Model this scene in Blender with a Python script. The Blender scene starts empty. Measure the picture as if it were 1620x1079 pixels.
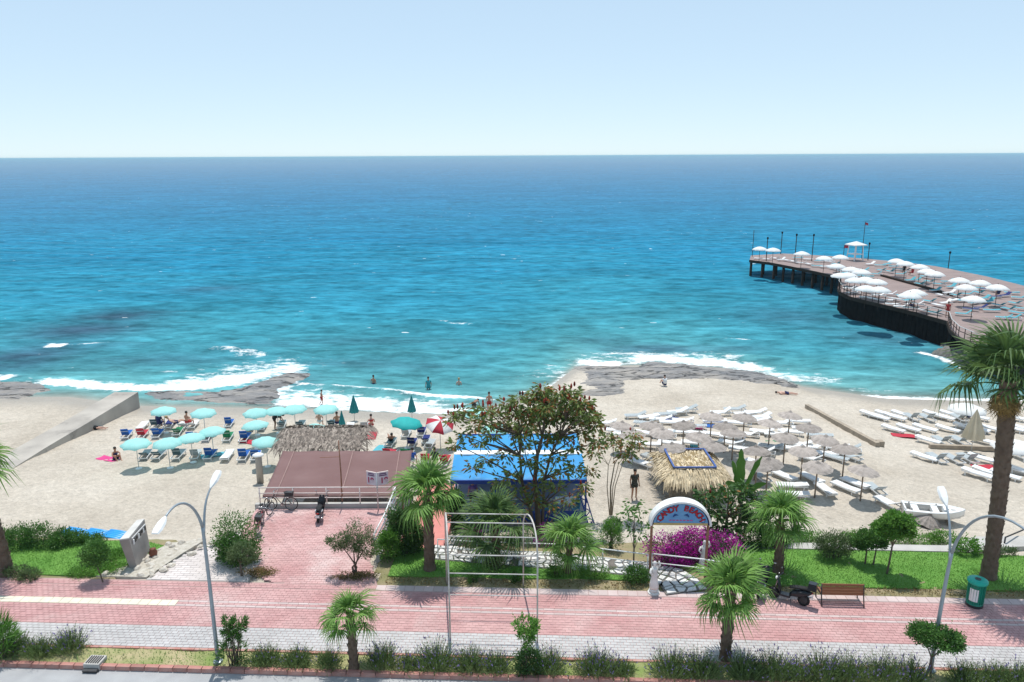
import bpy, bmesh, math, random
import numpy as np
from mathutils import Vector, Matrix, noise as mnoise

random.seed(7)
rng = np.random.default_rng(7)
SC = bpy.context.scene
COL = SC.collection
R_ = math.radians

# ------------------------------------------------------------------ camera
F_PX, CAM_H = 1200.0, 17.0            # focal length in photo pixels (1620 wide), metres above the promenade
PITCH = math.atan((539.5 - 246.5) / F_PX)
ROLL = R_(-0.283)
cam_data = bpy.data.cameras.new('camera')
cam_data.sensor_width = 36.0
cam_data.lens = 36.0 * F_PX / 1620.0
cam_data.clip_start = 0.1
cam_data.clip_end = 120000.0
cam = bpy.data.objects.new('camera', cam_data)
COL.objects.link(cam)
CAM_R = Matrix.Rotation(math.pi / 2 - PITCH, 4, 'X') @ Matrix.Rotation(ROLL, 4, 'Z')
cam.matrix_world = Matrix.Translation((0, 0, CAM_H)) @ CAM_R
SC.camera = cam

# ------------------------------------------------------------------ sky and sun
SUN_EL, SUN_AZ = R_(73.5), R_(-4.0)    # azimuth from +Y (out to sea) towards +X
world = bpy.data.worlds.new('World')
SC.world = world
world.use_nodes = True
wn = world.node_tree.nodes
wl = world.node_tree.links
wn.clear()
wo = wn.new('ShaderNodeOutputWorld')
wb = wn.new('ShaderNodeBackground')
ws = wn.new('ShaderNodeTexSky')
ws.sky_type = 'NISHITA'
ws.sun_disc = False
ws.sun_elevation = SUN_EL
ws.sun_rotation = SUN_AZ
ws.altitude = 0.0
ws.air_density = 0.7
ws.dust_density = 0.0
ws.ozone_density = 6.0
wb.inputs['Strength'].default_value = 0.105
wg = wn.new('ShaderNodeGamma')                 # flatter tones: the even, hazy summer sky of the photograph
wg.inputs['Gamma'].default_value = 0.30
wm = wn.new('ShaderNodeMix'); wm.data_type = 'RGBA'; wm.blend_type = 'MULTIPLY'; wm.inputs['Factor'].default_value = 1.0
wm.inputs['B'].default_value = (3.55, 4.02, 4.25, 1.0)
wl.new(ws.outputs['Color'], wg.inputs['Color'])
wl.new(wg.outputs['Color'], wm.inputs['A'])
wl.new(wm.outputs['Result'], wb.inputs['Color'])
wl.new(wb.outputs['Background'], wo.inputs['Surface'])
sun_data = bpy.data.lights.new('sun', 'SUN')
sun_data.energy = 3.4
sun_data.angle = R_(0.53)
sun_data.color = (1.0, 0.965, 0.91)
sun = bpy.data.objects.new('sun', sun_data)
COL.objects.link(sun)
sdir = Vector((math.sin(SUN_AZ) * math.cos(SUN_EL), math.cos(SUN_AZ) * math.cos(SUN_EL), math.sin(SUN_EL)))
sun.rotation_euler = (-sdir).to_track_quat('-Z', 'Y').to_euler()
sun.location = (0, 40, 60)
SC.view_settings.view_transform = 'Standard'
SC.view_settings.look = 'None'
SC.view_settings.gamma = 1.0
SC.view_settings.use_curve_mapping = False
SC.view_settings.exposure = 0.32
SC.render.engine = 'CYCLES'
SC.cycles.max_bounces = 6
SC.cycles.diffuse_bounces = 3
SC.cycles.glossy_bounces = 3
SC.cycles.transparent_max_bounces = 8
SC.cycles.use_denoising = True
SC.cycles.sample_clamp_indirect = 6.0

# ------------------------------------------------------------------ placing helpers: photo point -> place on real ground
SEA_Z = -3.1
def ray(px, py):
    return (CAM_R.to_3x3() @ Vector(((px - 810) / F_PX, -(py - 539.5) / F_PX, -1.0))).normalized()
def G(px, py, z=0.0):
    d = ray(px, py)
    t = (z - CAM_H) / d.z
    return Vector((t * d.x, t * d.y, z))
SHORE = [(-200, 650), (0, 628), (110, 628), (220, 642), (400, 645), (520, 648), (640, 654), (740, 655), (800, 640), (870, 612), (910, 581), (1000, 578),
         (1100, 578), (1200, 590), (1270, 612), (1400, 630), (1545, 634), (1640, 634), (1800, 640)]
_sh = [G(a, b, SEA_Z) for a, b in SHORE]
SHX = np.array([v.x for v in _sh]); SHY = np.array([v.y for v in _sh])
_k = np.argsort(SHX); SHX = SHX[_k]; SHY = SHY[_k]
def shore_y(x):
    return np.interp(x, SHX, SHY)
PROF_S = np.array([-200., -60, -20, -6, 0, 3, 8, 15, 24, 30, 60])
PROF_Z = np.array([-14., -8, -5.2, -3.75, -3.1, -2.85, -2.55, -2.15, -1.45, -1.0, -1.0])
def sand_z(x, y):
    """height of the sand (sea bed beyond the waterline)"""
    s = shore_y(x) - np.asarray(y)
    z = np.interp(s, PROF_S, PROF_Z)
    # the ground climbs to the promenade level near the street
    return np.maximum(z, np.interp(np.asarray(y), [29.5, 31.0, 33.5, 250.0], [-0.12, -0.32, -0.95, -99.0]))
def S(px, py, h=0.0):
    """point on the sand (h above it) seen at a photo point; returns the point on the sand itself"""
    z = -2.0 + h
    for _ in range(25):
        p = G(px, py, z)
        z = float(sand_z(p.x, p.y)) + h
    return Vector((p.x, p.y, z - h))
ST_A = R_(-2.8)                         # the street runs slightly aslant
_ca, _sa = math.cos(ST_A), math.sin(ST_A)
def ST(s, t, z=0.0):
    return Vector((s * _ca - t * _sa, s * _sa + t * _ca, z))
def ST_inv(p):
    return (p.x * _ca + p.y * _sa, -p.x * _sa + p.y * _ca)

# ------------------------------------------------------------------ object helpers
def tag(o, label=None, cat=None, group=None, kind=None):
    if label: o['label'] = label
    if cat: o['category'] = cat
    if group: o['group'] = group
    if kind: o['kind'] = kind
    return o
def empty(name, loc=(0, 0, 0), rz=0.0, label=None, cat=None, group=None):
    o = bpy.data.objects.new(name, None)
    o.empty_display_size = 0.2
    COL.objects.link(o)
    o.location = loc
    o.rotation_euler = (0, 0, rz)
    return tag(o, label, cat, group)
def link_mesh(name, me, mat=None, parent=None):
    o = bpy.data.objects.new(name, me)
    COL.objects.link(o)
    if parent is not None: o.parent = parent
    if mat is not None and not me.materials:
        me.materials.append(mat)
    return o
def copy_tree(o, parent=None):
    c = o.copy()
    COL.objects.link(c)
    c.parent = parent
    for ch in o.children:
        copy_tree(ch, c)
    return c

class MB:
    """collects vertices and faces for one mesh"""
    def __init__(self):
        self.v = []; self.f = []; self.t = []
    def add(self, vs, fs, tint=0.5):
        n = len(self.v)
        self.v.extend([tuple(p) for p in vs])
        self.f.extend([tuple(i + n for i in f) for f in fs])
        self.t.extend([tint] * len(fs))
        return self
    def box(self, c, s, rz=0.0, tint=0.5, M=None, taper=1.0, bottom=True):
        hx, hy, hz = s[0] / 2, s[1] / 2, s[2] / 2
        vs = []
        for dz, k in ((-hz, 1.0), (hz, taper)):
            for dx, dy in ((-hx, -hy), (hx, -hy), (hx, hy), (-hx, hy)):
                vs.append(Vector((dx * k, dy * k, dz)))
        if M is not None: vs = [M @ p for p in vs]
        if rz:
            q = Matrix.Rotation(rz, 3, 'Z'); vs = [q @ p for p in vs]
        c = Vector(c)
        fs = [(4, 5, 6, 7), (0, 1, 5, 4), (1, 2, 6, 5), (2, 3, 7, 6), (3, 0, 4, 7)]
        if bottom: fs.append((3, 2, 1, 0))
        return self.add([p + c for p in vs], fs, tint)
    def beam(self, a, b, w, h=None, tint=0.5):
        """rectangular bar from a to b"""
        a = Vector(a); b = Vector(b); h = h or w
        d = (b - a).normalized()
        up = Vector((0, 0, 1)) if abs(d.z) < 0.95 else Vector((0, 1, 0))
        sx = d.cross(up).normalized(); sz = sx.cross(d).normalized()
        vs = []
        for p in (a, b):
            for i, j in ((-1, -1), (1, -1), (1, 1), (-1, 1)):
                vs.append(p + sx * (i * w / 2) + sz * (j * h / 2))
        return self.add(vs, [(0, 1, 2, 3), (7, 6, 5, 4), (0, 4, 5, 1), (1, 5, 6, 2), (2, 6, 7, 3), (3, 7, 4, 0)], tint)
    def tube(self, pts, rad, n=8, tint=0.5, cap=True):
        pts = [Vector(p) for p in pts]
        if not hasattr(rad, '__len__'): rad = [rad] * len(pts)
        rings = []
        ref = None
        for i, p in enumerate(pts):
            d = (pts[min(i + 1, len(pts) - 1)] - pts[max(i - 1, 0)])
            d = d.normalized() if d.length > 1e-9 else Vector((0, 0, 1))
            if ref is None:
                ref = Vector((1, 0, 0)) if abs(d.x) < 0.9 else Vector((0, 1, 0))
            u = (ref - d * ref.dot(d)).normalized(); w = d.cross(u); ref = u
            rings.append([p + (u * math.cos(2 * math.pi * k / n) + w * math.sin(2 * math.pi * k / n)) * rad[i] for k in range(n)])
        vs = [q for r in rings for q in r]
        fs = []
        for i in range(len(pts) - 1):
            for k in range(n):
                fs.append((i * n + k, i * n + (k + 1) % n, (i + 1) * n + (k + 1) % n, (i + 1) * n + k))
        if cap:
            fs.append(tuple(range(n))[::-1]); m = (len(pts) - 1) * n
            fs.append(tuple(range(m, m + n)))
        return self.add(vs, fs, tint)
    def lathe(self, prof, n=16, c=(0, 0, 0), tint=0.5, M=None, jag=0.0):
        """prof: (radius, z) pairs"""
        vs = []; fs = []
        for i, (r, z) in enumerate(prof):
            for k in range(n):
                a = 2 * math.pi * k / n
                rr = r * (1 + (jag * (random.random() - .5) if jag else 0))
                p = Vector((rr * math.cos(a), rr * math.sin(a), z))
                vs.append((M @ p if M is not None else p) + Vector(c))
        for i in range(len(prof) - 1):
            for k in range(n):
                fs.append((i * n + k, i * n + (k + 1) % n, (i + 1) * n + (k + 1) % n, (i + 1) * n + k))
        if prof[0][0] > 1e-4: fs.append(tuple(range(n))[::-1])
        if prof[-1][0] > 1e-4: fs.append(tuple(range((len(prof) - 1) * n, len(prof) * n)))
        return self.add(vs, fs, tint)
    def poly(self, pts, z0, z1, tint=0.5):
        """vertical prism over a polygon of (x, y) points"""
        n = len(pts)
        a = sum(pts[i][0] * pts[(i + 1) % n][1] - pts[(i + 1) % n][0] * pts[i][1] for i in range(n))
        if a < 0: pts = pts[::-1]
        vs = [(p[0], p[1], z0) for p in pts] + [(p[0], p[1], z1) for p in pts]
        fs = [tuple(range(n, 2 * n)), tuple(range(n))[::-1]] + [(i, (i + 1) % n, n + (i + 1) % n, n + i) for i in range(n)]
        return self.add(vs, fs, tint)
    def ell(self, c, r, n=10, m=6, tint=0.5, M=None):
        prof = [(math.sin(math.pi * i / m), -math.cos(math.pi * i / m)) for i in range(m + 1)]
        Q = Matrix.Diagonal(Vector(r))
        if M is not None: Q = M @ Q
        prof[0] = (0.0001, -1); prof[-1] = (0.0001, 1)
        return self.lathe(prof, n, c, tint, Q)
    def mesh(self, name, smooth=False, tint=False):
        me = bpy.data.meshes.new(name)
        me.from_pydata(self.v, [], self.f)
        if smooth:
            me.polygons.foreach_set('use_smooth', np.ones(len(self.f), dtype=bool))
        if tint:
            a = me.attributes.new('tint', 'FLOAT', 'FACE')
            a.data.foreach_set('value', np.array(self.t, dtype=np.float32))
        me.update()
        return me
    def build(self, name, mat, parent=None, smooth=False, tint=False):
        return link_mesh(name, self.mesh(name, smooth, tint), mat, parent)

# ------------------------------------------------------------------ materials
_M = {}
def mat(name, col, rough=0.7, col2=None, scale=3.0, bump=0.0, bscale=20.0, metal=0.0, spec=0.4, tint=0.0, trans=0.0, detail=4.0, objvar=0.0, stretch=None, wear=None):
    """principled material with noise colour variation, optional per-face tint, bump and translucency"""
    if name in _M: return _M[name]
    m = bpy.data.materials.new(name); m.use_nodes = True
    nt = m.node_tree; N = nt.nodes; L = nt.links
    b = N['Principled BSDF']
    b.inputs['Roughness'].default_value = rough
    b.inputs['Metallic'].default_value = metal
    b.inputs['Specular IOR Level'].default_value = spec
    tc = N.new('ShaderNodeTexCoord')
    vec = tc.outputs['Object']
    if stretch:
        mp = N.new('ShaderNodeMapping'); mp.inputs['Scale'].default_value = stretch
        L.new(vec, mp.inputs['Vector']); vec = mp.outputs['Vector']
    col = tuple(col) + (1,)
    c2 = tuple(col2) + (1,) if col2 else tuple(c * 0.82 for c in col[:3]) + (1,)
    nz = N.new('ShaderNodeTexNoise'); nz.inputs['Scale'].default_value = scale; nz.inputs['Detail'].default_value = detail
    L.new(vec, nz.inputs['Vector'])
    rp = N.new('ShaderNodeMapRange'); rp.inputs[1].default_value = 0.32; rp.inputs[2].default_value = 0.68
    L.new(nz.outputs['Fac'], rp.inputs[0])
    mx = N.new('ShaderNodeMix'); mx.data_type = 'RGBA'
    mx.inputs['A'].default_value = col; mx.inputs['B'].default_value = c2
    L.new(rp.outputs[0], mx.inputs['Factor'])
    out = mx.outputs['Result']
    if tint or objvar:
        hsv = N.new('ShaderNodeHueSaturation')
        mr = N.new('ShaderNodeMapRange')
        amt = tint or objvar
        mr.inputs[3].default_value = 1 - amt; mr.inputs[4].default_value = 1 + amt
        if tint:
            at = N.new('ShaderNodeAttribute'); at.attribute_name = 'tint'
            L.new(at.outputs['Fac'], mr.inputs[0])
        else:
            oi = N.new('ShaderNodeObjectInfo'); L.new(oi.outputs['Random'], mr.inputs[0])
        L.new(mr.outputs[0], hsv.inputs['Value']); L.new(out, hsv.inputs['Color']); out = hsv.outputs['Color']
    if wear:          # worn, dusty or stained patches: (colour, noise scale, threshold, amount)
        wc, wsc, wth, wam = wear
        n2 = N.new('ShaderNodeTexNoise'); n2.inputs['Scale'].default_value = wsc; n2.inputs['Detail'].default_value = 8; n2.inputs['Roughness'].default_value = 0.66
        L.new(tc.outputs['Object'], n2.inputs['Vector'])
        wr = N.new('ShaderNodeMapRange'); wr.inputs[1].default_value = wth; wr.inputs[2].default_value = wth + 0.16; wr.inputs[4].default_value = wam
        L.new(n2.outputs['Fac'], wr.inputs[0])
        wx = N.new('ShaderNodeMix'); wx.data_type = 'RGBA'; wx.inputs['B'].default_value = tuple(wc) + (1,)
        L.new(wr.outputs[0], wx.inputs['Factor']); L.new(out, wx.inputs['A']); out = wx.outputs['Result']
    L.new(out, b.inputs['Base Color'])
    if bump:
        bn = N.new('ShaderNodeTexNoise'); bn.inputs['Scale'].default_value = bscale; bn.inputs['Detail'].default_value = 5
        L.new(vec, bn.inputs['Vector'])
        bp = N.new('ShaderNodeBump'); bp.inputs['Strength'].default_value = bump; bp.inputs['Distance'].default_value = 0.05
        L.new(bn.outputs['Fac'], bp.inputs['Height']); L.new(bp.outputs['Normal'], b.inputs['Normal'])
    if trans:
        tr = N.new('ShaderNodeBsdfTranslucent'); L.new(out, tr.inputs['Color'])
        ms = N.new('ShaderNodeMixShader'); ms.inputs[0].default_value = trans
        L.new(b.outputs[0], ms.inputs[1]); L.new(tr.outputs[0], ms.inputs[2])
        L.new(ms.outputs[0], N['Material Output'].inputs['Surface'])
    _M[name] = m
    return m
def fbm(x, y, sc, seed=0.0, oct=4):
    out = np.zeros(np.shape(x))
    xs = np.ravel(x); ys = np.ravel(y)
    r = np.array([mnoise.fractal((a * sc, b * sc, seed), 1.0, 2.0, oct) for a, b in zip(xs, ys)])
    return r.reshape(np.shape(x))
def pline_dist(x, y, pts):
    """distance of points to a polyline and the position along it (0..1)"""
    d = np.full(x.shape, 1e9); tt = np.zeros(x.shape)
    n = len(pts) - 1
    for i in range(n):
        ax, ay = pts[i][0], pts[i][1]; bx, by = pts[i + 1][0], pts[i + 1][1]
        L2 = (bx - ax) ** 2 + (by - ay) ** 2 + 1e-9
        t = np.clip(((x - ax) * (bx - ax) + (y - ay) * (by - ay)) / L2, 0, 1)
        dd = np.hypot(x - ax - t * (bx - ax), y - ay - t * (by - ay))
        k = dd < d
        d = np.where(k, dd, d); tt = np.where(k, (i + t) / n, tt)
    return d, tt
def in_poly(x, y, pts):
    ins = np.zeros(x.shape, dtype=bool)
    n = len(pts)
    for i in range(n):
        x0, y0 = pts[i][0], pts[i][1]; x1, y1 = pts[(i + 1) % n][0], pts[(i + 1) % n][1]
        c = ((y0 > y) != (y1 > y)) & (x < (x1 - x0) * (y - y0) / (y1 - y0 + 1e-12) + x0)
        ins ^= c
    return ins
def grid_mesh(name, X, Y, Z, attrs=None, smooth=True, keep=None):
    ny, nx = X.shape
    me = bpy.data.meshes.new(name)
    idx = np.arange(nx * ny).reshape(ny, nx)
    q = np.stack([idx[:-1, :-1], idx[:-1, 1:], idx[1:, 1:], idx[1:, :-1]], axis=-1).reshape(-1, 4)
    if keep is not None:
        kk = keep.ravel()
        q = q[kk[q].any(axis=1)]
    me.vertices.add(nx * ny)
    me.vertices.foreach_set('co', np.stack([X, Y, Z], axis=-1).ravel().astype(np.float32))
    me.loops.add(q.size); me.loops.foreach_set('vertex_index', q.ravel().astype(np.int32))
    me.polygons.add(len(q))
    me.polygons.foreach_set('loop_start', (np.arange(len(q)) * 4).astype(np.int32))
    me.polygons.foreach_set('use_smooth', np.full(len(q), smooth))
    for k, a in (attrs or {}).items():
        at = me.attributes.new(k, 'FLOAT', 'POINT'); at.data.foreach_set('value', np.ravel(a).astype(np.float32))
    me.update(calc_edges=True)
    return me

# ================================================================== the setting: sea, sand, rock, street
def attr_node(N, name):
    a = N.new('ShaderNodeAttribute'); a.attribute_name = name
    return a.outputs['Fac']
def math_node(N, L, op, a, b=None, c=None, clamp=False):
    n = N.new('ShaderNodeMath'); n.operation = op; n.use_clamp = clamp
    for i, v in enumerate((a, b, c)):
        if v is None: continue
        if isinstance(v, (int, float)): n.inputs[i].default_value = v
        else: L.new(v, n.inputs[i])
    return n.outputs[0]
def noise_node(N, L, vec, scale, detail=4, rough=0.5, stretch=None):
    if stretch:
        mp = N.new('ShaderNodeMapping'); mp.inputs['Scale'].default_value = stretch
        L.new(vec, mp.inputs['Vector']); vec = mp.outputs['Vector']
    n = N.new('ShaderNodeTexNoise'); n.inputs['Scale'].default_value = scale; n.inputs['Detail'].default_value = detail
    n.inputs['Roughness'].default_value = rough
    L.new(vec, n.inputs['Vector'])
    return n.outputs['Fac']
def ramp_node(N, L, fac, stops, interp='LINEAR'):
    r = N.new('ShaderNodeValToRGB'); r.color_ramp.interpolation = interp
    e = r.color_ramp.elements
    while len(e) < len(stops): e.new(0.5)
    for i, (p, c) in enumerate(stops):
        e[i].position = p; e[i].color = tuple(c) + (1,)
    L.new(fac, r.inputs[0])
    return r.outputs['Color']
def mix_col(N, L, fac, a, b):
    m = N.new('ShaderNodeMix'); m.data_type = 'RGBA'
    if isinstance(fac, (int, float)): m.inputs['Factor'].default_value = fac
    else: L.new(fac, m.inputs['Factor'])
    for k, v in (('A', a), ('B', b)):
        if isinstance(v, tuple): m.inputs[k].default_value = tuple(v) + (1,)
        else: L.new(v, m.inputs[k])
    return m.outputs['Result']

# ---- sea
ys = [50.0]
while ys[-1] < 60000:
    y = ys[-1]
    ys.append(y + (0.28 if y < 84 else 0.28 + (y - 84) * 0.0115))
ys = np.array(ys)
NXC = 520
U = np.linspace(-1, 1, NXC)
WX = U[None, :] * (60 + 0.95 * ys[:, None]); WY = np.repeat(ys[:, None], NXC, 1)
WY = WY + 0 * WX
FOAM_LINES = [  # (photo points, width in metres, strength)
    ([(60, 602), (110, 606), (150, 610), (220, 613), (300, 613), (350, 608), (400, 600)], 1.1, 1.0),
    ([(250, 609), (330, 604), (400, 594), (450, 586), (490, 583)], 2.9, 0.70),
    ([(330, 594), (390, 586), (440, 577), (480, 568)], 3.6, 0.46),
    ([(430, 640), (480, 634), (520, 640), (570, 643), (640, 647), (700, 651), (790, 651)], 1.3, 0.95),
    ([(440, 624), (500, 626), (540, 633), (600, 638), (640, 641), (730, 645)], 2.0, 0.72),
    ([(455, 597), (470, 606), (500, 612), (560, 614), (600, 617), (640, 622), (700, 628), (790, 633)], 0.35, 0.8),
    ([(445, 610), (440, 622), (460, 630)], 1.3, 0.8),
    ([(912, 572), (950, 577), (985, 575)], 1.8, 0.95),
    ([(985, 571), (1030, 566), (1080, 570), (1130, 574), (1180, 580), (1215, 588)], 1.9, 0.9),
    ([(930, 566), (1000, 561), (1100, 563), (1180, 572)], 2.4, 0.45),
    ([(1180, 582), (1230, 594), (1275, 602)], 1.5, 0.72),
    ([(1230, 588), (1290, 600), (1330, 608)], 2.6, 0.42),
    ([(1265, 614), (1300, 621), (1350, 626), (1400, 629), (1480, 632), (1560, 633), (1640, 634)], 0.55, 0.95),
    ([(1290, 612), (1340, 616), (1420, 622)], 1.6, 0.35),
    ([(1450, 555), (1475, 562), (1500, 572), (1530, 583), (1560, 596)], 0.6, 0.85),
    ([(870, 613), (895, 600), (905, 590)], 0.9, 0.8),
    ([(830, 600), (880, 590), (900, 580)], 2.5, 0.33),
    ([(70, 547), (90, 548), (105, 546)], 0.7, 0.9), ([(120, 546), (150, 543), (178, 542)], 0.5, 0.62),
    ([(690, 509), (720, 512), (750, 515)], 0.6, 0.5), ([(1160, 538), (1192, 539)], 0.7, 0.9),
    ([(335, 552), (370, 557), (440, 566)], 0.9, 0.5), ([(255, 588), (285, 587)], 0.6, 0.6), ([(0, 596), (12, 600)], 1.0, 0.9),
    ([(0, 606), (60, 604), (120, 602)], 1.2, 0.45),
    ([(560, 655), (640, 655), (720, 657)], 0.8, 0.5),
]
DARK_SPOTS = [  # (photo x, y, half width px, half height px, strength): weed and rock on the sea bed
    (130, 522, 95, 15, 1.0), (190, 500, 70, 11, .95), (40, 565, 90, 24, .95), (250, 570, 140, 12, .5), (640, 580, 120, 10, .35), (330, 457, 60, 7, .55), (120, 548, 120, 8, .5), (200, 575, 120, 10, .35),
    (1250, 500, 90, 18, .5), (1400, 535, 90, 16, .55), (1300, 470, 80, 14, .35), (1040, 552, 110, 9, .75), (1160, 552, 60, 7, .5), (950, 540, 70, 7, .4),
    (560, 575, 110, 9, .45), (470, 600, 40, 14, .4), (560, 540, 140, 6, .3), (760, 545, 90, 6, .25), (1330, 520, 60, 14, .35), (430, 545, 90, 6, .3), (1480, 558, 50, 8, .5)]
CRESTS = [([(440, 500), (560, 505), (700, 511), (850, 520), (960, 532)], 0.9, .42), ([(60, 546), (180, 546), (300, 551), (450, 560), (520, 566)], 0.9, .4),
          ([(455, 602), (500, 612), (560, 615), (640, 623), (790, 633)], 0.45, .3), ([(900, 528), (1000, 533), (1190, 540), (1300, 548)], 0.9, .32),
          ([(560, 560), (700, 563), (860, 570)], 0.8, .22), ([(300, 480), (520, 478), (800, 484)], 1.1, .25), ([(1120, 560), (1300, 575), (1450, 590)], 0.8, .22)]
near = ys < 200
nx_, ny_ = WX[near], WY[near]
foam = np.zeros(nx_.shape)
for pts, w, s in FOAM_LINES:
    wp = [G(a, b, SEA_Z) for a, b in pts]
    d, t = pline_dist(nx_, ny_, wp)
    ends = np.clip(np.minimum(t, 1 - t) * len(pts) * 1.6, 0, 1) ** 0.5
    foam = np.maximum(foam, s * np.exp(-(d / w) ** 2) * (0.35 + 0.65 * ends))
dark = np.zeros(nx_.shape)
for a, b, ha, hb, s in DARK_SPOTS:
    c = G(a, b, SEA_Z); e1 = G(a + ha, b, SEA_Z); e2 = G(a, b - hb, SEA_Z)
    dark = np.maximum(dark, s * np.exp(-((nx_ - c.x) / (e1.x - c.x)) ** 2 - ((ny_ - c.y) / max(1.0, (e2.y - c.y))) ** 2))
WZ = np.full(WX.shape, SEA_Z)
amp = np.clip((ny_ - shore_y(nx_)) / 10, 0.05, 1)
zz = 0.05 * np.sin(ny_ * 1.05 + 0.2 * nx_ + 1.5 * np.sin(nx_ * 0.11)) + 0.05 * np.sin(ny_ * 0.62 - 0.13 * nx_ + 2 * np.sin(nx_ * 0.07 + 1)) \
    + 0.035 * np.sin(ny_ * 1.9 + 0.5 * nx_ + 2 * np.sin(nx_ * 0.2))
zz = zz * amp
for pts, w, h in CRESTS:
    wp = [G(a, b, SEA_Z) for a, b in pts]
    d, t = pline_dist(nx_, ny_, wp)
    zz += h * np.exp(-(d / w) ** 2) * np.clip(np.minimum(t, 1 - t) * 6, 0, 1) * np.clip(0.75 + 0.5 * np.sin(nx_ * 0.7) * np.sin(nx_ * 0.23), 0, 1.2)
WZ[near] += zz
foam_all = np.zeros(WX.shape); foam_all[near] = foam
dark_all = np.zeros(WX.shape); dark_all[near] = dark
off = np.maximum(0, WY - np.repeat(shore_y(WX[:1, :] * 0)[:, :1], 1, 1) * 0 - shore_y(WX))
depth_all = np.log1p(off) / math.log(2000)
me = grid_mesh('sea', WX, WY, WZ, {'foam': foam_all, 'dark': dark_all, 'off': np.clip(depth_all, 0, 1)})

def sea_material():
    m = bpy.data.materials.new('sea_water'); m.use_nodes = True
    N = m.node_tree.nodes; L = m.node_tree.links; N.clear()
    out = N.new('ShaderNodeOutputMaterial')
    tc = N.new('ShaderNodeTexCoord'); v = tc.outputs['Object']
    foam = attr_node(N, 'foam'); dark = attr_node(N, 'dark'); off = attr_node(N, 'off')
    n_big = noise_node(N, L, v, 0.035, 4, 0.55, (0.4, 1, 1))
    offn = math_node(N, L, 'MULTIPLY_ADD', math_node(N, L, 'SUBTRACT', n_big, 0.5), 0.16, off)
    col = ramp_node(N, L, offn, [(0.0, (0.31, 0.43, 0.40)), (0.16, (0.125, 0.305, 0.310)), (0.33, (0.062, 0.242, 0.278)), (0.47, (0.034, 0.208, 0.280)),
                                 (0.60, (0.020, 0.180, 0.290)), (0.78, (0.018, 0.146, 0.275)), (1.0, (0.022, 0.126, 0.252))])
    # weed and rock on the bed
    n_d = noise_node(N, L, v, 0.22, 5, 0.6, (0.6, 1, 1))
    dk = math_node(N, L, 'MULTIPLY', dark, math_node(N, L, 'MULTIPLY_ADD', n_d, 3.2, -0.35, True))
    dk = math_node(N, L, 'MULTIPLY', dk, 1.0, None, True)
    col = mix_col(N, L, dk, col, (0.040, 0.090, 0.135))
    # streaks: wave shading painted into the colour, with the water's own variation
    n_s = noise_node(N, L, v, 0.62, 6, 0.68, (0.48, 1, 1))
    st = N.new('ShaderNodeMapRange'); st.inputs[1].default_value = 0.3; st.inputs[2].default_value = 0.7; st.inputs[3].default_value = 0.55; st.inputs[4].default_value = 1.48
    L.new(n_s, st.inputs[0])
    n_r = noise_node(N, L, v, 0.13, 5, 0.7, (0.40, 1, 1))
    st2 = N.new('ShaderNodeMapRange'); st2.inputs[1].default_value = 0.32; st2.inputs[2].default_value = 0.68; st2.inputs[3].default_value = 0.78; st2.inputs[4].default_value = 1.24
    L.new(n_r, st2.inputs[0])
    hs = N.new('ShaderNodeHueSaturation'); L.new(math_node(N, L, 'MULTIPLY', st.outputs[0], st2.outputs[0]), hs.inputs['Value']); L.new(col, hs.inputs['Color']); col = hs.outputs['Color']
    # foam: lacy where thin, solid where thick
    n_f = noise_node(N, L, v, 1.3, 8, 0.74, (0.6, 1, 1))
    n_f2 = noise_node(N, L, v, 0.5, 3, 0.5, (0.5, 1, 1))
    fs = math_node(N, L, 'ADD', foam, math_node(N, L, 'MULTIPLY_ADD', n_f, 2.3, -1.2))
    fs = math_node(N, L, 'ADD', fs, math_node(N, L, 'MULTIPLY_ADD', n_f2, 0.7, -0.35))
    gate = math_node(N, L, 'MULTIPLY', foam, 6.0, None, True)
    fm = N.new('ShaderNodeMapRange'); fm.inputs[1].default_value = 0.32; fm.inputs[2].default_value = 0.72
    L.new(fs, fm.inputs[0])
    fmask = math_node(N, L, 'MULTIPLY', fm.outputs[0], gate)
    # small white flecks: sun sparkle painted into the colour, together with whitecaps
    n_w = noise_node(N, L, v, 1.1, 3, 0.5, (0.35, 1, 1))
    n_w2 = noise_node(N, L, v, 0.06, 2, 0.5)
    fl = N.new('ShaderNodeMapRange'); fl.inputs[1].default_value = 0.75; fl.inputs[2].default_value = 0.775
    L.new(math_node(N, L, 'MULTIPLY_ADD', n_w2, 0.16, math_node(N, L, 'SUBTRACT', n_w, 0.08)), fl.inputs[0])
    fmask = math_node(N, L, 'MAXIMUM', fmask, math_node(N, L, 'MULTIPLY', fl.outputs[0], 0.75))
    # waves
    h1 = noise_node(N, L, v, 0.55, 5, 0.6, (0.4, 1, 1))
    h2 = noise_node(N, L, v, 0.09, 4, 0.55, (0.35, 1, 1))
    hh = math_node(N, L, 'ADD', math_node(N, L, 'MULTIPLY', h1, 0.8), math_node(N, L, 'MULTIPLY', h2, 1.6))
    bp = N.new('ShaderNodeBump'); bp.inputs['Strength'].default_value = 0.9; bp.inputs['Distance'].default_value = 0.8
    L.new(hh, bp.inputs['Height'])
    df = N.new('ShaderNodeBsdfDiffuse'); L.new(col, df.inputs['Color']); L.new(bp.outputs[0], df.inputs['Normal'])
    gl = N.new('ShaderNodeBsdfGlossy'); gl.inputs['Roughness'].default_value = 0.16; L.new(bp.outputs[0], gl.inputs['Normal'])
    fr = N.new('ShaderNodeFresnel'); fr.inputs['IOR'].default_value = 1.33
    ff = math_node(N, L, 'MINIMUM', math_node(N, L, 'MULTIPLY', math_node(N, L, 'POWER', fr.outputs[0], 4.0), 0.55), 0.45)
    ms = N.new('ShaderNodeMixShader'); L.new(ff, ms.inputs[0]); L.new(df.outputs[0], ms.inputs[1]); L.new(gl.outputs[0], ms.inputs[2])
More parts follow.
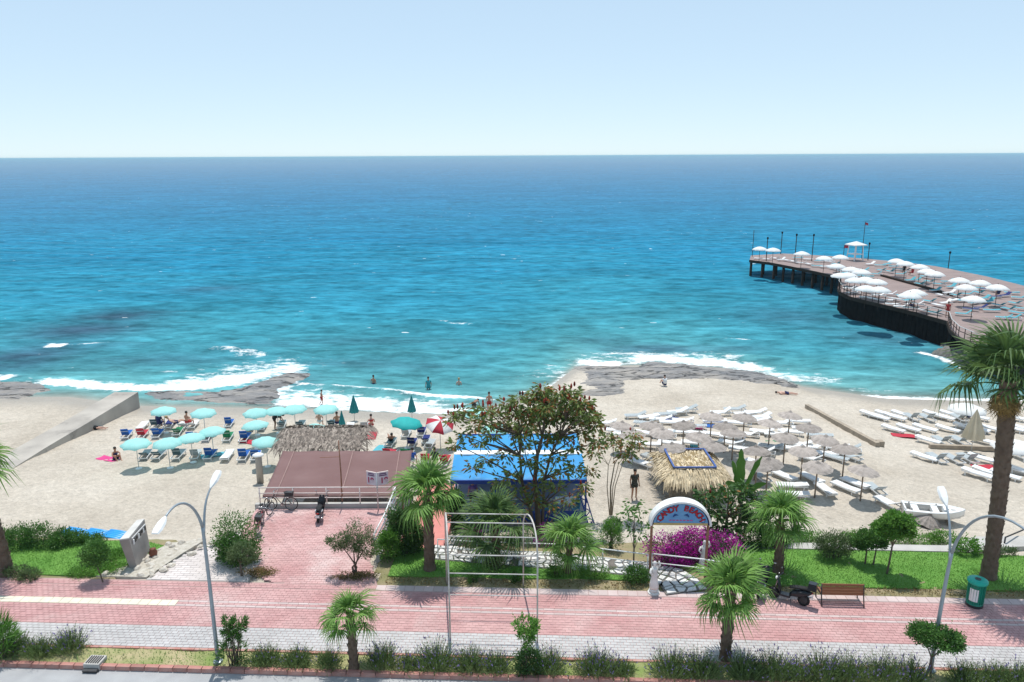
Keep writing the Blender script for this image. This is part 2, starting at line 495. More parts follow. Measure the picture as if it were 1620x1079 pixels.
    fo = N.new('ShaderNodeBsdfDiffuse'); fo.inputs['Color'].default_value = (0.82, 0.84, 0.84, 1)
    m2 = N.new('ShaderNodeMixShader'); L.new(fmask, m2.inputs[0]); L.new(ms.outputs[0], m2.inputs[1]); L.new(fo.outputs[0], m2.inputs[2])
    # the last of the swash is clear and thin: the wet sand shows through
    thin = N.new('ShaderNodeMapRange'); thin.inputs[1].default_value = 0.0; thin.inputs[2].default_value = 0.20; thin.inputs[3].default_value = 0.8; thin.inputs[4].default_value = 0.0
    L.new(off, thin.inputs[0])
    tm = math_node(N, L, 'MULTIPLY', thin.outputs[0], math_node(N, L, 'SUBTRACT', 1.0, fmask))
    tp = N.new('ShaderNodeBsdfTransparent')
    m3 = N.new('ShaderNodeMixShader'); L.new(tm, m3.inputs[0]); L.new(m2.outputs[0], m3.inputs[1]); L.new(tp.outputs[0], m3.inputs[2])
    L.new(m3.outputs[0], out.inputs['Surface'])
    return m
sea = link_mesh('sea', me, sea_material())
tag(sea, 'turquoise sea with white surf reaching to the horizon', 'sea', kind='structure')

# ---- sand (goes on under the sea as its bed)
gx = np.arange(-95, 100, 0.42); gy = np.arange(27.5, 96, 0.38)
X, Y = np.meshgrid(gx, gy)
Z = sand_z(X, Y)
lump = 0.05 * np.sin(X * 0.9 + 1.3 * np.sin(Y * 0.4)) * np.sin(Y * 1.1 + np.sin(X * 0.5)) + 0.05 * np.sin(X * 0.27 + Y * 0.2) * np.sin(Y * 0.31)
foot = rng.normal(0, 0.018, X.shape)
dry = np.clip((Z - SEA_Z - 0.3) / 0.6, 0, 1)
Z = Z + (lump + foot) * dry
wet = np.clip(1 - (Z - SEA_Z - 0.02) / 0.42, 0, 1)
SHADE_ROCK = np.zeros(X.shape)
me = grid_mesh('beach_sand', X, Y, Z, {'wet': wet})
def sand_material():
    m = bpy.data.materials.new('sand'); m.use_nodes = True
    N = m.node_tree.nodes; L = m.node_tree.links; b = N['Principled BSDF']
    tc = N.new('ShaderNodeTexCoord'); v = tc.outputs['Object']
    n1 = noise_node(N, L, v, 0.16, 5, 0.6); n2 = noise_node(N, L, v, 2.4, 6, 0.65); n3 = noise_node(N, L, v, 6.5, 5, 0.7)
    c = ramp_node(N, L, n1, [(0.3, (0.465, 0.405, 0.33)), (0.5, (0.545, 0.482, 0.40)), (0.72, (0.615, 0.553, 0.468))])
    mr = N.new('ShaderNodeMapRange'); mr.inputs[1].default_value = 0.28; mr.inputs[2].default_value = 0.72; mr.inputs[3].default_value = 0.84; mr.inputs[4].default_value = 1.10
    L.new(n2, mr.inputs[0])
    mr2 = N.new('ShaderNodeMapRange'); mr2.inputs[1].default_value = 0.3; mr2.inputs[2].default_value = 0.7; mr2.inputs[3].default_value = 0.80; mr2.inputs[4].default_value = 1.16
    L.new(n3, mr2.inputs[0])
    hs = N.new('ShaderNodeHueSaturation'); L.new(math_node(N, L, 'MULTIPLY', mr.outputs[0], mr2.outputs[0]), hs.inputs['Value']); L.new(c, hs.inputs['Color'])
    # dark weed and grit left by the tide
    n4 = noise_node(N, L, v, 0.9, 6, 0.7, (0.5, 1.4, 1)); n5 = noise_node(N, L, v, 0.12, 3, 0.5)
    g = N.new('ShaderNodeMapRange'); g.inputs[1].default_value = 0.64; g.inputs[2].default_value = 0.74
    L.new(math_node(N, L, 'MULTIPLY_ADD', math_node(N, L, 'SUBTRACT', n5, 0.5), 0.35, n4), g.inputs[0])
    cc = mix_col(N, L, math_node(N, L, 'MULTIPLY', g.outputs[0], 0.55), hs.outputs['Color'], (0.26, 0.23, 0.19))
    wet = attr_node(N, 'wet')
    wn_ = N.new('ShaderNodeMapRange'); wn_.inputs[1].default_value = 0.25; wn_.inputs[2].default_value = 0.75
    L.new(math_node(N, L, 'MULTIPLY_ADD', math_node(N, L, 'SUBTRACT', n4, 0.5), 0.5, wet), wn_.inputs[0])
    cc = mix_col(N, L, math_node(N, L, 'MULTIPLY', wn_.outputs[0], 0.8), cc, (0.33, 0.295, 0.25))
    L.new(cc, b.inputs['Base Color'])
    ro = N.new('ShaderNodeMapRange'); ro.inputs[3].default_value = 0.95; ro.inputs[4].default_value = 0.45
    L.new(wn_.outputs[0], ro.inputs[0]); L.new(ro.outputs[0], b.inputs['Roughness'])
    b.inputs['Specular IOR Level'].default_value = 0.25
    bp = N.new('ShaderNodeBump'); bp.inputs['Strength'].default_value = 0.8; bp.inputs['Distance'].default_value = 0.22
    L.new(math_node(N, L, 'MULTIPLY_ADD', n3, 0.5, n2), bp.inputs['Height']); L.new(bp.outputs[0], b.inputs['Normal'])
    return m
sand = link_mesh('beach_sand', me, sand_material())
tag(sand, 'pale trampled beach sand sloping down to the sea', 'beach', kind='structure')

# ---- rock shelves at the waterline: terraced slabs
def rock_material(name, c1, c2, c3):
    m = bpy.data.materials.new(name); m.use_nodes = True
    N = m.node_tree.nodes; L = m.node_tree.links; b = N['Principled BSDF']
    tc = N.new('ShaderNodeTexCoord'); v = tc.outputs['Object']
    n1 = noise_node(N, L, v, 0.35, 7, 0.62, (.45, 1.2, 1)); n2 = noise_node(N, L, v, 1.6, 7, 0.7, (.6, 1.3, 1)); n3 = noise_node(N, L, v, 0.55, 4, 0.55, (.35, 1.3, 1))
    c = ramp_node(N, L, math_node(N, L, 'MULTIPLY_ADD', n2, 0.45, math_node(N, L, 'MULTIPLY', n1, 0.6)), [(0.36, c2), (0.50, c1), (0.62, c3)])
    cr = math_node(N, L, 'ABSOLUTE', math_node(N, L, 'SUBTRACT', n3, 0.5))
    cm = N.new('ShaderNodeMapRange'); cm.inputs[1].default_value = 0.004; cm.inputs[2].default_value = 0.022; cm.inputs[3].default_value = 0.85; cm.inputs[4].default_value = 0.0
    L.new(cr, cm.inputs[0])
    c = mix_col(N, L, cm.outputs[0], c, (0.05, 0.045, 0.04))
    L.new(c, b.inputs['Base Color']); b.inputs['Roughness'].default_value = 0.55
    bp = N.new('ShaderNodeBump'); bp.inputs['Strength'].default_value = 1.0; bp.inputs['Distance'].default_value = 0.25
    L.new(math_node(N, L, 'SUBTRACT', n2, cm.outputs[0]), bp.inputs['Height']); L.new(bp.outputs[0], b.inputs['Normal'])
    return m
M_ROCK = rock_material('shelf_rock', (0.225, 0.21, 0.20), (0.115, 0.118, 0.125), (0.34, 0.305, 0.265))
M_ROCKD = mat('dark_rock', (0.12, 0.115, 0.105), 0.8, (0.2, 0.19, 0.17), 0.8, 0.9, 3.0, detail=8)
def rock_shelf(name, photo_poly, base, rise, label, seed, m=None, step=0.22):
    P = [G(a, b, SEA_Z) for a, b in photo_poly]
    x0 = min(p.x for p in P) - 1; x1 = max(p.x for p in P) + 1; y0 = min(p.y for p in P) - 1; y1 = max(p.y for p in P) + 1
    X, Y = np.meshgrid(np.arange(x0, x1, step), np.arange(y0, y1, step))
    ins = in_poly(X, Y, P)
    d, _ = pline_dist(X, Y, P + [P[0]])
    sd = np.where(ins, d, -d)
    n1 = fbm(X * 0.55, Y, 0.30, seed, 4); n2 = fbm(X * 0.5, Y * 1.2, 1.1, seed + 5, 4)
    h = np.clip(sd / 1.2 + n1 * 0.9, 0, 1) ** 0.6 * (0.55 + 0.5 * n1)
    q = h * 5.0
    terr = (np.floor(q) + np.clip((q - np.floor(q)) * 4.5 - 1.2, 0, 1)) / 5.0
    Z = np.maximum(SEA_Z - .02, sand_z(X, Y)) + base + rise * terr + 0.06 * n2 - np.clip(-sd - n1 * 1.3 - n2 * .7, 0, 1.5) * 0.5
    o = link_mesh(name, grid_mesh(name, X, Y, Z, keep=(sd > -1.2), smooth=False), m or M_ROCK)
    return tag(o, label, 'rock', kind='structure')
rock_shelf('rock_shelf', [(905, 580), (930, 577), (985, 580), (1030, 574), (1080, 575), (1130, 579), (1190, 587), (1240, 600), (1278, 620), (1230, 617), (1180, 612), (1110, 607),
                          (1070, 603), (1020, 606), (990, 612), (1000, 628), (960, 640), (920, 640), (925, 615), (925, 600)], -0.06, 0.42,
           'flat grey rock shelf running out into the surf', 3.0)
rock_shelf('rock_shelf', [(236, 622), (270, 616), (320, 617), (370, 610), (420, 603), (455, 588), (490, 590), (490, 602), (450, 612), (430, 628), (440, 642), (360, 636), (300, 640), (240, 640)], -0.08, 0.34,
           'brown washed rock shelf beside the concrete wall', 8.0)
rock_shelf('rock_shelf', [(-120, 596), (-20, 600), (40, 605), (84, 617), (60, 624), (30, 632), (-120, 640)], -0.06, 0.42,
           'dark rock ledge at the edge of the sand beyond the wall', 12.0, M_ROCK)
rock_shelf('rock_shelf', [(1480, 560), (1500, 566), (1530, 578), (1565, 594), (1640, 606), (1900, 600), (1900, 560), (1640, 545), (1500, 545)], -0.1, 1.3,
           'dark rocks under the foot of the pier', 17.0, M_ROCKD)

# ---- street, kerb and promenade
M_ASPH = mat('asphalt', (0.40, 0.40, 0.40), 0.9, (0.34, 0.34, 0.345), 1.5, 0.4, 60)
M_CONC = mat('concrete', (0.50, 0.48, 0.45), 0.85, (0.40, 0.385, 0.36), 1.2, 0.3, 30)
M_BED = mat('paving_sand', (0.46, 0.30, 0.28), 0.95, (0.40, 0.27, 0.25), 4, 0.3, 40)
M_BEDG = mat('grey_paving_sand', (0.46, 0.44, 0.42), 0.95, (0.40, 0.38, 0.37), 4, 0.3, 40)
M_BRICKR = mat('red_paver', (0.45, 0.235, 0.228), 0.9, (0.53, 0.325, 0.31), 0.55, 0.2, 30, tint=0.08, detail=6, wear=((0.57, 0.46, 0.43), 0.33, 0.53, 0.45))
M_BRICKG = mat('grey_paver', (0.50, 0.48, 0.47), 0.9, (0.42, 0.405, 0.395), 0.6, 0.2, 30, tint=0.07, wear=((0.36, 0.34, 0.32), 0.4, 0.55, 0.45))
M_BRICKW = mat('white_paver', (0.64, 0.58, 0.55), 0.9, (0.55, 0.49, 0.46), 0.6, 0.25, 30, tint=0.08)
M_PALE = mat('pale_paver', (0.56, 0.46, 0.44), 0.9, (0.50, 0.39, 0.37), 0.6, 0.25, 30, tint=0.08)
M_KERB = mat('painted_kerb', (0.37, 0.15, 0.12), 0.85, (0.45, 0.27, 0.23), 2.0, 0.4, 25, objvar=0.18)
M_YELL = mat('cream_line', (0.78, 0.71, 0.54), 0.85, (0.6, 0.55, 0.45), 2.0)
def street_obj(o):
    o.rotation_euler = (0, 0, ST_A)
    return o
o = MB().box((0, 12.0, -0.62), (150, 20, 1.0)).build('road', M_ASPH); street_obj(o)
tag(o, 'grey asphalt street below the planting strip', 'road', kind='structure')
prom = MB().poly([(-42, 23.12), (42, 23.12), (42, 27.45), (-42, 27.45)], -1.6, -0.014).build('promenade', M_BED); street_obj(prom)
tag(prom, 'red and grey paved promenade', 'pavement', kind='structure')
def pave(mb, s0, s1, t0, t1, z, w, d, skip=None, ang=0.0, tf=None, jit=0.004):
    """running-bond pavers between s0..s1, t0..t1 with recessed joints"""
    gap = 0.009; row = 0
    t = t0
    while t + d * 0.4 < t1:
        s = s0 - (row % 2) * w / 2
        while s < s1:
            a, b = max(s, s0), min(s + w, s1)
            if b - a > 0.04 and not (skip and skip((a + b) / 2, t + d / 2)):
                zz = z + random.uniform(-jit, jit)
                t2 = min(t + d, t1)
                vs = []
                for q, zq, e in ((0, zz - 0.05, gap / 2), (1, zz, gap / 2 + 0.004)):
                    vs += [(a + e, t + e, zq), (b - e, t + e, zq), (b - e, t2 - e, zq), (a + e, t2 - e, zq)]
                if tf: vs = [tf(*p) for p in vs]
                mb.add(vs, [(4, 5, 6, 7), (0, 1, 5, 4), (1, 2, 6, 5), (2, 3, 7, 6), (3, 0, 4, 7)], random.random())
            s += w
        t += d; row += 1
PW, PD = 0.23, 0.155
# red field in two bands with pale lines between, grey band towards the street
mb = MB(); pave(mb, -30, 30, 24.40, 25.66, 0, PW, PD); pave(mb, -30, 30, 26.06, 27.05, 0, PW, PD)
pave(mb, -14.5, 30, 25.79, 25.93, 0, PW, 0.14)
pave(mb, -30, -6.9, 27.05, 27.42, 0, PW, PD)
o = mb.build('brick_field', M_BRICKR, prom, tint=True); o['kind'] = 'stuff'
mb = MB(); pave(mb, -30, 30, 23.14, 24.40, 0, PW, PD)
o = mb.build('brick_field', M_BRICKG, prom, tint=True); o['kind'] = 'stuff'
mb = MB(); pave(mb, -14.5, 30, 25.66, 25.79, 0, 0.4, 0.13); pave(mb, -14.5, 30, 25.93, 26.06, 0, 0.4, 0.13)
pave(mb, -6.9, 30, 27.05, 27.44, 0, 0.39, 0.39)
o = mb.build('pale_line', M_PALE, prom, tint=True); o['kind'] = 'stuff'
mb = MB(); pave(mb, -30, -14.5, 25.66, 26.06, 0.002, 0.40, 0.40)
o = mb.build('tactile_strip', M_YELL, prom, tint=True); o['kind'] = 'stuff'
# kerb: one stone after another
kerb = MB().poly([(-40, 21.98), (40, 21.98), (40, 22.10), (-40, 22.10)], -1.0, -0.06).build('kerb', M_CONC); street_obj(kerb)
tag(kerb, 'red painted kerb along the street', 'kerb', kind='structure')
kme = None
kb = MB().box((0, 0, 0), (0.485, 0.17, 0.16), taper=0.97)
kme = kb.mesh('kerb_stone'); kme.materials.append(M_KERB)
for i in range(-42, 43):
    k = link_mesh('kerb_stone', kme, None, kerb); k.location = (i * 0.5, 22.04 + random.uniform(-.006, .006), -0.035 + random.uniform(-.005, .005))
    k.rotation_euler = (0, 0, random.uniform(-.01, .01))
bk = MB()
pave(bk, -40, 40, 23.0, 23.12, 0.012, 0.5, 0.12)
o = bk.build('edging', M_KERB, prom, tint=True); o['kind'] = 'stuff'
# planting strip between street and promenade
M_SOIL = mat('dry_soil', (0.44, 0.36, 0.21), 0.95, (0.20, 0.26, 0.075), 0.9, 0.8, 18, detail=6)
gx = np.arange(-36, 36, 0.15); gy = np.linspace(22.1, 23.02, 9)
X, Y = np.meshgrid(gx, gy)
Z = 0.0 - 0.03 + 0.03 * np.sin(X * 2.1 + Y * 3) * np.sin(X * .7 + Y) + rng.normal(0, .008, X.shape)
o = link_mesh('planting_strip', grid_mesh('planting_strip', X, Y, Z), M_SOIL); street_obj(o)
tag(o, 'dry earth and grass strip between kerb and promenade', 'ground', kind='structure')

# ================================================================== garden ground, terrace, paths
ORD = ['first', 'second', 'third', 'fourth', 'fifth', 'sixth', 'seventh', 'eighth', 'ninth', 'tenth', 'eleventh', 'twelfth', 'thirteenth', 'fourteenth', 'fifteenth', 'sixteenth', 'seventeenth', 'eighteenth', 'nineteenth', 'twentieth'] + ['twenty-' + w for w in ('first', 'second', 'third', 'fourth', 'fifth', 'sixth', 'seventh', 'eighth', 'ninth')] + ['thirtieth']
M_WHITE = mat('white_paint', (0.80, 0.80, 0.79), 0.5, (0.72, 0.72, 0.70), 3.0)
M_WPLAS = mat('white_plastic', (0.80, 0.80, 0.79), 0.4, (0.74, 0.74, 0.73), 2.0)
M_STEEL = mat('steel_tube', (0.62, 0.62, 0.62), 0.35, (0.5, 0.5, 0.5), 4, metal=0.6)
M_DARK = mat('dark_metal', (0.03, 0.03, 0.033), 0.5, (0.05, 0.05, 0.05), 4)
M_WOOD = mat('brown_wood', (0.30, 0.13, 0.06), 0.6, (0.22, 0.09, 0.04), 3, 0.2, 30, stretch=(1, 12, 12))
M_TIMBER = mat('weathered_timber', (0.40, 0.33, 0.25), 0.85, (0.28, 0.23, 0.18), 3, 0.4, 20)
M_LAWN = mat('lawn_turf', (0.10, 0.24, 0.035), 0.9, (0.14, 0.29, 0.05), 0.8, 0.5, 40, detail=6)
M_BLADE = mat('grass_blade', (0.12, 0.29, 0.04), 0.7, (0.18, 0.35, 0.065), 1.2, tint=0.3, trans=0.3)
M_LITTER = mat('garden_soil', (0.33, 0.25, 0.16), 0.95, (0.20, 0.20, 0.085), 0.8, 0.9, 12, detail=7)

def garden_z(t):
    return np.interp(t, [27.4, 30.6, 33.8, 36], [0.0, -0.02, -1.06, -1.5])
gx = np.arange(-42, 42.1, 0.3); gt = np.arange(27.46, 34.4, 0.2)
X, T_ = np.meshgrid(gx, gt)
Z = garden_z(T_) + rng.normal(0, 0.012, X.shape) + 0.03 * np.sin(X * 1.3 + T_ * 2)
Z[0, :] = -0.03
gpx = X * _ca - T_ * _sa; gpy = X * _sa + T_ * _ca
Z = np.where((gpx > -16.4 + (T_ - 27.46) * .31) & (gpx < -5.8), np.minimum(Z - .3, -.35), Z)     # dug out under ramp and terrace
Z = np.where((gpx > -5.5) & (gpx < -2.9) & (gpy > 30.2), Z - .35, Z)
o = link_mesh('garden_ground', grid_mesh('garden_ground', X, T_, Z, keep=((T_ < 30.9) | ((gpx > 6.3) & (T_ < 33.4)) | ((gpx > -6) & (gpx < 6.4) & (T_ < 32.4)))), M_LITTER); street_obj(o)
tag(o, 'earth and leaf litter of the garden strip behind the promenade', 'ground', kind='structure')

def leaf_arrays(C, D, L, W, roll=None):
    """rhombic leaves: centres of the leaf base, directions, length, width -> vertices (4 each)"""
    C = np.asarray(C, float); D = np.asarray(D, float)
    D = D / (np.linalg.norm(D, axis=1, keepdims=True) + 1e-9)
    A = rng.normal(size=D.shape)
    Sx = np.cross(D, A); Sx /= (np.linalg.norm(Sx, axis=1, keepdims=True) + 1e-9)
    L = np.broadcast_to(np.asarray(L, float), (len(C),))[:, None]; W = np.broadcast_to(np.asarray(W, float), (len(C),))[:, None]
    v = np.stack([C, C + D * L * 0.5 + Sx * W * 0.5, C + D * L, C + D * L * 0.5 - Sx * W * 0.5], axis=1)
    return v
def quads_mesh(name, V, tint=None):
    """V: (n,4,3) -> mesh with one quad each and a per-face tint"""
    n = len(V)
    me = bpy.data.meshes.new(name)
    me.vertices.add(n * 4); me.vertices.foreach_set('co', V.reshape(-1).astype(np.float32))
    me.loops.add(n * 4); me.loops.foreach_set('vertex_index', np.arange(n * 4, dtype=np.int32))
    me.polygons.add(n); me.polygons.foreach_set('loop_start', (np.arange(n) * 4).astype(np.int32))
    a = me.attributes.new('tint', 'FLOAT', 'FACE')
    a.data.foreach_set('value', (rng.random(n) if tint is None else np.clip(tint, 0, 1)).astype(np.float32))
    me.update(calc_edges=True)
    return me
def lawn(name, pts, label, dens=420):
    """turf polygon in street coordinates with real blades"""
    me = MB().poly(pts, -0.3, 0.035)
    o = me.build(name, M_LAWN); street_obj(o); tag(o, label, 'lawn', kind='structure')
    x0, x1 = min(p[0] for p in pts), max(p[0] for p in pts); y0, y1 = min(p[1] for p in pts), max(p[1] for p in pts)
    n = int((x1 - x0) * (y1 - y0) * dens)
    x = rng.uniform(x0, x1, n); y = rng.uniform(y0, y1, n)
    k = in_poly(x, y, pts); x = x[k]; y = y[k]; n = len(x)
    D = np.stack([rng.normal(0, .5, n), rng.normal(0, .5, n), np.ones(n)], 1)
    pat = 0.5 + 0.35 * np.sin(x * 1.1 + np.sin(y * 2.0)) * np.sin(y * 1.7 + x * 0.4)
    V = leaf_arrays(np.stack([x, y, np.full(n, 0.03)], 1), D, rng.uniform(.04, .09, n), 0.022)
    b = link_mesh('grass', quads_mesh('grass', V, 0.6 * pat + 0.4 * rng.random(n)), M_BLADE, o); b['kind'] = 'stuff'
    return o
lawn('lawn', [(-24.5, 27.62), (-18.6, 27.62), (-17.9, 28.6), (-17.2, 30.2), (-18.4, 30.6), (-24.5, 30.4)], 'short green lawn beside the clipped round tree')
lawn('lawn', [(-6.6, 28.1), (5.2, 28.2), (5.0, 29.0), (0.5, 29.35), (-4.0, 29.8), (-6.6, 30.9)], 'green lawn between the railing path and the promenade')
lawn('lawn', [(7.9, 28.0), (24.5, 28.0), (24.5, 30.6), (17.5, 30.95), (8.2, 30.95)], 'wide bright green lawn behind the bench and bin')

# pale path behind the right lawn
pth = MB().poly([(7.4, 31.08), (18.6, 31.08), (20.5, 31.6), (24, 31.9), (24, 32.8), (19.5, 32.5), (17.8, 31.62), (7.4, 31.62)], -0.6, 0.01).build('path', M_CONC); street_obj(pth)
tag(pth, 'narrow pale concrete path behind the right lawn', 'path', kind='structure')

# terrace of pink paving in front of the beach bar
TX0, TX1, TY1 = -12.75, -6.0, 34.75
ter = MB().poly([ST(-11.2, 27.46)[:2], ST(-6.9, 27.46)[:2], (-6.3, 30.0), (TX1, TY1), (TX0, TY1), (-12.6, 31.5), (-11.6, 29.2)], -2.2, -0.014).build('terrace', M_BED)
tag(ter, 'terrace of worn pink paving ending at a railing', 'pavement', kind='structure')
M_BRICKP = mat('pink_paver', (0.46, 0.25, 0.24), 0.9, (0.58, 0.37, 0.35), 0.5, 0.2, 30, tint=0.09, detail=6, wear=((0.64, 0.50, 0.47), 0.45, 0.5, 0.65))
mb = MB()
tpoly = [ST(-11.2, 27.44)[:2], ST(-6.9, 27.44)[:2], (-6.32, 30.0), (TX1 - .02, TY1 - .02), (TX0 + .02, TY1 - .02), (-12.6, 31.5), (-11.6, 29.2)]
tpx = np.array([0.0])
def not_terrace(s, t):
    return not in_poly(np.array([s]), np.array([t]), tpoly)[0]
pave(mb, TX0, TX1 + 0.2, 27.7, TY1, 0.0, PW, PD, skip=not_terrace)
o = mb.build('brick_field', M_BRICKP, ter, tint=True); o['kind'] = 'stuff'
# upstand along the terrace end
o = MB().box(((TX0 + TX1) / 2, TY1 + 0.13, -0.85), (TX1 - TX0 + 0.2, 0.22, 2.1)).build('terrace_wall', M_CONC)
tag(o, 'low concrete upstand under the terrace railing', 'wall')
o = MB().box((TX1 + 0.16, 32.2, -0.85), (0.2, 5.0, 1.94)).build('terrace_wall', M_CONC)
tag(o, 'low concrete edge wall along the bushes side of the terrace', 'wall')

# white paved ramp to the beach left of the terrace
def ramp_z(t): return float(np.interp(t, [27.4, 29.5, 33.5], [0.01, 0.0, -0.75]))
M_WBED = mat('white_paving_bed', (0.5, 0.47, 0.44), 0.95, (0.42, 0.4, 0.37), 4, 0.3, 40)
rp = MB()
for i in range(12):
    t0 = 27.46 + i * 0.45; t1 = t0 + 0.45
    a0, b0 = -16.6 + i * 0.14, -12.3; a1, b1 = a0 + 0.14, -12.3
    z0, z1 = ramp_z(t0) - 0.014, ramp_z(t1) - 0.014
    rp.add([(a0, t0, z0), (b0, t0, z0), (b1, t1, z1), (a1, t1, z1), (a0, t0, z0 - .8), (b0, t0, z0 - .8), (b1, t1, z1 - .8), (a1, t1, z1 - .8)],
           [(0, 1, 2, 3), (4, 5, 1, 0), (5, 6, 2, 1), (6, 7, 3, 2), (7, 4, 0, 3)])
ramp = rp.build('path', M_WBED); street_obj(ramp)
tag(ramp, 'white paved ramp leading from promenade down to the sand', 'path', kind='structure')
mb = MB()
pave(mb, -16.4, -12.35, 27.48, 32.7, 0.0, 0.4, 0.16, skip=lambda s, t: s < -16.5 + (t - 27.46) * 0.31 - 0.05, tf=lambda x, y, z: (x, y, z + ramp_z(y)))
o = mb.build('brick_field', M_BRICKW, ramp, tint=True); o['kind'] = 'stuff'

# coral ramp between terrace and blue pavilion
M_CORAL = mat('coral_floor', (0.62, 0.24, 0.20), 0.8, (0.54, 0.21, 0.18), 2.0, 0.2, 20)
cr = MB()
prev = None
prof = [(30.1, 0.0), (31.5, -0.25), (33.5, -0.75), (35.5, -1.15), (41.0, -1.5)]
for (ya, za), (yb, zb) in zip(prof[:-1], prof[1:]):
    cr.add([(-5.3, ya, za), (-3.15, ya, za), (-3.15, yb, zb), (-5.3, yb, zb), (-5.3, ya, za - 1), (-3.15, ya, za - 1), (-3.15, yb, zb - 1), (-5.3, yb, zb - 1)],
           [(0, 1, 2, 3), (4, 5, 1, 0), (5, 6, 2, 1), (6, 7, 3, 2), (7, 4, 0, 3)])
o = cr.build('ramp', M_CORAL); tag(o, 'coral painted ramp going down beside the blue pavilion', 'path', kind='structure')

# crazy paving path of white stones from the arch to the ramp
M_STONE = mat('white_stone', (0.70, 0.69, 0.66), 0.8, (0.56, 0.55, 0.53), 2.5, 0.4, 14, objvar=0.12)
M_JOINT = mat('dark_joint', (0.13, 0.12, 0.11), 0.95, (0.19, 0.17, 0.15), 5)
PATHC = [Vector((6.95, 27.05, 0)), Vector((6.75, 28.0, 0)), Vector((5.6, 28.75, 0)), Vector((3.6, 29.15, 0)), Vector((1.0, 29.55, 0)), Vector((-1.5, 29.95, 0)), Vector((-3.6, 30.3, 0))]
def along(pts, u):
    seg = [(pts[i + 1] - pts[i]).length for i in range(len(pts) - 1)]
    d = u * sum(seg)
    for i, l in enumerate(seg):
        if d <= l or i == len(seg) - 1:
            p = pts[i].lerp(pts[i + 1], min(1, d / l)); t = (pts[i + 1] - pts[i]).normalized()
            return p, Vector((-t.y, t.x, 0))
        d -= l
NP = 40
bed = MB(); vs = []; fs = []
for i in range(NP + 1):
    p, nrm = along(PATHC, i / NP)
    w = 0.62 if i > 6 else 0.9 - 0.02 * i
    vs += [p + nrm * w + Vector((0, 0, .045)), p - nrm * w + Vector((0, 0, .045))]
    if i: fs.append((2 * i - 2, 2 * i - 1, 2 * i + 1, 2 * i))
cp = bed.add(vs, fs).build('stone_path', M_JOINT)
tag(cp, 'crazy paved path of white stones from the arch sign', 'path', kind='structure')
cells = {}
nl, nw = 42, 4
for i in range(nl + 1):
    for j in range(nw + 1):
        p, nrm = along(PATHC, i / nl)
        w = (0.60 if i > 6 else 0.88 - 0.02 * i)
        q = p + nrm * w * (2 * j / nw - 1)
        if 0 < j < nw: q += nrm * random.uniform(-.13, .13)
        if 0 < i < nl:
            tn = Vector((nrm.y, -nrm.x, 0)); q += tn * (random.uniform(-.10, .10) + (.07 if j % 2 else -.07))
        cells[i, j] = q
for i in range(nl):
    for j in range(nw):
        if random.random() < 0.04: continue
        qs = [cells[i, j], cells[i + 1, j], cells[i + 1, j + 1], cells[i, j + 1]]
        c = sum(qs, Vector()) / 4
        top = [(c + (q - c) * random.uniform(.70, .86) - c) for q in qs]
        h = 0.085 + random.uniform(-.012, .012)
        vs = [(q.x, q.y, 0.02) for q in top] + [(q.x * .93, q.y * .93, h) for q in top]
        sgn = (top[1] - top[0]).cross(top[2] - top[0]).z
        fs = [(4, 5, 6, 7), (0, 1, 5, 4), (1, 2, 6, 5), (2, 3, 7, 6), (3, 0, 4, 7)]
        if sgn < 0: fs = [f[::-1] for f in fs]
        s = MB().add(vs, fs).build('stone', M_STONE, cp); s.location = (c.x, c.y, 0)

# rockery beside the stone sign
M_RKW = mat('pale_boulder', (0.60, 0.56, 0.49), 0.85, (0.42, 0.36, 0.29), 1.6, 0.6, 8, objvar=0.2)
def boulder_mesh(seed):
    mb = MB().ell((0, 0, 0), (1, 1, 1), 9, 6)
    out = []
    for p in mb.v:
        v = Vector(p); n = mnoise.noise(v * 1.1 + Vector((seed, 0, 0)))
        out.append(tuple(v * (1 + 0.45 * n)))
    mb.v = out
    me = mb.mesh('boulder'); me.materials.append(M_RKW)
    return me
BM = [boulder_mesh(i * 3.7) for i in range(4)]
M_GRAV = mat('pale_gravel', (0.58, 0.54, 0.47), 0.95, (0.42, 0.38, 0.31), 6, .8, 30, detail=7)
gr = MB().poly([(-18.8, 27.6), (-16.65, 27.6), (-16.05, 29.6), (-15.6, 30.8), (-17.0, 30.5), (-17.9, 29.2), (-18.4, 28.3)], -.3, .03).build('gravel_bed', M_GRAV); street_obj(gr)
tag(gr, 'pale gravel bed of the rockery', 'gravel', kind='structure')
rk = 0
ring = [(-18.5, 27.75), (-18.1, 28.1), (-17.9, 28.7), (-17.7, 29.3), (-17.3, 29.9), (-17.0, 30.3), (-16.5, 30.5), (-16.2, 30.9), (-17.6, 27.72), (-17.0, 27.72), (-16.4, 27.75), (-16.2, 28.1),
        (-16.0, 28.5), (-17.4, 28.2), (-16.9, 28.6), (-17.1, 29.2), (-16.6, 29.5), (-16.6, 28.0), (-18.0, 27.95), (-17.2, 28.9), (-16.4, 29.9), (-15.7, 29.5), (-15.5, 30.2), (-15.2, 30.7), (-14.8, 31.2), (-14.5, 31.6),
        (-14.1, 31.9), (-15.9, 31.0), (-15.4, 31.4), (-16.8, 30.1), (-16.9, 28.3), (-17.5, 28.9)]
for i, (s, t) in enumerate(ring):
    p = ST(s + random.uniform(-.08, .08), t + random.uniform(-.08, .08)); r = random.uniform(.10, .19)
    b = link_mesh('boulder', BM[i % 4], M_RKW); b.location = (p.x, p.y, float(garden_z(t)) + r * .25); b.scale = (r * random.uniform(.9, 1.5), r, r * .6); b.rotation_euler = (0, 0, random.uniform(0, 6))
    tag(b, 'pale boulder in the rockery between lawn, round tree and stone sign', 'boulder', 'boulders of the rockery')

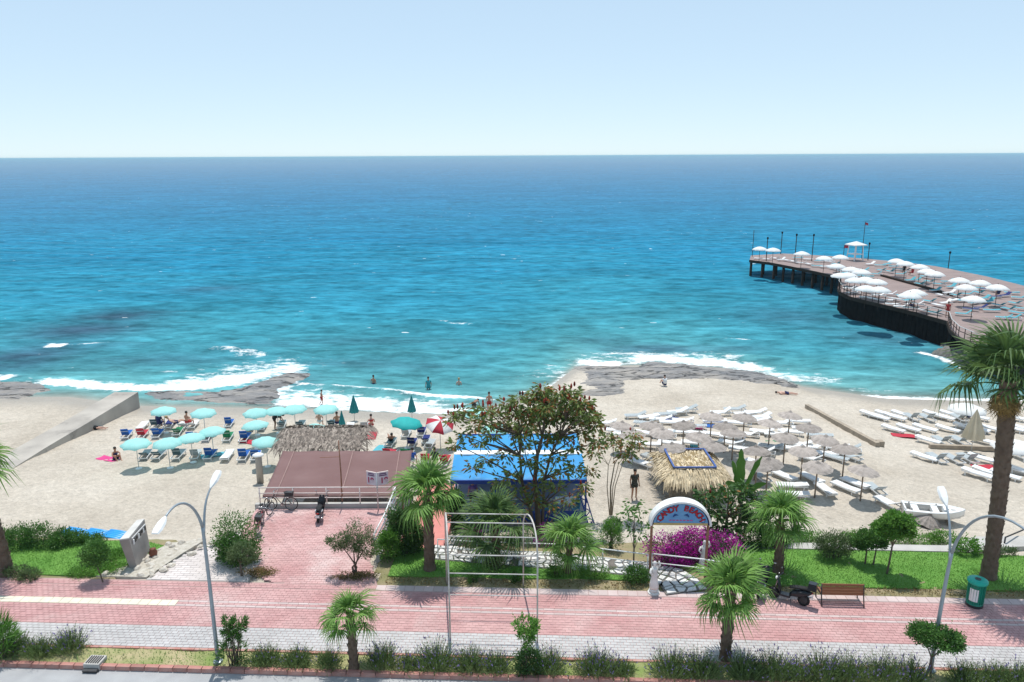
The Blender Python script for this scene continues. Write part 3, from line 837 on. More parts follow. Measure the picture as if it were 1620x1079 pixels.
# concrete wall running down the beach to the water
M_GROY = mat('old_concrete', (0.47, 0.43, 0.375), 0.9, (0.33, 0.30, 0.265), 0.5, 0.5, 12, detail=8, wear=((0.17, 0.155, 0.14), 0.7, 0.55, 0.7))
gw = MB()
A = [(-31.7, 44.8, -2.2, -2.1), (-31.5, 48, -2.5, -1.98), (-31.1, 53, -3.2, -1.85), (-30.7, 59.5, -3.6, -1.68)]
for (xa, ya, ba, ta), (xb, yb, bb, tb) in zip(A[:-1], A[1:]):
    w = 1.95
    gw.add([(xa, ya, ba), (xb, yb, bb), (xb, yb, tb), (xa, ya, ta), (xa - w, ya, ba), (xb - w, yb, bb), (xb - w, yb, tb), (xa - w, ya, ta)],
           [(3, 2, 1, 0)[::-1], (3, 7, 6, 2)[::-1], (7, 4, 5, 6), (0, 3, 7, 4), (1, 5, 6, 2)])
o = gw.build('concrete_wall', M_GROY)
tag(o, 'sloping concrete wall running down the sand into the water', 'wall')

# timber and kerb beams lying in the sand
def sand_beam(p0, p1, w, h, label, name='timber_beam', m=None):
    a, b = S(*p0), S(*p1)
    o = MB().beam(a + Vector((0, 0, h * .3)), b + Vector((0, 0, h * .3)), w, h).build(name, m or M_TIMBER)
    return tag(o, label, 'beam')
sand_beam((1276, 646), (1388, 708), 0.3, 0.42, 'long timber beam lying aslant in the sand')
sand_beam((1470, 708), (1660, 715), 0.25, 0.3, 'straight timber beam in the sand behind the cream parasol')
o = MB().box(S(1388, 705) + Vector((.15, 0, .12)), (.42, .42, .45)).build('wooden_post', M_TIMBER)
tag(o, 'short wooden post at the end of the long beam', 'post')

# ================================================================== railings
def rail_run(name, pts, posts, h, mid, label, r=0.03, m=None, zfun=None):
    """tubular railing along ground points: each rail and each post is a part"""
    root = empty(name, pts[0], 0, label, 'railing')
    o0 = Vector(pts[0])
    for k, hh in enumerate([h] + mid):
        MB().tube([Vector(p) - o0 + Vector((0, 0, hh)) for p in pts], r if k == 0 else r * .8, 7).build('rail', m or M_WHITE, root, True)
    pm = MB().tube([(0, 0, -0.05), (0, 0, h)], r, 7).mesh('post', True); pm.materials.append(m or M_WHITE)
    for p in posts:
        q = link_mesh('post', pm, None, root); q.location = Vector(p) - o0
    return root
ty = TY1 + 0.12
M_RAILW = mat('rail_paint', (0.74, 0.66, 0.62), 0.45, (0.66, 0.56, 0.52), 5)
rail_run('railing', [(TX0 + .1, ty, .2), (TX1 + .1, ty, .2)], [(x, ty, .2) for x in np.linspace(TX0 + .15, TX1 + .05, 5)], 0.85, [0.55, 0.3], 'pale tubular railing across the end of the pink terrace', 0.032, M_RAILW)
rail_run('railing', [(TX1 + .16, ty + .05, .12), (TX1 + .1, 32.0, .12), (TX1 - .05, 30.1, .12)], [(TX1 + .16, ty, .12), (TX1 + .13, 33.4, .12), (TX1 + .1, 32.0, .12), (TX1 - .05, 30.1, .12)], 0.9, [0.55, 0.25],
         'white railing along the side of the terrace beside the bushes', 0.035)
gp = [G(a, b) for a, b in [(693, 880), (755, 884), (816, 886), (877, 888), (953, 896), (1024, 905)]]
rail_run('railing', gp, gp, 0.82, [0.42], 'white two bar railing behind the stone path', 0.026)
gp = [G(a, b) for a, b in [(1030, 905), (1110, 914), (1160, 922)]]
rail_run('railing', gp, [gp[0], gp[2]], 0.85, [0.45], 'white railing between the two white statues', 0.028)

# ================================================================== beach bar with brown canvas roof, pavilion, huts
M_CANV = mat('brown_canvas', (0.180, 0.098, 0.092), 0.85, (0.215, 0.125, 0.118), 0.55, 0.5, 2.5, trans=0.08, detail=8, wear=((0.27, 0.18, 0.165), 0.5, 0.58, 0.4))
M_CANVS = mat('canvas_seam', (0.34, 0.22, 0.20), 0.85)
M_POSTB = mat('bar_post', (0.20, 0.13, 0.10), 0.7)
bar = empty('beach_bar', (-9.35, 37.8, -1.9), 0, 'flat brown canvas roof of the beach bar behind the terrace railing', 'bar')
BX = bar.location
def bar_z(u, v):      # u 0..1 across, v 0..1 away from the terrace
    return 0.48 + 0.22 * v - 0.05 * math.sin(math.pi * ((u * 4) % 1)) - 0.03 * math.sin(v * math.pi)
nu, nv = 40, 10
c0, c1 = (-12.55, 35.15), (-5.35, 35.15); d0, d1 = (-13.1, 40.6), (-5.75, 40.6)
mb = MB(); vs = []
for dz in (0.0, -0.06):
    for j in range(nv + 1):
        v = j / nv
        for i in range(nu + 1):
            u = i / nu
            x = (c0[0] * (1 - u) + c1[0] * u) * (1 - v) + (d0[0] * (1 - u) + d1[0] * u) * v
            y = c0[1] * (1 - v) + d0[1] * v
            vs.append(Vector((x, y, bar_z(u, v) + dz)) - BX)
n = (nu + 1) * (nv + 1); fs = []
for j in range(nv):
    for i in range(nu):
        a = j * (nu + 1) + i
        fs.append((a, a + 1, a + nu + 2, a + nu + 1)); fs.append((n + a, n + a + nu + 1, n + a + nu + 2, n + a + 1))
for i in range(nu):
    fs.append((i, n + i, n + i + 1, i + 1)); a = nv * (nu + 1) + i; fs.append((a, a + 1, n + a + 1, n + a))
for j in range(nv):
    a = j * (nu + 1); fs.append((a, a + nu + 1, n + a + nu + 1, n + a)); a += nu; fs.append((a, n + a, n + a + nu + 1, a + nu + 1))
mb.add(vs, fs).build('roof', M_CANV, bar, True)
for u in (0.085, 0.545, 0.905):
    pts = []
    for j in range(nv + 1):
        v = j / nv
        x = (c0[0] * (1 - u) + c1[0] * u) * (1 - v) + (d0[0] * (1 - u) + d1[0] * u) * v
        pts.append(Vector((x, c0[1] * (1 - v) + d0[1] * v, bar_z(u, v) + .02)) - BX)
    MB().tube(pts, 0.03, 5).build('roof_seam', M_CANVS, bar)
for x, y in ((-12.4, 35.5), (-9.0, 35.5), (-5.6, 35.5), (-12.9, 40.3), (-9.4, 40.3), (-6.0, 40.3)):
    MB().beam((x - BX.x, y - BX.y, -0.1), (x - BX.x, y - BX.y, 2.36), 0.1).build('post', M_POSTB, bar)
MB().beam((-12.6 - BX.x, 35.32 - BX.y, 2.28), (-5.4 - BX.x, 35.32 - BX.y, 2.28), 0.08, 0.14).build('beam', M_POSTB, bar)
MB().box((0.3, 0.2, 0.35), (4.5, 0.6, 1.0)).build('counter', M_TIMBER, bar)
# thin rust pole with a spar rising above the bar
M_RUST = mat('rusty_pole', (0.22, 0.10, 0.06), 0.8, (0.30, 0.16, 0.1), 6)
fp = empty('flag_pole', (-8.55, 35.05, 0.1), 0, 'thin rusty pole with a cross spar in front of the brown roof', 'pole')
MB().tube([(0, 0, 0), (0.02, 0, 1.7), (0, 0, 3.35)], [.04, .035, .025], 7).build('pole', M_RUST, fp, True)
MB().tube([(-1.0, 0.1, 2.42), (0, 0, 2.5)], .018, 5).build('spar', M_RUST, fp)

def strands(n, fn, L, W, droop=0.25, seg=3):
    """dry palm strands: fn(i) gives root point and direction"""
    V = []
    for i in range(n):
        p, d = fn(i)
        p = Vector(p); d = Vector(d).normalized()
        l = L * random.uniform(.7, 1.2); w = W * random.uniform(.6, 1.3)
        s = d.cross(Vector((0, 0, 1))); s = s.normalized() if s.length > 1e-3 else Vector((1, 0, 0))
        s = (s + Vector((0, 0, random.uniform(-.5, .5)))).normalized()
        q = p; wa = w
        for k in range(seg):
            d2 = (d + Vector((random.uniform(-.1, .1), random.uniform(-.1, .1), -droop * (k + 1)))).normalized()
            r = q + d2 * (l / seg); wb = w * (1 - (k + 1) / seg * .75)
            V.append([q - s * wa / 2, q + s * wa / 2, r + s * wb / 2, r - s * wb / 2]); q = r; wa = wb
    return np.array([[tuple(a) for a in v] for v in V])
M_THATCH = mat('straw_thatch', (0.66, 0.545, 0.37), 0.9, (0.50, 0.395, 0.25), 1.5, tint=0.5, trans=0.12)
M_THATCHG = mat('grey_thatch', (0.33, 0.28, 0.235), 0.9, (0.22, 0.18, 0.15), 1.5, tint=0.6, trans=0.1)
M_STRAW = mat('straw_under', (0.30, 0.22, 0.11), 0.95, (0.22, 0.16, 0.08), 3)
M_STRAWG = mat('grey_straw_under', (0.20, 0.165, 0.14), 0.95, (0.14, 0.12, 0.10), 3)
M_BLUEP = mat('blue_paint', (0.05, 0.10, 0.30), 0.5, (0.06, 0.12, 0.34), 3)
# straw hut with blue battens
hz = -1.45
hut = empty('thatched_hut', (9.75, 39.05, hz), 0, 'straw thatched hut with a square of blue battens on its roof', 'hut')
top = 2.15; hx, hy = 1.12, 1.3
mb = MB()
ex, ey, ez = 1.8, 2.0, 1.72
vs = [(-hx, -hy, top), (hx, -hy, top), (hx, hy, top), (-hx, hy, top), (-ex, -ey, ez), (ex, -ey, ez), (ex, ey, ez), (-ex, ey, ez)]
mb.add(vs, [(0, 1, 2, 3), (4, 5, 1, 0), (5, 6, 2, 1), (6, 7, 3, 2), (7, 4, 0, 3)]).build('roof', M_STRAW, hut)
def hut_fn(i):
    k = random.random()
    if k < 0.16:
        return (random.uniform(-hx, hx), random.uniform(-hy, hy), top + .03), (random.uniform(-.25, .25), -1, .25)
    side = random.choice('ffflrb'); a = random.uniform(-1, 1); lv = random.random() ** .8
    rx = hx + (ex - hx) * lv; ry = hy + (ey - hy) * lv; z = top + (ez - top) * lv + .04
    if side == 'f': return (a * rx, -ry, z), (a * .45, -1, -.35)
    if side == 'b': return (a * rx, ry, z), (a * .45, 1, -.35)
    if side == 'l': return (-rx, a * ry, z), (-1, a * .4, -.35)
    return (rx, a * ry, z), (1, a * .4, -.35)
link_mesh('thatch', quads_mesh('thatch', strands(1500, hut_fn, .62, .085, .3)), M_THATCH, hut)['kind'] = 'stuff'
for a, b in (((-hx, -hy), (hx, -hy)), ((hx, -hy), (hx, hy)), ((hx, hy), (-hx, hy)), ((-hx, hy), (-hx, -hy))):
    MB().beam((a[0], a[1], top + .09), (b[0], b[1], top + .09), .09, .07).build('batten', M_BLUEP, hut)
for sx in (-1, 1):
    for sy in (-1, 1):
        MB().tube([(sx * 1.35, sy * 1.6, -.2), (sx * 1.35, sy * 1.6, ez + .25)], .06, 7).build('post', M_TIMBER, hut, True)
MB().box((0, -1.1, .5), (2.4, .5, 1.0)).build('counter', M_TIMBER, hut)
# long grey thatched shelter
gh = empty('thatched_shelter', (-11.8, 44.8, -2.15), 0, 'long low shelter with shaggy grey thatch behind the brown roof', 'hut')
lx, ly0, ly1 = 2.6, -1.7, 1.9
mb = MB().add([(-lx, ly0, 1.95), (lx, ly0, 1.95), (lx, .5, 2.5), (-lx, .5, 2.5), (-lx, ly1, 2.0), (lx, ly1, 2.0)], [(0, 1, 2, 3), (3, 2, 5, 4)])
mb.build('roof', M_STRAWG, gh)
def gh_fn(i):
    a = random.uniform(-1, 1); v = random.random()
    y = ly0 + (ly1 - ly0) * v; z = 1.95 + .55 * (1 - abs(y - .5) / 2.2)
    if random.random() < .12:
        s = random.choice((-1, 1)); return (s * lx, y, z), (s, random.uniform(-.4, .4), -.3)
    return (a * lx, y, z + .06), (random.uniform(-.8, .8), -1 if y < .5 else 1, -.05)
link_mesh('thatch', quads_mesh('thatch', strands(1500, gh_fn, .7, .10, .32)), M_THATCHG, gh)['kind'] = 'stuff'
for x in (-2.4, -.9, .7, 2.3):
    for y in (-1.5, 1.7):
        MB().tube([(x, y, -.2), (x, y, 1.98)], .05, 6).build('post', M_TIMBER, gh, True)

# blue pavilion
M_BCANV = mat('blue_canvas', (0.045, 0.33, 0.70), 0.6, (0.06, 0.40, 0.74), 0.9, 0.5, 2.5, trans=0.25, detail=8, wear=((0.22, 0.50, 0.78), 0.6, 0.55, 0.5))
M_BSTEEL = mat('blue_steel', (0.012, 0.05, 0.27), 0.45, (0.015, 0.06, 0.32), 3)
M_FLOOR = mat('pavilion_floor', (0.20, 0.21, 0.25), 0.8, (0.16, 0.17, 0.2), 2)
pz = -1.35
pav = empty('beach_pavilion', (0.3, 38.7, pz), 0, 'open beach pavilion with bright blue canvas roof and blue posts behind the tall tree', 'pavilion')
PX0, PX1, PF, PB = -3.45, 3.45, -3.2, 3.3
MB().box((0, 0, -.05), (PX1 - PX0 + .3, PB - PF + .2, .35)).build('floor', M_FLOOR, pav)
def canvas(y0, y1, z0, z1, name):
    mb = MB(); vs = []; nu, nv = 36, 6
    for dz in (0, -.03):
        for j in range(nv + 1):
            for i in range(nu + 1):
                u = i / nu; v = j / nv
                sag = .16 * math.sin(math.pi * ((u * 5) % 1)) * (1 - .3 * v)
                vs.append((PX0 + (PX1 - PX0) * u, y0 + (y1 - y0) * v, z0 + (z1 - z0) * v - sag + dz))
    n = (nu + 1) * (nv + 1); fs = []
    for j in range(nv):
        for i in range(nu):
            a = j * (nu + 1) + i
            fs += [(a, a + 1, a + nu + 2, a + nu + 1), (n + a, n + a + nu + 1, n + a + nu + 2, n + a + 1)]
    for i in range(nu): fs.append((i, n + i, n + i + 1, i + 1))
    mb.add(vs, fs).build(name, M_BCANV, pav, True)
canvas(PF, -.35, 2.5, 2.72, 'canopy'); canvas(.25, PB, 2.72, 2.5, 'canopy')
MB().box((0, -.05, 2.66), (PX1 - PX0, .56, .07)).build('gutter', M_WHITE, pav)
MB().beam((PX0, PF - .02, 2.38), (PX1, PF - .02, 2.38), .07, .2).build('beam', M_BSTEEL, pav)
MB().beam((PX0, PB, 2.4), (PX1, PB, 2.4), .07, .16).build('beam', M_BSTEEL, pav)
for x in (PX0 + .05, -1.2, 1.2, PX1 - .05):
    for y in (PF + .02, 0, PB - .05):
        if x == 1.2 and y == PF + .02: continue
        MB().beam((x, y, 0), (x, y, 2.4), .09).build('post', M_BSTEEL, pav)
# slanted lattice truss at the street corner
tr = empty('lattice_truss', (0, 0, 0)); tr.parent = pav
bpy.data.objects.remove(tr)
mb = MB(); a0, a1 = Vector((2.9, PF - .1, 2.3)), Vector((3.55, PF - .35, .1)); w_ = Vector((.28, 0, .05))
mb.beam(a0, a1, .06); mb.beam(a0 + w_, a1 + w_, .06)
for k in range(9):
    p = a0.lerp(a1, k / 9); q = a0.lerp(a1, (k + 1) / 9)
    mb.beam(p, q + w_, .04) if k % 2 else mb.beam(p + w_, q, .04)
mb.build('lattice_truss', M_BSTEEL, pav)
MB().box((0, PB - .1, 1.0), (PX1 - PX0 - .2, .06, 1.9)).build('back_screen', mat('screen', (.06, .08, .13), .8), pav)
MB().box((0, PF + .05, .45), (PX1 - PX0 - .3, .06, .55)).build('front_panel', M_BSTEEL, pav)
# tables and blue chairs in the pavilion
M_BPLAS = mat('blue_plastic', (0.05, 0.26, 0.42), 0.4)
def table(loc, label):
    t = empty('table', loc, 0, label, 'table', 'pavilion tables')
    MB().box((0, 0, .72), (.9, .9, .04)).build('tabletop', M_WPLAS, t)
    for sx in (-.38, .38):
        for sy in (-.38, .38): MB().beam((sx, sy, 0), (sx, sy, .7), .05).build('leg', M_WPLAS, t)
def chair(loc, rz, label, m, grp='pavilion chairs'):
    t = empty('chair', loc, rz, label, 'chair', grp)
    MB().box((0, 0, .43), (.46, .46, .04)).build('seat', m, t)
    MB().box((0, .23, .68), (.46, .04, .45), M=Matrix.Rotation(-.15, 3, 'X')).build('backrest', m, t)
    for sx in (-.2, .2):
        for sy in (-.2, .2): MB().beam((sx, sy, 0), (sx, sy, .42), .04).build('leg', m, t)
    return t
fz = pz + .13
table((2.7, 36.5, fz), 'white table at the lattice truss corner of the pavilion'); table((-1.7, 36.6, fz), 'white table in the pavilion behind the fan palm')
chair((1.6, 36.1, fz), .3, 'pale blue chair in the pavilion beside the tree trunk', M_BPLAS)
chair((2.3, 36.0, fz), 2.6, 'pale blue chair in front of the truss corner table', M_BPLAS)
chair((3.2, 36.3, fz), -1.2, 'pale blue chair beneath the slanted truss', M_BPLAS)
chair((-2.5, 36.4, fz), 1.2, 'blue chair at the pavilion corner beside the coral ramp', M_BPLAS)

# ================================================================== plants
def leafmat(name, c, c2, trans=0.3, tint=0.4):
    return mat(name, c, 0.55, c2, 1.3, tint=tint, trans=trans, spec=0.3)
L_DARK = leafmat('leaf_dark', (0.045, 0.105, 0.025), (0.07, 0.145, 0.035))
L_MID = leafmat('leaf_mid', (0.065, 0.165, 0.03), (0.10, 0.21, 0.045))
L_LIGHT = leafmat('leaf_light', (0.105, 0.25, 0.035), (0.16, 0.32, 0.06))
L_OLIVE = leafmat('leaf_olive', (0.095, 0.155, 0.055), (0.14, 0.19, 0.08))
L_PALM = leafmat('leaf_palm', (0.115, 0.245, 0.045), (0.17, 0.30, 0.065), tint=0.35)
L_PALMD = leafmat('leaf_palm_dark', (0.060, 0.125, 0.035), (0.10, 0.165, 0.045), tint=0.35)
L_DRY = leafmat('leaf_dry', (0.34, 0.23, 0.075), (0.27, 0.17, 0.06))
L_GREY = leafmat('leaf_lavender', (0.10, 0.165, 0.05), (0.16, 0.22, 0.075))
L_PURP = leafmat('flower_purple', (0.24, 0.18, 0.42), (0.30, 0.24, 0.48))
L_MAG = leafmat('flower_magenta', (0.50, 0.02, 0.36), (0.62, 0.05, 0.46), 0.35)
L_RED = leafmat('flower_red', (0.42, 0.055, 0.03), (0.30, 0.06, 0.04))
L_ORNG = leafmat('leaf_russet', (0.33, 0.12, 0.035), (0.25, 0.15, 0.05))
L_CASTOR = leafmat('leaf_castor', (0.13, 0.205, 0.055), (0.20, 0.25, 0.075), 0.42)
L_BED = leafmat('leaf_groundcover', (0.26, 0.16, 0.07), (0.20, 0.20, 0.07))
M_BARK = mat('bark', (0.16, 0.12, 0.09), 0.9, (0.10, 0.075, 0.055), 5, 0.6, 18)
M_BARKP = mat('pale_bark', (0.30, 0.25, 0.19), 0.9, (0.22, 0.18, 0.13), 5, 0.4, 18)
M_PTRUNK = mat('palm_trunk', (0.115, 0.075, 0.052), 0.95, (0.17, 0.12, 0.085), 4, 0.7, 14)

def at_y(px, py, Y):
    d = ray(px, py); t = Y / d.y
    return Vector((t * d.x, Y, CAM_H + t * d.z))
def clump_leaves(clumps, n_per, L, W, up=0.35, hang=0.0, shell=0.55):
    """leaves in sub-clumps spread through ellipsoids; clumps: (cx,cy,cz,rx,ry,rz)"""
    Cs = []; Ds = []; Ts = []
    for (cx, cy, cz, rx, ry, rz) in clumps:
        k = max(6, int(n_per / 30))
        d = rng.normal(size=(k, 3)); d /= np.linalg.norm(d, axis=1, keepdims=True)
        rad = shell + (1 - shell) * rng.random((k, 1)) ** 0.5
        sc = d * rad
        w = rng.random(k) + .35; w /= w.sum()
        idx = rng.choice(k, size=n_per, p=w)
        g = rng.normal(0, 0.19, (n_per, 3))
        p = sc[idx] + g
        C = p * np.array([rx, ry, rz]) + np.array([cx, cy, cz])
        D = p * np.array([1, 1, .7]) + rng.normal(0, .55, (n_per, 3)) + np.array([0, 0, up - hang])
        Cs.append(C); Ds.append(D)
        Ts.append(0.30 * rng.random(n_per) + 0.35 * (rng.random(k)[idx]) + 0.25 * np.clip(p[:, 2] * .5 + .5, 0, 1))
    C = np.concatenate(Cs); D = np.concatenate(Ds); T = np.concatenate(Ts)
    n = len(C)
    return leaf_arrays(C, D, L * rng.uniform(.7, 1.25, n), W * rng.uniform(.7, 1.25, n)), T
def limb(mb, a, b, r0, r1, bend=0.15, n=5):
    a = Vector(a); b = Vector(b); l = (b - a).length
    m = a.lerp(b, .5) + Vector((random.uniform(-1, 1), random.uniform(-1, 1), random.uniform(0, .6))) * l * bend
    pts = [a.lerp(m, t) * (1 - t) + m.lerp(b, t) * t for t in np.linspace(0, 1, n)]
    mb.tube(pts, [r0 + (r1 - r0) * i / (n - 1) for i in range(n)], 6)
def tree(name, base, clumps, label, cat, leaf, n_per=700, L=.09, W=.05, trunk=.07, fork=None, bark=None, group=None, up=.35, stems=1):
    """trunk with limbs into each clump, and a crown of leaves; clumps are relative to the base"""
    root = empty(name, base, 0, label, cat, group)
    mb = MB()
    zmin = min(c[2] - c[5] for c in clumps)
    for s in range(stems):
        off = Vector((random.uniform(-.12, .12), random.uniform(-.12, .12), 0)) * (stems > 1)
        f = Vector(fork) if fork else Vector((sum(c[0] for c in clumps) / len(clumps) * .6, sum(c[1] for c in clumps) / len(clumps) * .6, max(.12, zmin)))
        f = f + Vector((random.uniform(-.1, .1), random.uniform(-.1, .1), 0)) * (stems > 1)
        limb(mb, off + Vector((0, 0, -.15)), f, trunk, trunk * .75, .06)
        for i, c in enumerate(clumps):
            if stems > 1 and i % stems != s: continue
            cc = Vector(c[:3])
            limb(mb, f, cc, trunk * .6, trunk * .25)
            for _ in range(4):
                d = Vector((random.uniform(-1, 1), random.uniform(-1, 1), random.uniform(-.3, 1)))
                d = Vector((d.x * c[3], d.y * c[4], d.z * c[5])) * .75
                limb(mb, cc.lerp(f, .25), cc + d, trunk * .25, trunk * .08, .2, 4)
    mb.build('trunk', bark or M_BARK, root, True)
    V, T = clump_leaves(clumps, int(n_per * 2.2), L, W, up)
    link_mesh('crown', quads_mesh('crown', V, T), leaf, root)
    return root
def bush(name, base, clumps, label, leaf, n_per=700, L=.08, W=.045, cat='bush', group=None, up=.35):
    root = empty(name, base, 0, label, cat, group)
    mb = MB()
    for c in clumps:
        for _ in range(5):
            e = Vector((c[0] + random.uniform(-.6, .6) * c[3], c[1] + random.uniform(-.6, .6) * c[4], c[2] + random.uniform(-.2, .6) * c[5]))
            limb(mb, (c[0] * .5 + random.uniform(-.1, .1), c[1] * .5 + random.uniform(-.1, .1), -.1), e, .022, .008, .12, 4)
    mb.build('stem', M_BARK, root, True)
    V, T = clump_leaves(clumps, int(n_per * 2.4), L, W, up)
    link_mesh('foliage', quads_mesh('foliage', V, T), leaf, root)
    return root

# ---- fan palms
def frond_mesh(name, R=0.8, pet=0.75, nl=30, span=250, droop=.35, fold=.25, m=None, ww=.055):
    """one fan leaf: petiole along +X then a fan of leaflets that droop at the tips"""
    V = []
    def strip(pts, ws, s):
        for a, b, wa, wb in zip(pts[:-1], pts[1:], ws[:-1], ws[1:]):
            V.append([a - s * wa / 2, a + s * wa / 2, b + s * wb / 2, b - s * wb / 2])
    pp = [Vector((pet * t, 0, .10 * math.sin(t * 2.4) - .06 * t * t)) for t in np.linspace(0, 1, 5)]
    strip(pp, [.06, .045, .04, .035, .03], Vector((0, 1, 0)))
    strip(pp, [.05, .04, .035, .03, .03], Vector((0, 0, 1)))
    hub = pp[-1]
    for i in range(nl):
        a = R_(-span / 2 + span * i / (nl - 1)) * (1 + .04 * random.uniform(-1, 1))
        l = R * (0.72 + .28 * math.cos(a * .6)) * random.uniform(.88, 1.08)
        d = Vector((math.cos(a), math.sin(a), fold * abs(math.sin(a)) + random.uniform(-.06, .06)))
        s = Vector((-math.sin(a), math.cos(a), random.uniform(-.5, .5))).normalized()
        p0 = hub; p1 = hub + d * l * .45; p2 = hub + d * l * .75 + Vector((0, 0, -droop * l * .22)); p3 = hub + d * l * .96 + Vector((0, 0, -droop * l * .75 * random.uniform(.6, 1.5)))
        strip([p0, p1, p2, p3], [ww * .35, ww * 1.1, ww * .8, ww * .12], s)
    me = quads_mesh(name, np.array([[tuple(q) for q in v] for v in V]))
    me.materials.append(m)
    return me
FR = [frond_mesh('frond', .8, .55, 30, 250, .6, .25, L_PALM), frond_mesh('frond', .88, .62, 28, 235, .85, .2, L_PALM), frond_mesh('frond', .78, .45, 30, 250, .4, .35, L_PALM), frond_mesh('frond', .9, .7, 26, 225, 1.0, .15, L_PALM)]
FRD = [frond_mesh('frond', .85, .75, 28, 240, .7, .25, L_PALMD), frond_mesh('frond', .95, .8, 26, 225, 1.0, .2, L_PALMD), frond_mesh('frond', .8, .6, 28, 235, .4, .3, L_PALMD)]
FRY = [frond_mesh('frond', .8, .6, 22, 200, 1.1, -.2, L_DRY, .06)]
def palm_trunk(h, r0, r1, lean, scales=True, rings=26):
    mb = MB()
    n = max(8, int(h * 5)); pts = []; rad = []
    for i in range(n + 1):
        t = i / n
        pts.append(Vector((lean[0] * t * t, lean[1] * t * t, -.15 + (h + .15) * t)))
        rad.append((r0 + (r1 - r0) * t) * (1 + (.25 * (1 - t * 8) if t < .125 else 0)) * (1.0 + .05 * math.sin(i * 2.1)))
    mb.tube(pts, rad, 12)
    if scales:       # stubs of cut leaf bases
        k = int(h * 22)
        for i in range(k):
            t = .04 + .95 * i / k
            p = Vector((lean[0] * t * t, lean[1] * t * t, h * t)); a = i * 2.4
            rr = r0 + (r1 - r0) * t
            d = Vector((math.cos(a), math.sin(a), 0)); s = Vector((-math.sin(a), math.cos(a), 0))
            b = p + d * rr * .92; w = .07 * (rr / .15) ** .5; l = .10 + .05 * random.random()
            tip = b + d * .07 + Vector((0, 0, l))
            mb.add([b - s * w, b + s * w, tip, b + Vector((0, 0, -.05)) + d * .03], [(0, 1, 2), (0, 3, 2), (3, 1, 2)])
    return mb
def fan_palm(base, h, r0, r1, label, nf=34, size=1.0, lean=(0, 0), dry=0, meshes=None, lo=-35, hi=90, name='fan_palm', group='fan palms'):
    root = empty(name, base, 0, label, 'palm', group)
    palm_trunk(h, r0, r1, lean).build('trunk', M_PTRUNK, root)
    top = Vector((lean[0], lean[1], h))
    meshes = meshes or FR
    nf = int(nf * .66)
    for i in range(nf):
        t = (i + .5) / nf
        el = R_(hi + (lo - hi) * t ** 1.05 + random.uniform(-7, 7)); az = i * 2.39996 + random.uniform(-.25, .25)
        f = link_mesh('frond', meshes[i % len(meshes)], None, root)
        M = Matrix.Rotation(az, 4, 'Z') @ Matrix.Rotation(-el, 4, 'Y') @ Matrix.Rotation(random.uniform(-.5, .5), 4, 'X')
        s = size * random.uniform(.88, 1.12) * (0.8 + .2 * math.sin(math.pi * t))
        s *= 1.12
        f.matrix_local = Matrix.Translation(top + Vector((math.cos(az), math.sin(az), 0)) * r1 * .4 + Vector((0, 0, -.22 * t))) @ M @ Matrix.Scale(s, 4)
    for i in range(dry):
        az = i * 2.39996; el = R_(-48 - 22 * random.random())
        f = link_mesh('dry_frond', FRY[0], None, root)
        f.matrix_local = Matrix.Translation(top + Vector((0, 0, -.25))) @ Matrix.Rotation(az, 4, 'Z') @ Matrix.Rotation(-el, 4, 'Y') @ Matrix.Scale(size * random.uniform(.42, .62), 4)
    return root
fan_palm(G(1563, 914), 8.45, .27, .31, 'tall dark palm with a shaggy brown skirt beside the green bin', 38, 1.52, (-.35, .1), 18, FRD, -18, 88)
fan_palm(G(11, 908), 4.9, .27, .20, 'tall palm cut off by the picture edge beside the left lawn', 30, 1.15, (-.75, 0), 4)
fan_palm(G(680, 901), 3.55, .24, .17, 'fan palm with a thick straight trunk beside the dark shrubs', 32, 1.04, (.02, 0))
fan_palm(G(560, 1056, .0), 1.95, .17, .13, 'small bright palm in the planting strip before the terrace', 22, .76, (-.03, 0), 0, None, -25, 88)
fan_palm(G(1147, 1042), 2.65, .19, .17, 'bushy fan palm in the planting strip before the arch sign', 32, .98, (.05, 0), 0, None, -38, 90)
fan_palm(G(1231, 906), 2.4, .22, .15, 'fan palm standing on the lawn behind the parked scooters', 32, .98, (-.1, .0))
fan_palm(G(898, 906), 1.45, .17, .12, 'young fan palm on the lawn beside the stone path', 28, .9, (.1, 0))
fan_palm(G(784, 893), 1.75, .19, .15, 'shaded fan palm before the blue pavilion under the white frame', 30, 1.1, (0, .1), 0, FRD)

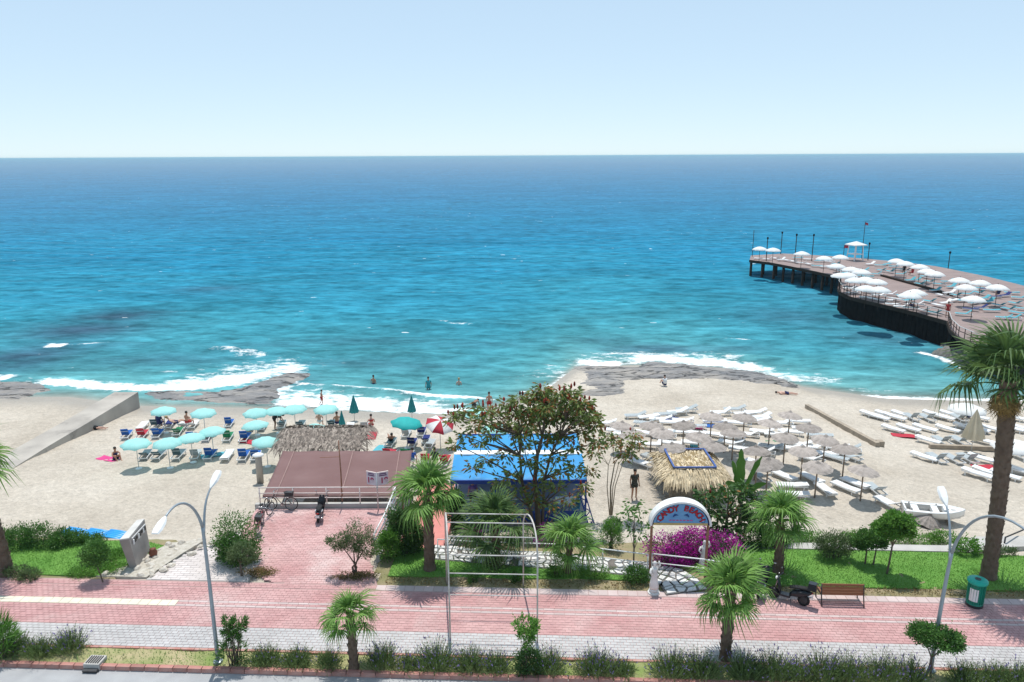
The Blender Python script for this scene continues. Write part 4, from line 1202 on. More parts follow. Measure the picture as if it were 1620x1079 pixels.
# ---- the tall tree with red flower spikes
def rosette_tree(name, base, clusters, label, cat, trunk_pts, r0, leaf, spikes, nleaf=34, Ls=.36, Ws=.13, russet=0.0, trunkmat=None, extra=()):
    root = empty(name, base, 0, label, cat)
    mb = MB(); B = Vector(base)
    tp = [Vector(p) - B for p in trunk_pts]
    mb.tube(tp, [r0 * (1 - .7 * i / (len(tp) - 1)) for i in range(len(tp))], 8)
    stems = [tp]
    for dx in extra:
        e = [q + Vector((dx * (.12 + .88 * i / (len(tp) - 1)), .15 * dx * math.sin(i), 0)) for i, q in enumerate(tp)]
        mb.tube(e, [r0 * .6 * (1 - .65 * i / (len(tp) - 1)) for i in range(len(tp))], 7); stems.append(e)
    tp = [q for st in stems for q in st]
    Cs = []; Ds = []; Ls_ = []; Ru = []
    SP = MB()
    for i, c in enumerate(clusters):
        c = Vector(c) - B
        # nearest trunk point well below the cluster
        cand = [p for p in tp if p.z < c.z - .5] or [tp[1]]
        st = min(cand, key=lambda p: (p - c).length + abs(p.z - (c.z - 1.2)) * .3)
        limb(mb, st, c, r0 * .30, r0 * .10, .16, 6)
        n = nleaf if not hasattr(nleaf, '__len__') else nleaf[i]
        az = rng.uniform(0, 2 * math.pi, n); el = rng.uniform(-.55, .75, n)
        d = np.stack([np.cos(az) * np.cos(el), np.sin(az) * np.cos(el), np.sin(el)], 1)
        base_p = np.array(c) + d * rng.uniform(.04, .44, (n, 1)) + np.array([0, 0, 1]) * rng.uniform(-.15, .12, (n, 1))
        Cs.append(base_p); dd = d + np.array([0, 0, -.42]); Ds.append(dd)
        Ls_.append(Ls * rng.uniform(.6, 1.2, n))
        Ru.append(rng.random(n) < russet)
        if spikes[i]:
            for _ in range(spikes[i]):
                o = c + Vector((random.uniform(-.22, .22), random.uniform(-.2, .2), random.uniform(.12, .3)))
                hh = random.uniform(.16, .30)
                SP.lathe([(.02, 0), (.055, hh * .3), (.045, hh * .7), (.008, hh)], 6, o, random.random())
    mb.build('trunk', trunkmat or M_BARK, root, True)
    C = np.concatenate(Cs); D = np.concatenate(Ds); Lx = np.concatenate(Ls_); ru = np.concatenate(Ru)
    V = leaf_arrays(C, D, Lx, Lx * Ws / Ls)
    link_mesh('crown', quads_mesh('crown', V[~ru]), leaf, root)
    if ru.any(): link_mesh('russet_leaves', quads_mesh('russet_leaves', V[ru]), L_ORNG, root)
    if SP.v: SP.build('flower_spikes', L_RED, root, True, tint=True)['kind'] = 'stuff'
    return root
cl = [(715, 662), (735, 650), (760, 662), (785, 655), (800, 640), (820, 632), (835, 650), (850, 628), (868, 630), (880, 640), (900, 634), (915, 642), (930, 655), (900, 660), (870, 665),
      (840, 680), (810, 675), (780, 690), (760, 700), (735, 690), (722, 705), (830, 705), (860, 700), (890, 690), (920, 685), (940, 675), (945, 700), (910, 710), (880, 725), (850, 735),
      (800, 720), (770, 730), (748, 740), (790, 762), (820, 775), (850, 770), (880, 770), (910, 740), (932, 745), (800, 795), (822, 812), (870, 800), (900, 792), (925, 772),
      (880, 655), (862, 645), (895, 648), (850, 660), (915, 665), (875, 690), (835, 730), (865, 750), (725, 655), (748, 675), (772, 672), (812, 655), (795, 670), (825, 690), (850, 650), (885, 625), (858, 618), (905, 622), (925, 640), (938, 660), (845, 790), (812, 750), (890, 745), (835, 665), (770, 650)]
pts = [at_y(a, b, 34.0 + random.uniform(-.9, .7)) for a, b in cl]
tb = at_y(853, 838, 34.0)
rosette_tree('red_spiked_tree', tb, pts, 'tall loose tree with red flower spikes in front of the blue pavilion', 'tree',
             [tb + Vector((0, 0, -.3)), at_y(850, 800, 34), at_y(846, 760, 34.0), at_y(850, 720, 34.05), at_y(858, 690, 34.0), at_y(862, 660, 34.0)], .15, L_CASTOR,
             [2 if b < 668 else (1 if random.random() < .3 else 0) for a, b in cl], [(150 if b < 700 else 85) if a > 800 else 88 for a, b in cl], .27, .11, .2, None, (-1.3, 1.0))
cl = [(948, 700), (962, 690), (988, 706), (1002, 690), (985, 722), (1008, 702), (940, 716), (972, 700), (998, 715)]
rosette_tree('sapling', S(966, 815), [at_y(a, b, 36.0 + random.uniform(-.4, .4)) for a, b in cl], 'thin bare stemmed sapling with russet leaf tufts beside the straw hut', 'tree',
             [S(966, 815), at_y(966, 770, 36), at_y(972, 735, 36), at_y(985, 712, 36)], .05, L_CASTOR, [0, 1, 0, 1, 0, 0, 1, 0, 0], 85, .24, .10, .3, M_BARKP, (-.45, .3, .6))
cl = [(1002, 800), (1012, 812), (990, 822), (1020, 828), (1003, 838), (995, 806), (1012, 845)]
rosette_tree('sapling', G(1002, 900), [at_y(a, b, 29.3 + random.uniform(-.3, .3)) for a, b in cl], 'slender leafy sapling just outside the arch sign', 'tree',
             [G(1002, 900), at_y(1003, 870, 28.9), at_y(1003, 840, 29.2), at_y(1004, 812, 29.3)], .04, L_MID, [0] * 7, 34, .22, .10)
# dark shrub and banana plant behind the arch sign
cl = [(1120, 800), (1135, 785), (1150, 775), (1165, 790), (1178, 775), (1130, 815), (1150, 810), (1172, 812), (1185, 800), (1140, 835), (1160, 838), (1185, 830), (1115, 785), (1195, 815), (1128, 845), (1200, 790)]
rosette_tree('dark_shrub_tree', G(1150, 872, -.2), [at_y(a, b, 31.2 + random.uniform(-.7, .7)) for a, b in cl], 'dense dark leaved small tree behind the arch sign', 'tree',
             [G(1150, 872, -.2), at_y(1150, 850, 31.2), at_y(1150, 820, 31.2), at_y(1152, 795, 31.2)], .10, L_DARK, [1 if i in (0, 12) else 0 for i in range(16)], 130, .26, .11, .03)
def banana(base, leaves, label):
    root = empty('banana_plant', base, 0, label, 'plant'); root.scale = (1.15, 1.15, 1.3)
    MB().tube([(0, 0, -.2), (.03, 0, .8), (0, 0, 1.7)], [.12, .10, .06], 9).build('stem', M_BARKP, root, True)
    for (tx, ty, tz, w) in leaves:
        a = Vector((0, 0, 1.5)); b = Vector((tx, ty, tz)); n = 9
        m = a.lerp(b, .5) + Vector((0, 0, .25)); vs = []; fs = []
        s = (b - a).cross(Vector((0, -1, .35))).normalized()
        for i in range(n + 1):
            t = i / n; p = a.lerp(m, t) * (1 - t) + m.lerp(b, t) * t
            ww = w * .8 * (math.sin(math.pi * (.06 + .92 * t)) ** .6) * random.uniform(.62, 1.15)
            k = (b - a).cross(s).normalized()
            vs += [p - s * ww + k * ww * .35, p, p + s * ww + k * ww * .35]
            if i: q = 3 * i; fs += [(q - 3, q - 2, q + 1, q), (q - 2, q - 1, q + 2, q + 1)]
        MB().add(vs, fs).build('leaf', L_LIGHT, root, True)
bb = G(1168, 850, -.6)
banana(bb, [(-.1, .1, 3.4, .24), (.75, .1, 3.1, .17), (-.75, -.3, 2.3, .2), (.9, -.2, 2.2, .2), (.25, -.7, 2.3, .2), (-.3, .5, 2.8, .18)], 'banana plant with broad upright leaves behind the arch sign')

# ---- small trees and bushes of the garden
def P0(a, b): return G(a, b, 0)
bush('round_shrub', P0(376, 888), [(0, 0, 1.1, .88, .7, 1.05), (.25, -.2, .55, .75, .55, .55), (-.3, .1, .6, .6, .5, .6)], 'dense round shrub at the terrace entrance', L_MID, 1500, .09, .05)
tree('olive_tree', P0(382, 911), [(.1, 0, 1.15, .42, .4, .38), (-.2, .1, .95, .35, .3, .3), (.35, .1, .85, .3, .3, .3)], 'small grey green tree beside the dense round shrub', 'tree', L_OLIVE, 650, .075, .028, .055, (0, 0, .6))
tree('olive_tree', P0(562, 908), [(.25, .1, 1.75, .58, .5, .55), (.5, 0, 1.25, .45, .35, .42), (-.66, 0, 1.5, .4, .35, .34), (0, .1, 1.4, .4, .35, .36)], 'multi stemmed grey green tree beside the terrace', 'tree', L_OLIVE, 750, .08, .03, .06, (0, 0, .35), stems=3)
bush('rounded_bush', P0(612, 884), [(0, 0, .5, .5, .45, .5), (.15, .1, .9, .4, .35, .35)], 'bright green bush at the foot of the terrace railing', L_LIGHT, 900, .09, .05)
bush('tall_bush', P0(644, 876), [(0, 0, .9, .62, .5, .85), (-.2, .2, 1.5, .5, .4, .5), (.35, .1, .7, .4, .4, .6)], 'tall dark bush between the terrace and the thick palm', L_DARK, 1300, .10, .05)
bush('rounded_bush', P0(628, 862), [(0, 0, 1.2, .5, .4, .6)], 'dark green bush behind the bright bush near the terrace railing', L_MID, 800, .09, .05)
bush('striped_shrub', P0(722, 842), [(0, 0, 1.5, .42, .4, .55), (0, 0, .8, .3, .3, .5)], 'dark broad leaved shrub beside the coral ramp', L_DARK, 420, .20, .07)
bush('rounded_bush', P0(965, 868), [(0, 0, .65, .48, .4, .6), (.1, .1, 1.0, .35, .3, .35)], 'feathery green bush between young palm and sapling', L_LIGHT, 900, .10, .025)
bush('rounded_bush', P0(1005, 922), [(0, 0, .32, .48, .32, .34)], 'low dark green bush by the feet of the arch sign', L_MID, 900, .08, .045)
bush('low_bush', P0(938, 915), [(0, 0, .22, .6, .35, .25)], 'low feathery tuft on the lawn between palm and low bush', L_LIGHT, 700, .12, .02, up=.9)
bush('low_bush', P0(878, 912), [(0, 0, .2, .28, .25, .22)], 'small bright tuft beside the young palm trunk', L_LIGHT, 350, .10, .03, up=.8)
bush('low_bush', P0(815, 919), [(0, 0, .15, .2, .2, .2)], 'tiny dark plant beyond the frame on the lawn edge', L_MID, 220, .12, .03, up=.9)
bush('low_bush', P0(748, 921), [(0, 0, .15, .2, .2, .2)], 'tiny green plant at the lawn edge inside the frame', L_MID, 220, .12, .03, up=.9)
bush('spiky_plant', P0(786, 901), [(0, 0, .2, .4, .35, .25)], 'spiky tuft at the foot of the shaded palm', L_OLIVE, 260, .32, .03, up=1.0)
bush('low_bush', P0(760, 868), [(0, 0, .35, .8, .35, .35), (.9, .1, .3, .5, .3, .3)], 'olive bush along the railing behind the frame', L_OLIVE, 600, .08, .04)
# magenta bougainvillea below the arch
bx = P0(1092, 893)
bg = bush('bougainvillea', bx, [(-.9, .2, .65, .85, .5, .55), (.1, .3, .75, .9, .5, .55), (1.1, .3, .6, .85, .5, .55), (-.3, 0, .4, .8, .4, .4)], 'wide bougainvillea covered in magenta flowers under the arch sign', L_DARK, 650, .08, .05, 'flowering bush')
V, T = clump_leaves([(-.9, .15, .7, .92, .55, .6), (.1, .25, .8, .97, .55, .6), (1.15, .25, .65, .9, .55, .58), (-.4, 0, .5, .8, .45, .42)], 2400, .065, .06, .4, shell=.75)
link_mesh('flowers', quads_mesh('flowers', V, T), L_MAG, bg)['kind'] = 'stuff'
for (a, b, s, lb) in ((748, 850, .35, 'small magenta bougainvillea beyond the railing left of the shaded palm'), (865, 848, .5, 'magenta bougainvillea beyond the railing behind the young palm')):
    p = G(a, b + 14, -.3); q = bush('bougainvillea', p, [(0, 0, .4, .7 * s * 1.6, .4, .45)], lb, L_DARK, 350, .08, .05, 'flowering bush')
    V, T = clump_leaves([(0, 0, .5, .75 * s * 1.6, .42, .45)], 700, .065, .06, .4, shell=.8); link_mesh('flowers', quads_mesh('flowers', V, T), L_MAG, q)['kind'] = 'stuff'
bush('dark_hedge_bush', G(1208, 868, -.2), [(-.4, 0, .6, .7, .5, .6), (.5, .1, .5, .7, .5, .5)], 'dark leafy bush behind the lawn palm', L_MID, 1300, .09, .05)
bush('dark_hedge_bush', G(1250, 862, -.3), [(0, 0, .35, 1.0, .4, .35)], 'low green bush right of the dark leafy bush', L_LIGHT, 800, .08, .045)
bush('oleander', P0(1318, 884), [(0, 0, .75, .62, .5, .48), (-.35, .1, .6, .4, .4, .35), (.4, .1, .6, .4, .4, .35)], 'feathery grey green oleander on the right lawn', L_OLIVE, 650, .13, .028, up=.7)
for a, b, w in ((1285, 858, 1.1), (1360, 856, .8), (1445, 858, 1.2), (1490, 856, .8)):
    bush('border_plants', G(a, b, -.35), [(0, 0, .18, w, .4, .25)], 'low mixed green border plants behind the pale path near ' + {1285: 'the oleander', 1360: 'the paired trees', 1445: 'the boat', 1490: 'the lamp'}[a], L_LIGHT, 800, .09, .04)
tree('garden_tree', P0(1369, 893), [(-.02, 0, 1.2, .42, .4, .36), (-.28, .1, 1.0, .3, .3, .26)], 'small dark tree, left one of the pair on the lawn', 'tree', L_MID, 900, .08, .05, .045, (0, 0, .55))
tree('garden_tree', P0(1381, 895), [(.1, 0, 1.1, .36, .35, .32), (.2, .1, 1.35, .3, .3, .26)], 'small dark tree, right one of the pair on the lawn', 'tree', L_MID, 800, .08, .05, .045, (.05, 0, .6))
tree('garden_tree', P0(1402, 909), [(.25, 0, 2.3, .62, .5, .36), (-.15, .1, 2.0, .45, .4, .32), (.5, .1, 1.95, .4, .35, .3), (.1, 0, 2.55, .4, .35, .22)], 'bright green tree with broad leaves on the right lawn', 'tree', L_LIGHT, 700, .12, .075, .05, (.1, 0, 1.3))
bush('leafy_shrub', G(1526, 878, -.1), [(0, 0, .4, .5, .4, .4)], 'yellow green shrub behind the curved lamp arm', L_LIGHT, 600, .11, .05)
bush('leafy_shrub', G(1580, 880, -.1), [(0, 0, .2, .7, .3, .25)], 'low shrub to the right of the tall palm trunk', L_OLIVE, 500, .10, .04)
bush('garden_hedge', G(62, 872, -.25), [(-.9, 0, .55, .7, .5, .6), (.1, .1, .6, .75, .5, .65), (1.1, .1, .45, .6, .5, .5), (-2.0, .1, .5, .7, .5, .55)], 'overgrown hedge behind the left lawn', L_MID, 1300, .09, .045, 'hedge')
bush('garden_hedge', G(122, 868, -.3), [(0, 0, .4, .55, .4, .4), (.7, .1, .3, .5, .4, .3)], 'smaller hedge clump between overgrown hedge and round tree', L_MID, 900, .09, .045, 'hedge')
bush('tufted_plant', P0(30, 912), [(0, 0, .2, .45, .35, .25), (.6, -.2, .15, .35, .3, .2)], 'pale tufted plant at the foot of the left palm', L_OLIVE, 400, .12, .03, up=.9)
tree('round_tree', P0(164, 921), [(-.32, .2, 1.2, .50, .46, .46)], 'clipped round tree on a thin leaning stem in the rockery', 'tree', L_MID, 1900, .07, .045, .032, (-.25, .1, .75))
for a, b, w, lb in ((135, 905, .6, 'low green cushion plant left of the round tree'), (180, 900, .6, 'low green cushion plant right of the round tree'), (185, 880, .5, 'green cushion plant beside the stone sign')):
    bush('cushion_plant', P0(a, b), [(0, 0, .08, w, .45, .14)], lb, L_LIGHT, 700, .07, .04)
# beds of russet ground cover
for (a, b, w, d, lb) in ((408, 908, .8, .38, 'russet ground cover around the small tree at the terrace entrance'), (560, 913, 1.0, .28, 'russet ground cover under the multi stemmed tree')):
    V, T = clump_leaves([(0, 0, .05, w, d, .12)], 1500, .06, .045, .6, shell=.1)
    q = link_mesh('ground_cover', quads_mesh('ground_cover', V, T), L_BED); q.location = P0(a, b); tag(q, lb, 'ground cover', kind='stuff')
n = 3200
s = rng.uniform(-6.6, 20, n); t = rng.uniform(27.5, 28.05, n)
P = np.stack([s * _ca - t * _sa, s * _sa + t * _ca, np.full(n, .02)], 1)
V = leaf_arrays(P, np.stack([rng.normal(0, 1, n), rng.normal(0, 1, n), rng.uniform(.2, 1, n)], 1), rng.uniform(.04, .1, n), .045)
q = link_mesh('leaf_litter', quads_mesh('leaf_litter', V), L_BED); tag(q, 'dry fallen leaves and weeds along the lawn edge', 'leaves', kind='stuff')
n = 2600
s = rng.uniform(7.5, 19, n); t = rng.uniform(31.7, 33.2, n)
P = np.stack([s * _ca - t * _sa, s * _sa + t * _ca, garden_z(t)], 1)
V = leaf_arrays(P, np.stack([rng.normal(0, .5, n), rng.normal(0, .5, n), np.ones(n)], 1), rng.uniform(.08, .25, n), .03)
q = link_mesh('weeds', quads_mesh('weeds', V), L_OLIVE); tag(q, 'weeds and grass between the pale path and the sand', 'weeds', kind='stuff')

# ---- planting strip along the street
def lavender(base, w, h, label, purple=.3, n=420):
    root = empty('lavender', base, 0, label, 'plant', 'lavender clumps of the planting strip')
    x = rng.normal(0, w * .42, n); y = rng.normal(0, .16, n)
    D = np.stack([x / max(w, .2) * .9 + rng.normal(0, .22, n), y * 1.2 + rng.normal(0, .22, n), np.ones(n)], 1)
    hh = h * rng.uniform(.35, 1.05, n) * np.clip(1.1 - (x / w) ** 2 * .5, .4, 1.1)
    C = np.stack([x, y, np.zeros(n)], 1)
    Dn = D / np.linalg.norm(D, axis=1, keepdims=True)
    V = [leaf_arrays(C, D, hh, .016)]
    for f in (.3, .5, .7, .85):
        k = rng.random(n) < .75
        V.append(leaf_arrays((C + Dn * hh[:, None] * f)[k], Dn[k] + rng.normal(0, .6, (k.sum(), 3)), .09, .02))
    link_mesh('stems', quads_mesh('stems', np.concatenate(V)), L_GREY, root)
    k = rng.random(n) < purple * .42
    Tp = (C + Dn * hh[:, None] * .88)[k]
    link_mesh('flowers', quads_mesh('flowers', np.concatenate([leaf_arrays(Tp, Dn[k] + rng.normal(0, .2, (k.sum(), 3)), .10, .035), leaf_arrays(Tp, Dn[k], .12, .03)])), L_PURP, root)['kind'] = 'stuff'
    return root
lav = [(20, 1030, .5, .55, .1), (62, 1035, .5, .5, .1), (112, 1028, .4, .7, .35), (420, 1050, .5, .5, .1), (470, 1050, .55, .45, .1), (520, 1053, .35, .45, .1), (605, 1052, .45, .7, .5), (645, 1060, .3, .4, .2),
       (690, 1055, .6, .75, .35), (745, 1062, .5, .65, .25), (785, 1060, .4, .55, .2), (870, 1062, .4, .7, .3), (942, 1064, .65, .7, .5), (985, 1070, .35, .4, .2), (1062, 1070, .55, .75, .4), (1110, 1075, .5, .75, .2), (1180, 1076, .45, .8, .2),
       (1225, 1074, .55, .8, .4), (1265, 1078, .4, .6, .3), (1305, 1074, .5, .85, .45), (1345, 1076, .45, .8, .35), (1395, 1078, .45, .8, .4), (1440, 1080, .45, .7, .5), (1530, 1082, .5, .6, .2), (1575, 1080, .5, .6, .15), (1612, 1082, .4, .6, .2)]
lnames = ['at the far left end of the strip', 'second from the left end of the strip', 'just left of the drain', 'right of the oleander', 'second clump right of the oleander', 'left of the small bright palm', 'right of the small bright palm, purple flowered',
          'low one left of the frame', 'at the left foot of the frame', 'inside the frame, left of its middle', 'left of the clipped strip tree', 'right of the clipped strip tree', 'alone on bare ground right of the frame', 'low one beside the lone purple clump',
          'first of the thick row left of the bushy palm', 'touching the bushy palm trunk on its left', 'touching the bushy palm trunk on its right', 'second right of the bushy palm', 'low third right of the bushy palm', 'fourth right of the bushy palm', 'fifth right of the bushy palm',
          'two clumps left of the topiary tree', 'just left of the topiary tree', 'first right of the right lamp post', 'second right of the right lamp post', 'at the far right end of the strip']
for (a, b, w, h, pu), nm in zip(lav, lnames):
    p = G(a, b, 0); s, t = ST_inv(p); p = ST(s, min(max(t, 22.4), 22.8), -.02)
    lavender(p, w * .98, h * 1.2, 'lavender clump ' + nm, pu, int(600 * w / .5))
def strip(a, b):
    s, t = ST_inv(G(a, b, 0)); return ST(s, min(max(t, 22.35), 22.85), 0)
bush('oleander', strip(370, 1050), [(0, 0, .4, .42, .35, .45), (.05, 0, 1.1, .22, .2, .3), (.25, .1, 1.45, .22, .2, .22), (-.12, 0, 1.45, .16, .15, .3)], 'upright oleander with white flower beside the left lamp post', L_MID, 170, .17, .035, up=.7)
tree('clipped_tree', strip(832, 1062), [(.0, 0, 1.75, .38, .35, .22), (.0, 0, 1.25, .26, .25, .35)], 'thin clipped tree growing up inside the white frame', 'tree', L_LIGHT, 330, .11, .05, .03, (0, 0, .8))
bush('dark_bush', strip(836, 1064), [(0, 0, .35, .5, .35, .42)], 'dark bush round the foot of the thin clipped tree', L_DARK, 1100, .09, .04)
tree('topiary_tree', strip(1470, 1070), [(.1, 0, 1.5, .62, .5, .30), (-.4, 0, 1.65, .4, .35, .28), (.55, 0, 1.35, .38, .35, .26)], 'clipped flat topped tree in front of the right lamp post', 'tree', L_MID, 1000, .09, .045, .045, (0, 0, .75), stems=2)
bush('palm_seedling', strip(2, 1045), [(0, 0, .5, .3, .3, .5), (-.1, 0, 1.1, .3, .3, .35)], 'ragged palm seedling at the left picture edge of the strip', L_LIGHT, 160, .45, .03, up=1.0)
n = 5200
s = rng.uniform(-22, 22, n); t = rng.uniform(22.16, 22.98, n)
pp = 0.5 + .5 * np.sin(s * .9 + 2 * np.sin(s * .31)) ; k = rng.random(n) < (.25 + .7 * pp); s = s[k]; t = t[k]; n = len(s)
P = np.stack([s * _ca - t * _sa, s * _sa + t * _ca, np.full(n, -.02)], 1)
V = leaf_arrays(P, np.stack([rng.normal(0, .6, n), rng.normal(0, .6, n), np.ones(n)], 1), rng.uniform(.05, .16, n), .022)
q = link_mesh('weeds', quads_mesh('weeds', V), L_LIGHT); tag(q, 'sparse grass and weeds in the planting strip', 'weeds', kind='stuff')

# ================================================================== beach furniture
M_STRAWP = mat('parasol_straw', (0.44, 0.385, 0.345), 0.95, (0.30, 0.26, 0.23), 2.2, 0.7, 10, objvar=0.2, stretch=(1, 1, 3))
M_POLEW = mat('wooden_pole', (0.32, 0.24, 0.18), 0.85, (0.24, 0.18, 0.13), 5)
M_TEAL = mat('teal_canvas', (0.44, 0.82, 0.78), 0.75, (0.38, 0.76, 0.73), 1.5, trans=0.3)
M_TEALD = mat('deep_teal_canvas', (0.04, 0.33, 0.34), 0.75, (0.035, 0.28, 0.29), 1.5, trans=0.25)
M_PWHITE = mat('white_canvas', (0.82, 0.82, 0.80), 0.75, (0.76, 0.76, 0.74), 1.5, trans=0.2)
M_CREAM = mat('cream_canvas', (0.66, 0.58, 0.43), 0.8, (0.58, 0.50, 0.36), 1.5, trans=0.15)
M_POLES = mat('pale_pole', (0.6, 0.6, 0.58), 0.5)
CUSH = {'white': M_WPLAS, 'blue': mat('blue_cushion', (0.012, 0.11, 0.40), 0.8, (0.01, 0.09, 0.34), 3), 'green': mat('green_cushion', (0.01, 0.20, 0.08), 0.8, (0.01, 0.17, 0.07), 3),
        'red': mat('red_cushion', (0.46, 0.025, 0.045), 0.8, (0.38, 0.02, 0.04), 3), 'dark': mat('slate_cushion', (0.07, 0.13, 0.15), 0.8, (0.06, 0.11, 0.13), 3),
        'navy': mat('navy_cushion', (0.012, 0.025, 0.16), 0.8, (0.01, 0.02, 0.13), 3), 'teal': mat('teal_cushion', (0.10, 0.40, 0.47), 0.8, (0.08, 0.35, 0.42), 3),
        'grey': mat('grey_mesh', (0.42, 0.46, 0.47), 0.7, (0.36, 0.40, 0.41), 3)}
# lounger: 1.95 m along +Y (feet at +Y), head end at -Y
LW, LZ = 0.66, 0.34
def lg_frame():
    mb = MB()
    for sx in (-1, 1): mb.box((sx * (LW / 2 - .025), .0, LZ - .03), (.05, 1.95, .075))
    mb.box((0, .95, LZ - .03), (LW - .1, .05, .07)); mb.box((0, -.95, LZ - .03), (LW - .1, .05, .07))
    return mb
def slatted(length, width, n, th=.022, y0=0.0):
    mb = MB(); d = length / n
    for i in range(n): mb.box((0, y0 + d * (i + .5), 0), (width, d * .9, th))
    return mb
ME = {}
def get_me(key, fn, m):
    k = (key, m.name)
    if k not in ME:
        me = fn().mesh(key[0] if isinstance(key, tuple) else key, False); me.materials.append(m); ME[k] = me
    return ME[k]
def legm():
    mb = MB(); mb.beam((0, 0, LZ - .05), (0, .04, 0), .05, .06); return mb
def lounger(loc, rz, back, colour, label, group, parts=True, z=None):
    """sun lounger with hinged back; back = angle in degrees"""
    root = empty('sun_lounger', loc, rz, label, 'lounger', group)
    root.scale = (random.uniform(.80, .86),) * 3
    m = CUSH[colour]; w = M_WPLAS
    link_mesh('frame', get_me('frame', lg_frame, w), None, root)
    b = link_mesh('bed', get_me('bed', lambda: slatted(1.28, LW - .06, 9, .03), m), None, root); b.location = (0, -.33, LZ + .02)
    k = link_mesh('backrest', get_me('backrest', lambda: slatted(.72, LW - .06, 5, .045 if colour not in ('white', 'grey') else .03, 0), m), None, root)
    k.location = (0, -.31, LZ + .03); k.rotation_euler = (R_(-back), 0, math.pi)
    k.rotation_euler = (R_(back), 0, math.pi)
    if parts:
        for sx in (-1, 1):
            for y in (-.72, .72):
                l = link_mesh('leg', get_me('leg', legm, w), None, root); l.location = (sx * (LW / 2 - .04), y, 0)
        if back > 20:
            pr = link_mesh('prop', get_me('prop', lambda: MB().beam((-.28, 0, 0), (.28, 0, 0), .03), w), None, root)
            pr.location = (0, -.31 - .5 * math.cos(R_(back)), LZ + .5 * math.sin(R_(back)) - .03)
    return root
def straw_mesh(seed):
    random.seed(seed)
    mb = MB(); n = 30
    prof = [(.05, .56), (.16, .50), (.20, .44), (.55, .28), (.85, .12), (1.06, -.02)]
    vs = []; fs = []
    for i, (r, z) in enumerate(prof):
        for k in range(n):
            a = 2 * math.pi * k / n
            rr = r * (1 + (.03 if k % 2 else -.03) + random.uniform(-.02, .02) * (i > 2)); zz = z + (.022 if k % 2 else -.02) * (r / 1.0) + random.uniform(-.012, .012) - (random.uniform(0, .07) if i == 5 else 0)
            vs.append((rr * math.cos(a), rr * math.sin(a), zz))
    for i in range(len(prof) - 1):
        for k in range(n): fs.append((i * n + k, (i + 1) * n + k, (i + 1) * n + (k + 1) % n, i * n + (k + 1) % n))
    fs.append(tuple(range(n)))
    mb.add(vs, fs)
    mb.lathe([(.10, .46), (.13, .54), (.03, .66)], 8)
    me = mb.mesh('canopy'); me.materials.append(M_STRAWP)
    return me
STRAW = [straw_mesh(i) for i in range(4)]
random.seed(21)
STPOLE = MB().tube([(0, 0, -.2), (0, 0, 1.0), (.01, 0, 2.1)], [.045, .04, .035], 7).mesh('pole', True); STPOLE.materials.append(M_POLEW)
STRIB = MB()
for k in range(8):
    a = k * math.pi / 4; STRIB.beam((.03 * math.cos(a), .03 * math.sin(a), .35), (.95 * math.cos(a), .95 * math.sin(a), .0), .025)
STRIB = STRIB.mesh('rib_ring'); STRIB.materials.append(M_POLEW)
def straw_parasol(px, py, label, s=1.0):
    p = S(px, py, 2.0 * s)
    root = empty('straw_parasol', p, random.uniform(0, 6), label, 'parasol', 'straw parasols on the beach')
    link_mesh('pole', STPOLE, None, root)
    c = link_mesh('canopy', STRAW[random.randrange(4)], None, root); c.location = (0, 0, 1.72); c.scale = (.75, .75, .62); c.rotation_euler = (random.uniform(-.09, .09), random.uniform(-.09, .09), 0)
    r = link_mesh('ribs', STRIB, None, root); r.location = (0, 0, 1.70); r.scale = (.71, .71, .58)
    root.scale = (s, s, s)
    return root
SP_ROWS = [
    ('far row by the rock shelf', [(1126, 650), (1178, 652), (1250, 649)]),
    ('second row from the water', [(984, 665), (1031, 665), (1082, 664), (1148, 666), (1219, 661), (1280, 668)]),
    ('third row from the water', [(1001, 678), (1048, 676), (1106, 682), (1161, 676), (1243, 683), (1306, 687)]),
    ('fourth row from the water', [(1064, 699), (1128, 697), (1197, 704), (1271, 704), (1338, 701)]),
    ('front row beside the straw hut', [(1198, 727), (1216, 723), (1294, 729), (1367, 735)])]
for rn, ps in SP_ROWS:
    for i, (a, b) in enumerate(ps):
        straw_parasol(a, b + 3, 'straw parasol, %s from the left in the %s' % (ORD[i], rn), 1.0)
# one straw canopy lying on the ground by the boat
p = S(1466, 828)
root = empty('straw_parasol', p + Vector((0, 0, .05)), 0, 'straw parasol canopy lying on the sand against the boat', 'parasol', 'straw parasols on the beach')
c = link_mesh('canopy', STRAW[1], None, root); c.scale = (.62, .62, .8); c.location = (0, 0, .1); c.rotation_euler = (.18, .2, 0)

# canvas parasols
def canvas_parasol_mesh(name, r, rise, n, m, val=.14):
    mb = MB(); k = n * 4
    prof = [(.02, rise), (.35 * r, rise * .82), (.7 * r, rise * .48), (r, .02), (r, .02 - val)]
    vs = []; fs = []
    for i, (rr, z) in enumerate(prof):
        for j in range(k):
            a = 2 * math.pi * j / k; u = (j % 4) / 4
            c = math.cos(math.pi / n) / math.cos((u - .5) * 2 * math.pi / n) if i else 1
            zz = z - (.06 * math.sin(math.pi * u) * (rr / r) if i in (2, 3) else 0) + (.06 * math.sin(math.pi * u) if i == 4 else 0)
            vs.append((rr * c * math.cos(a), rr * c * math.sin(a), zz))
    for i in range(len(prof) - 1):
        for j in range(k): fs.append((i * k + j, (i + 1) * k + j, (i + 1) * k + (j + 1) % k, i * k + (j + 1) % k))
    mb.add(vs, fs); me = mb.mesh(name, True); me.materials.append(m)
    return me
CP_TEAL = canvas_parasol_mesh('canopy', .98, .36, 8, M_TEAL)
CP_TEALS = canvas_parasol_mesh('canopy', 1.08, .40, 8, mat('turquoise_canvas', (0.03, 0.50, 0.48), .75, (0.03, 0.44, 0.43), 1.5, trans=.3))
CP_WHITE = canvas_parasol_mesh('canopy', 1.75, .62, 8, M_PWHITE, .18)
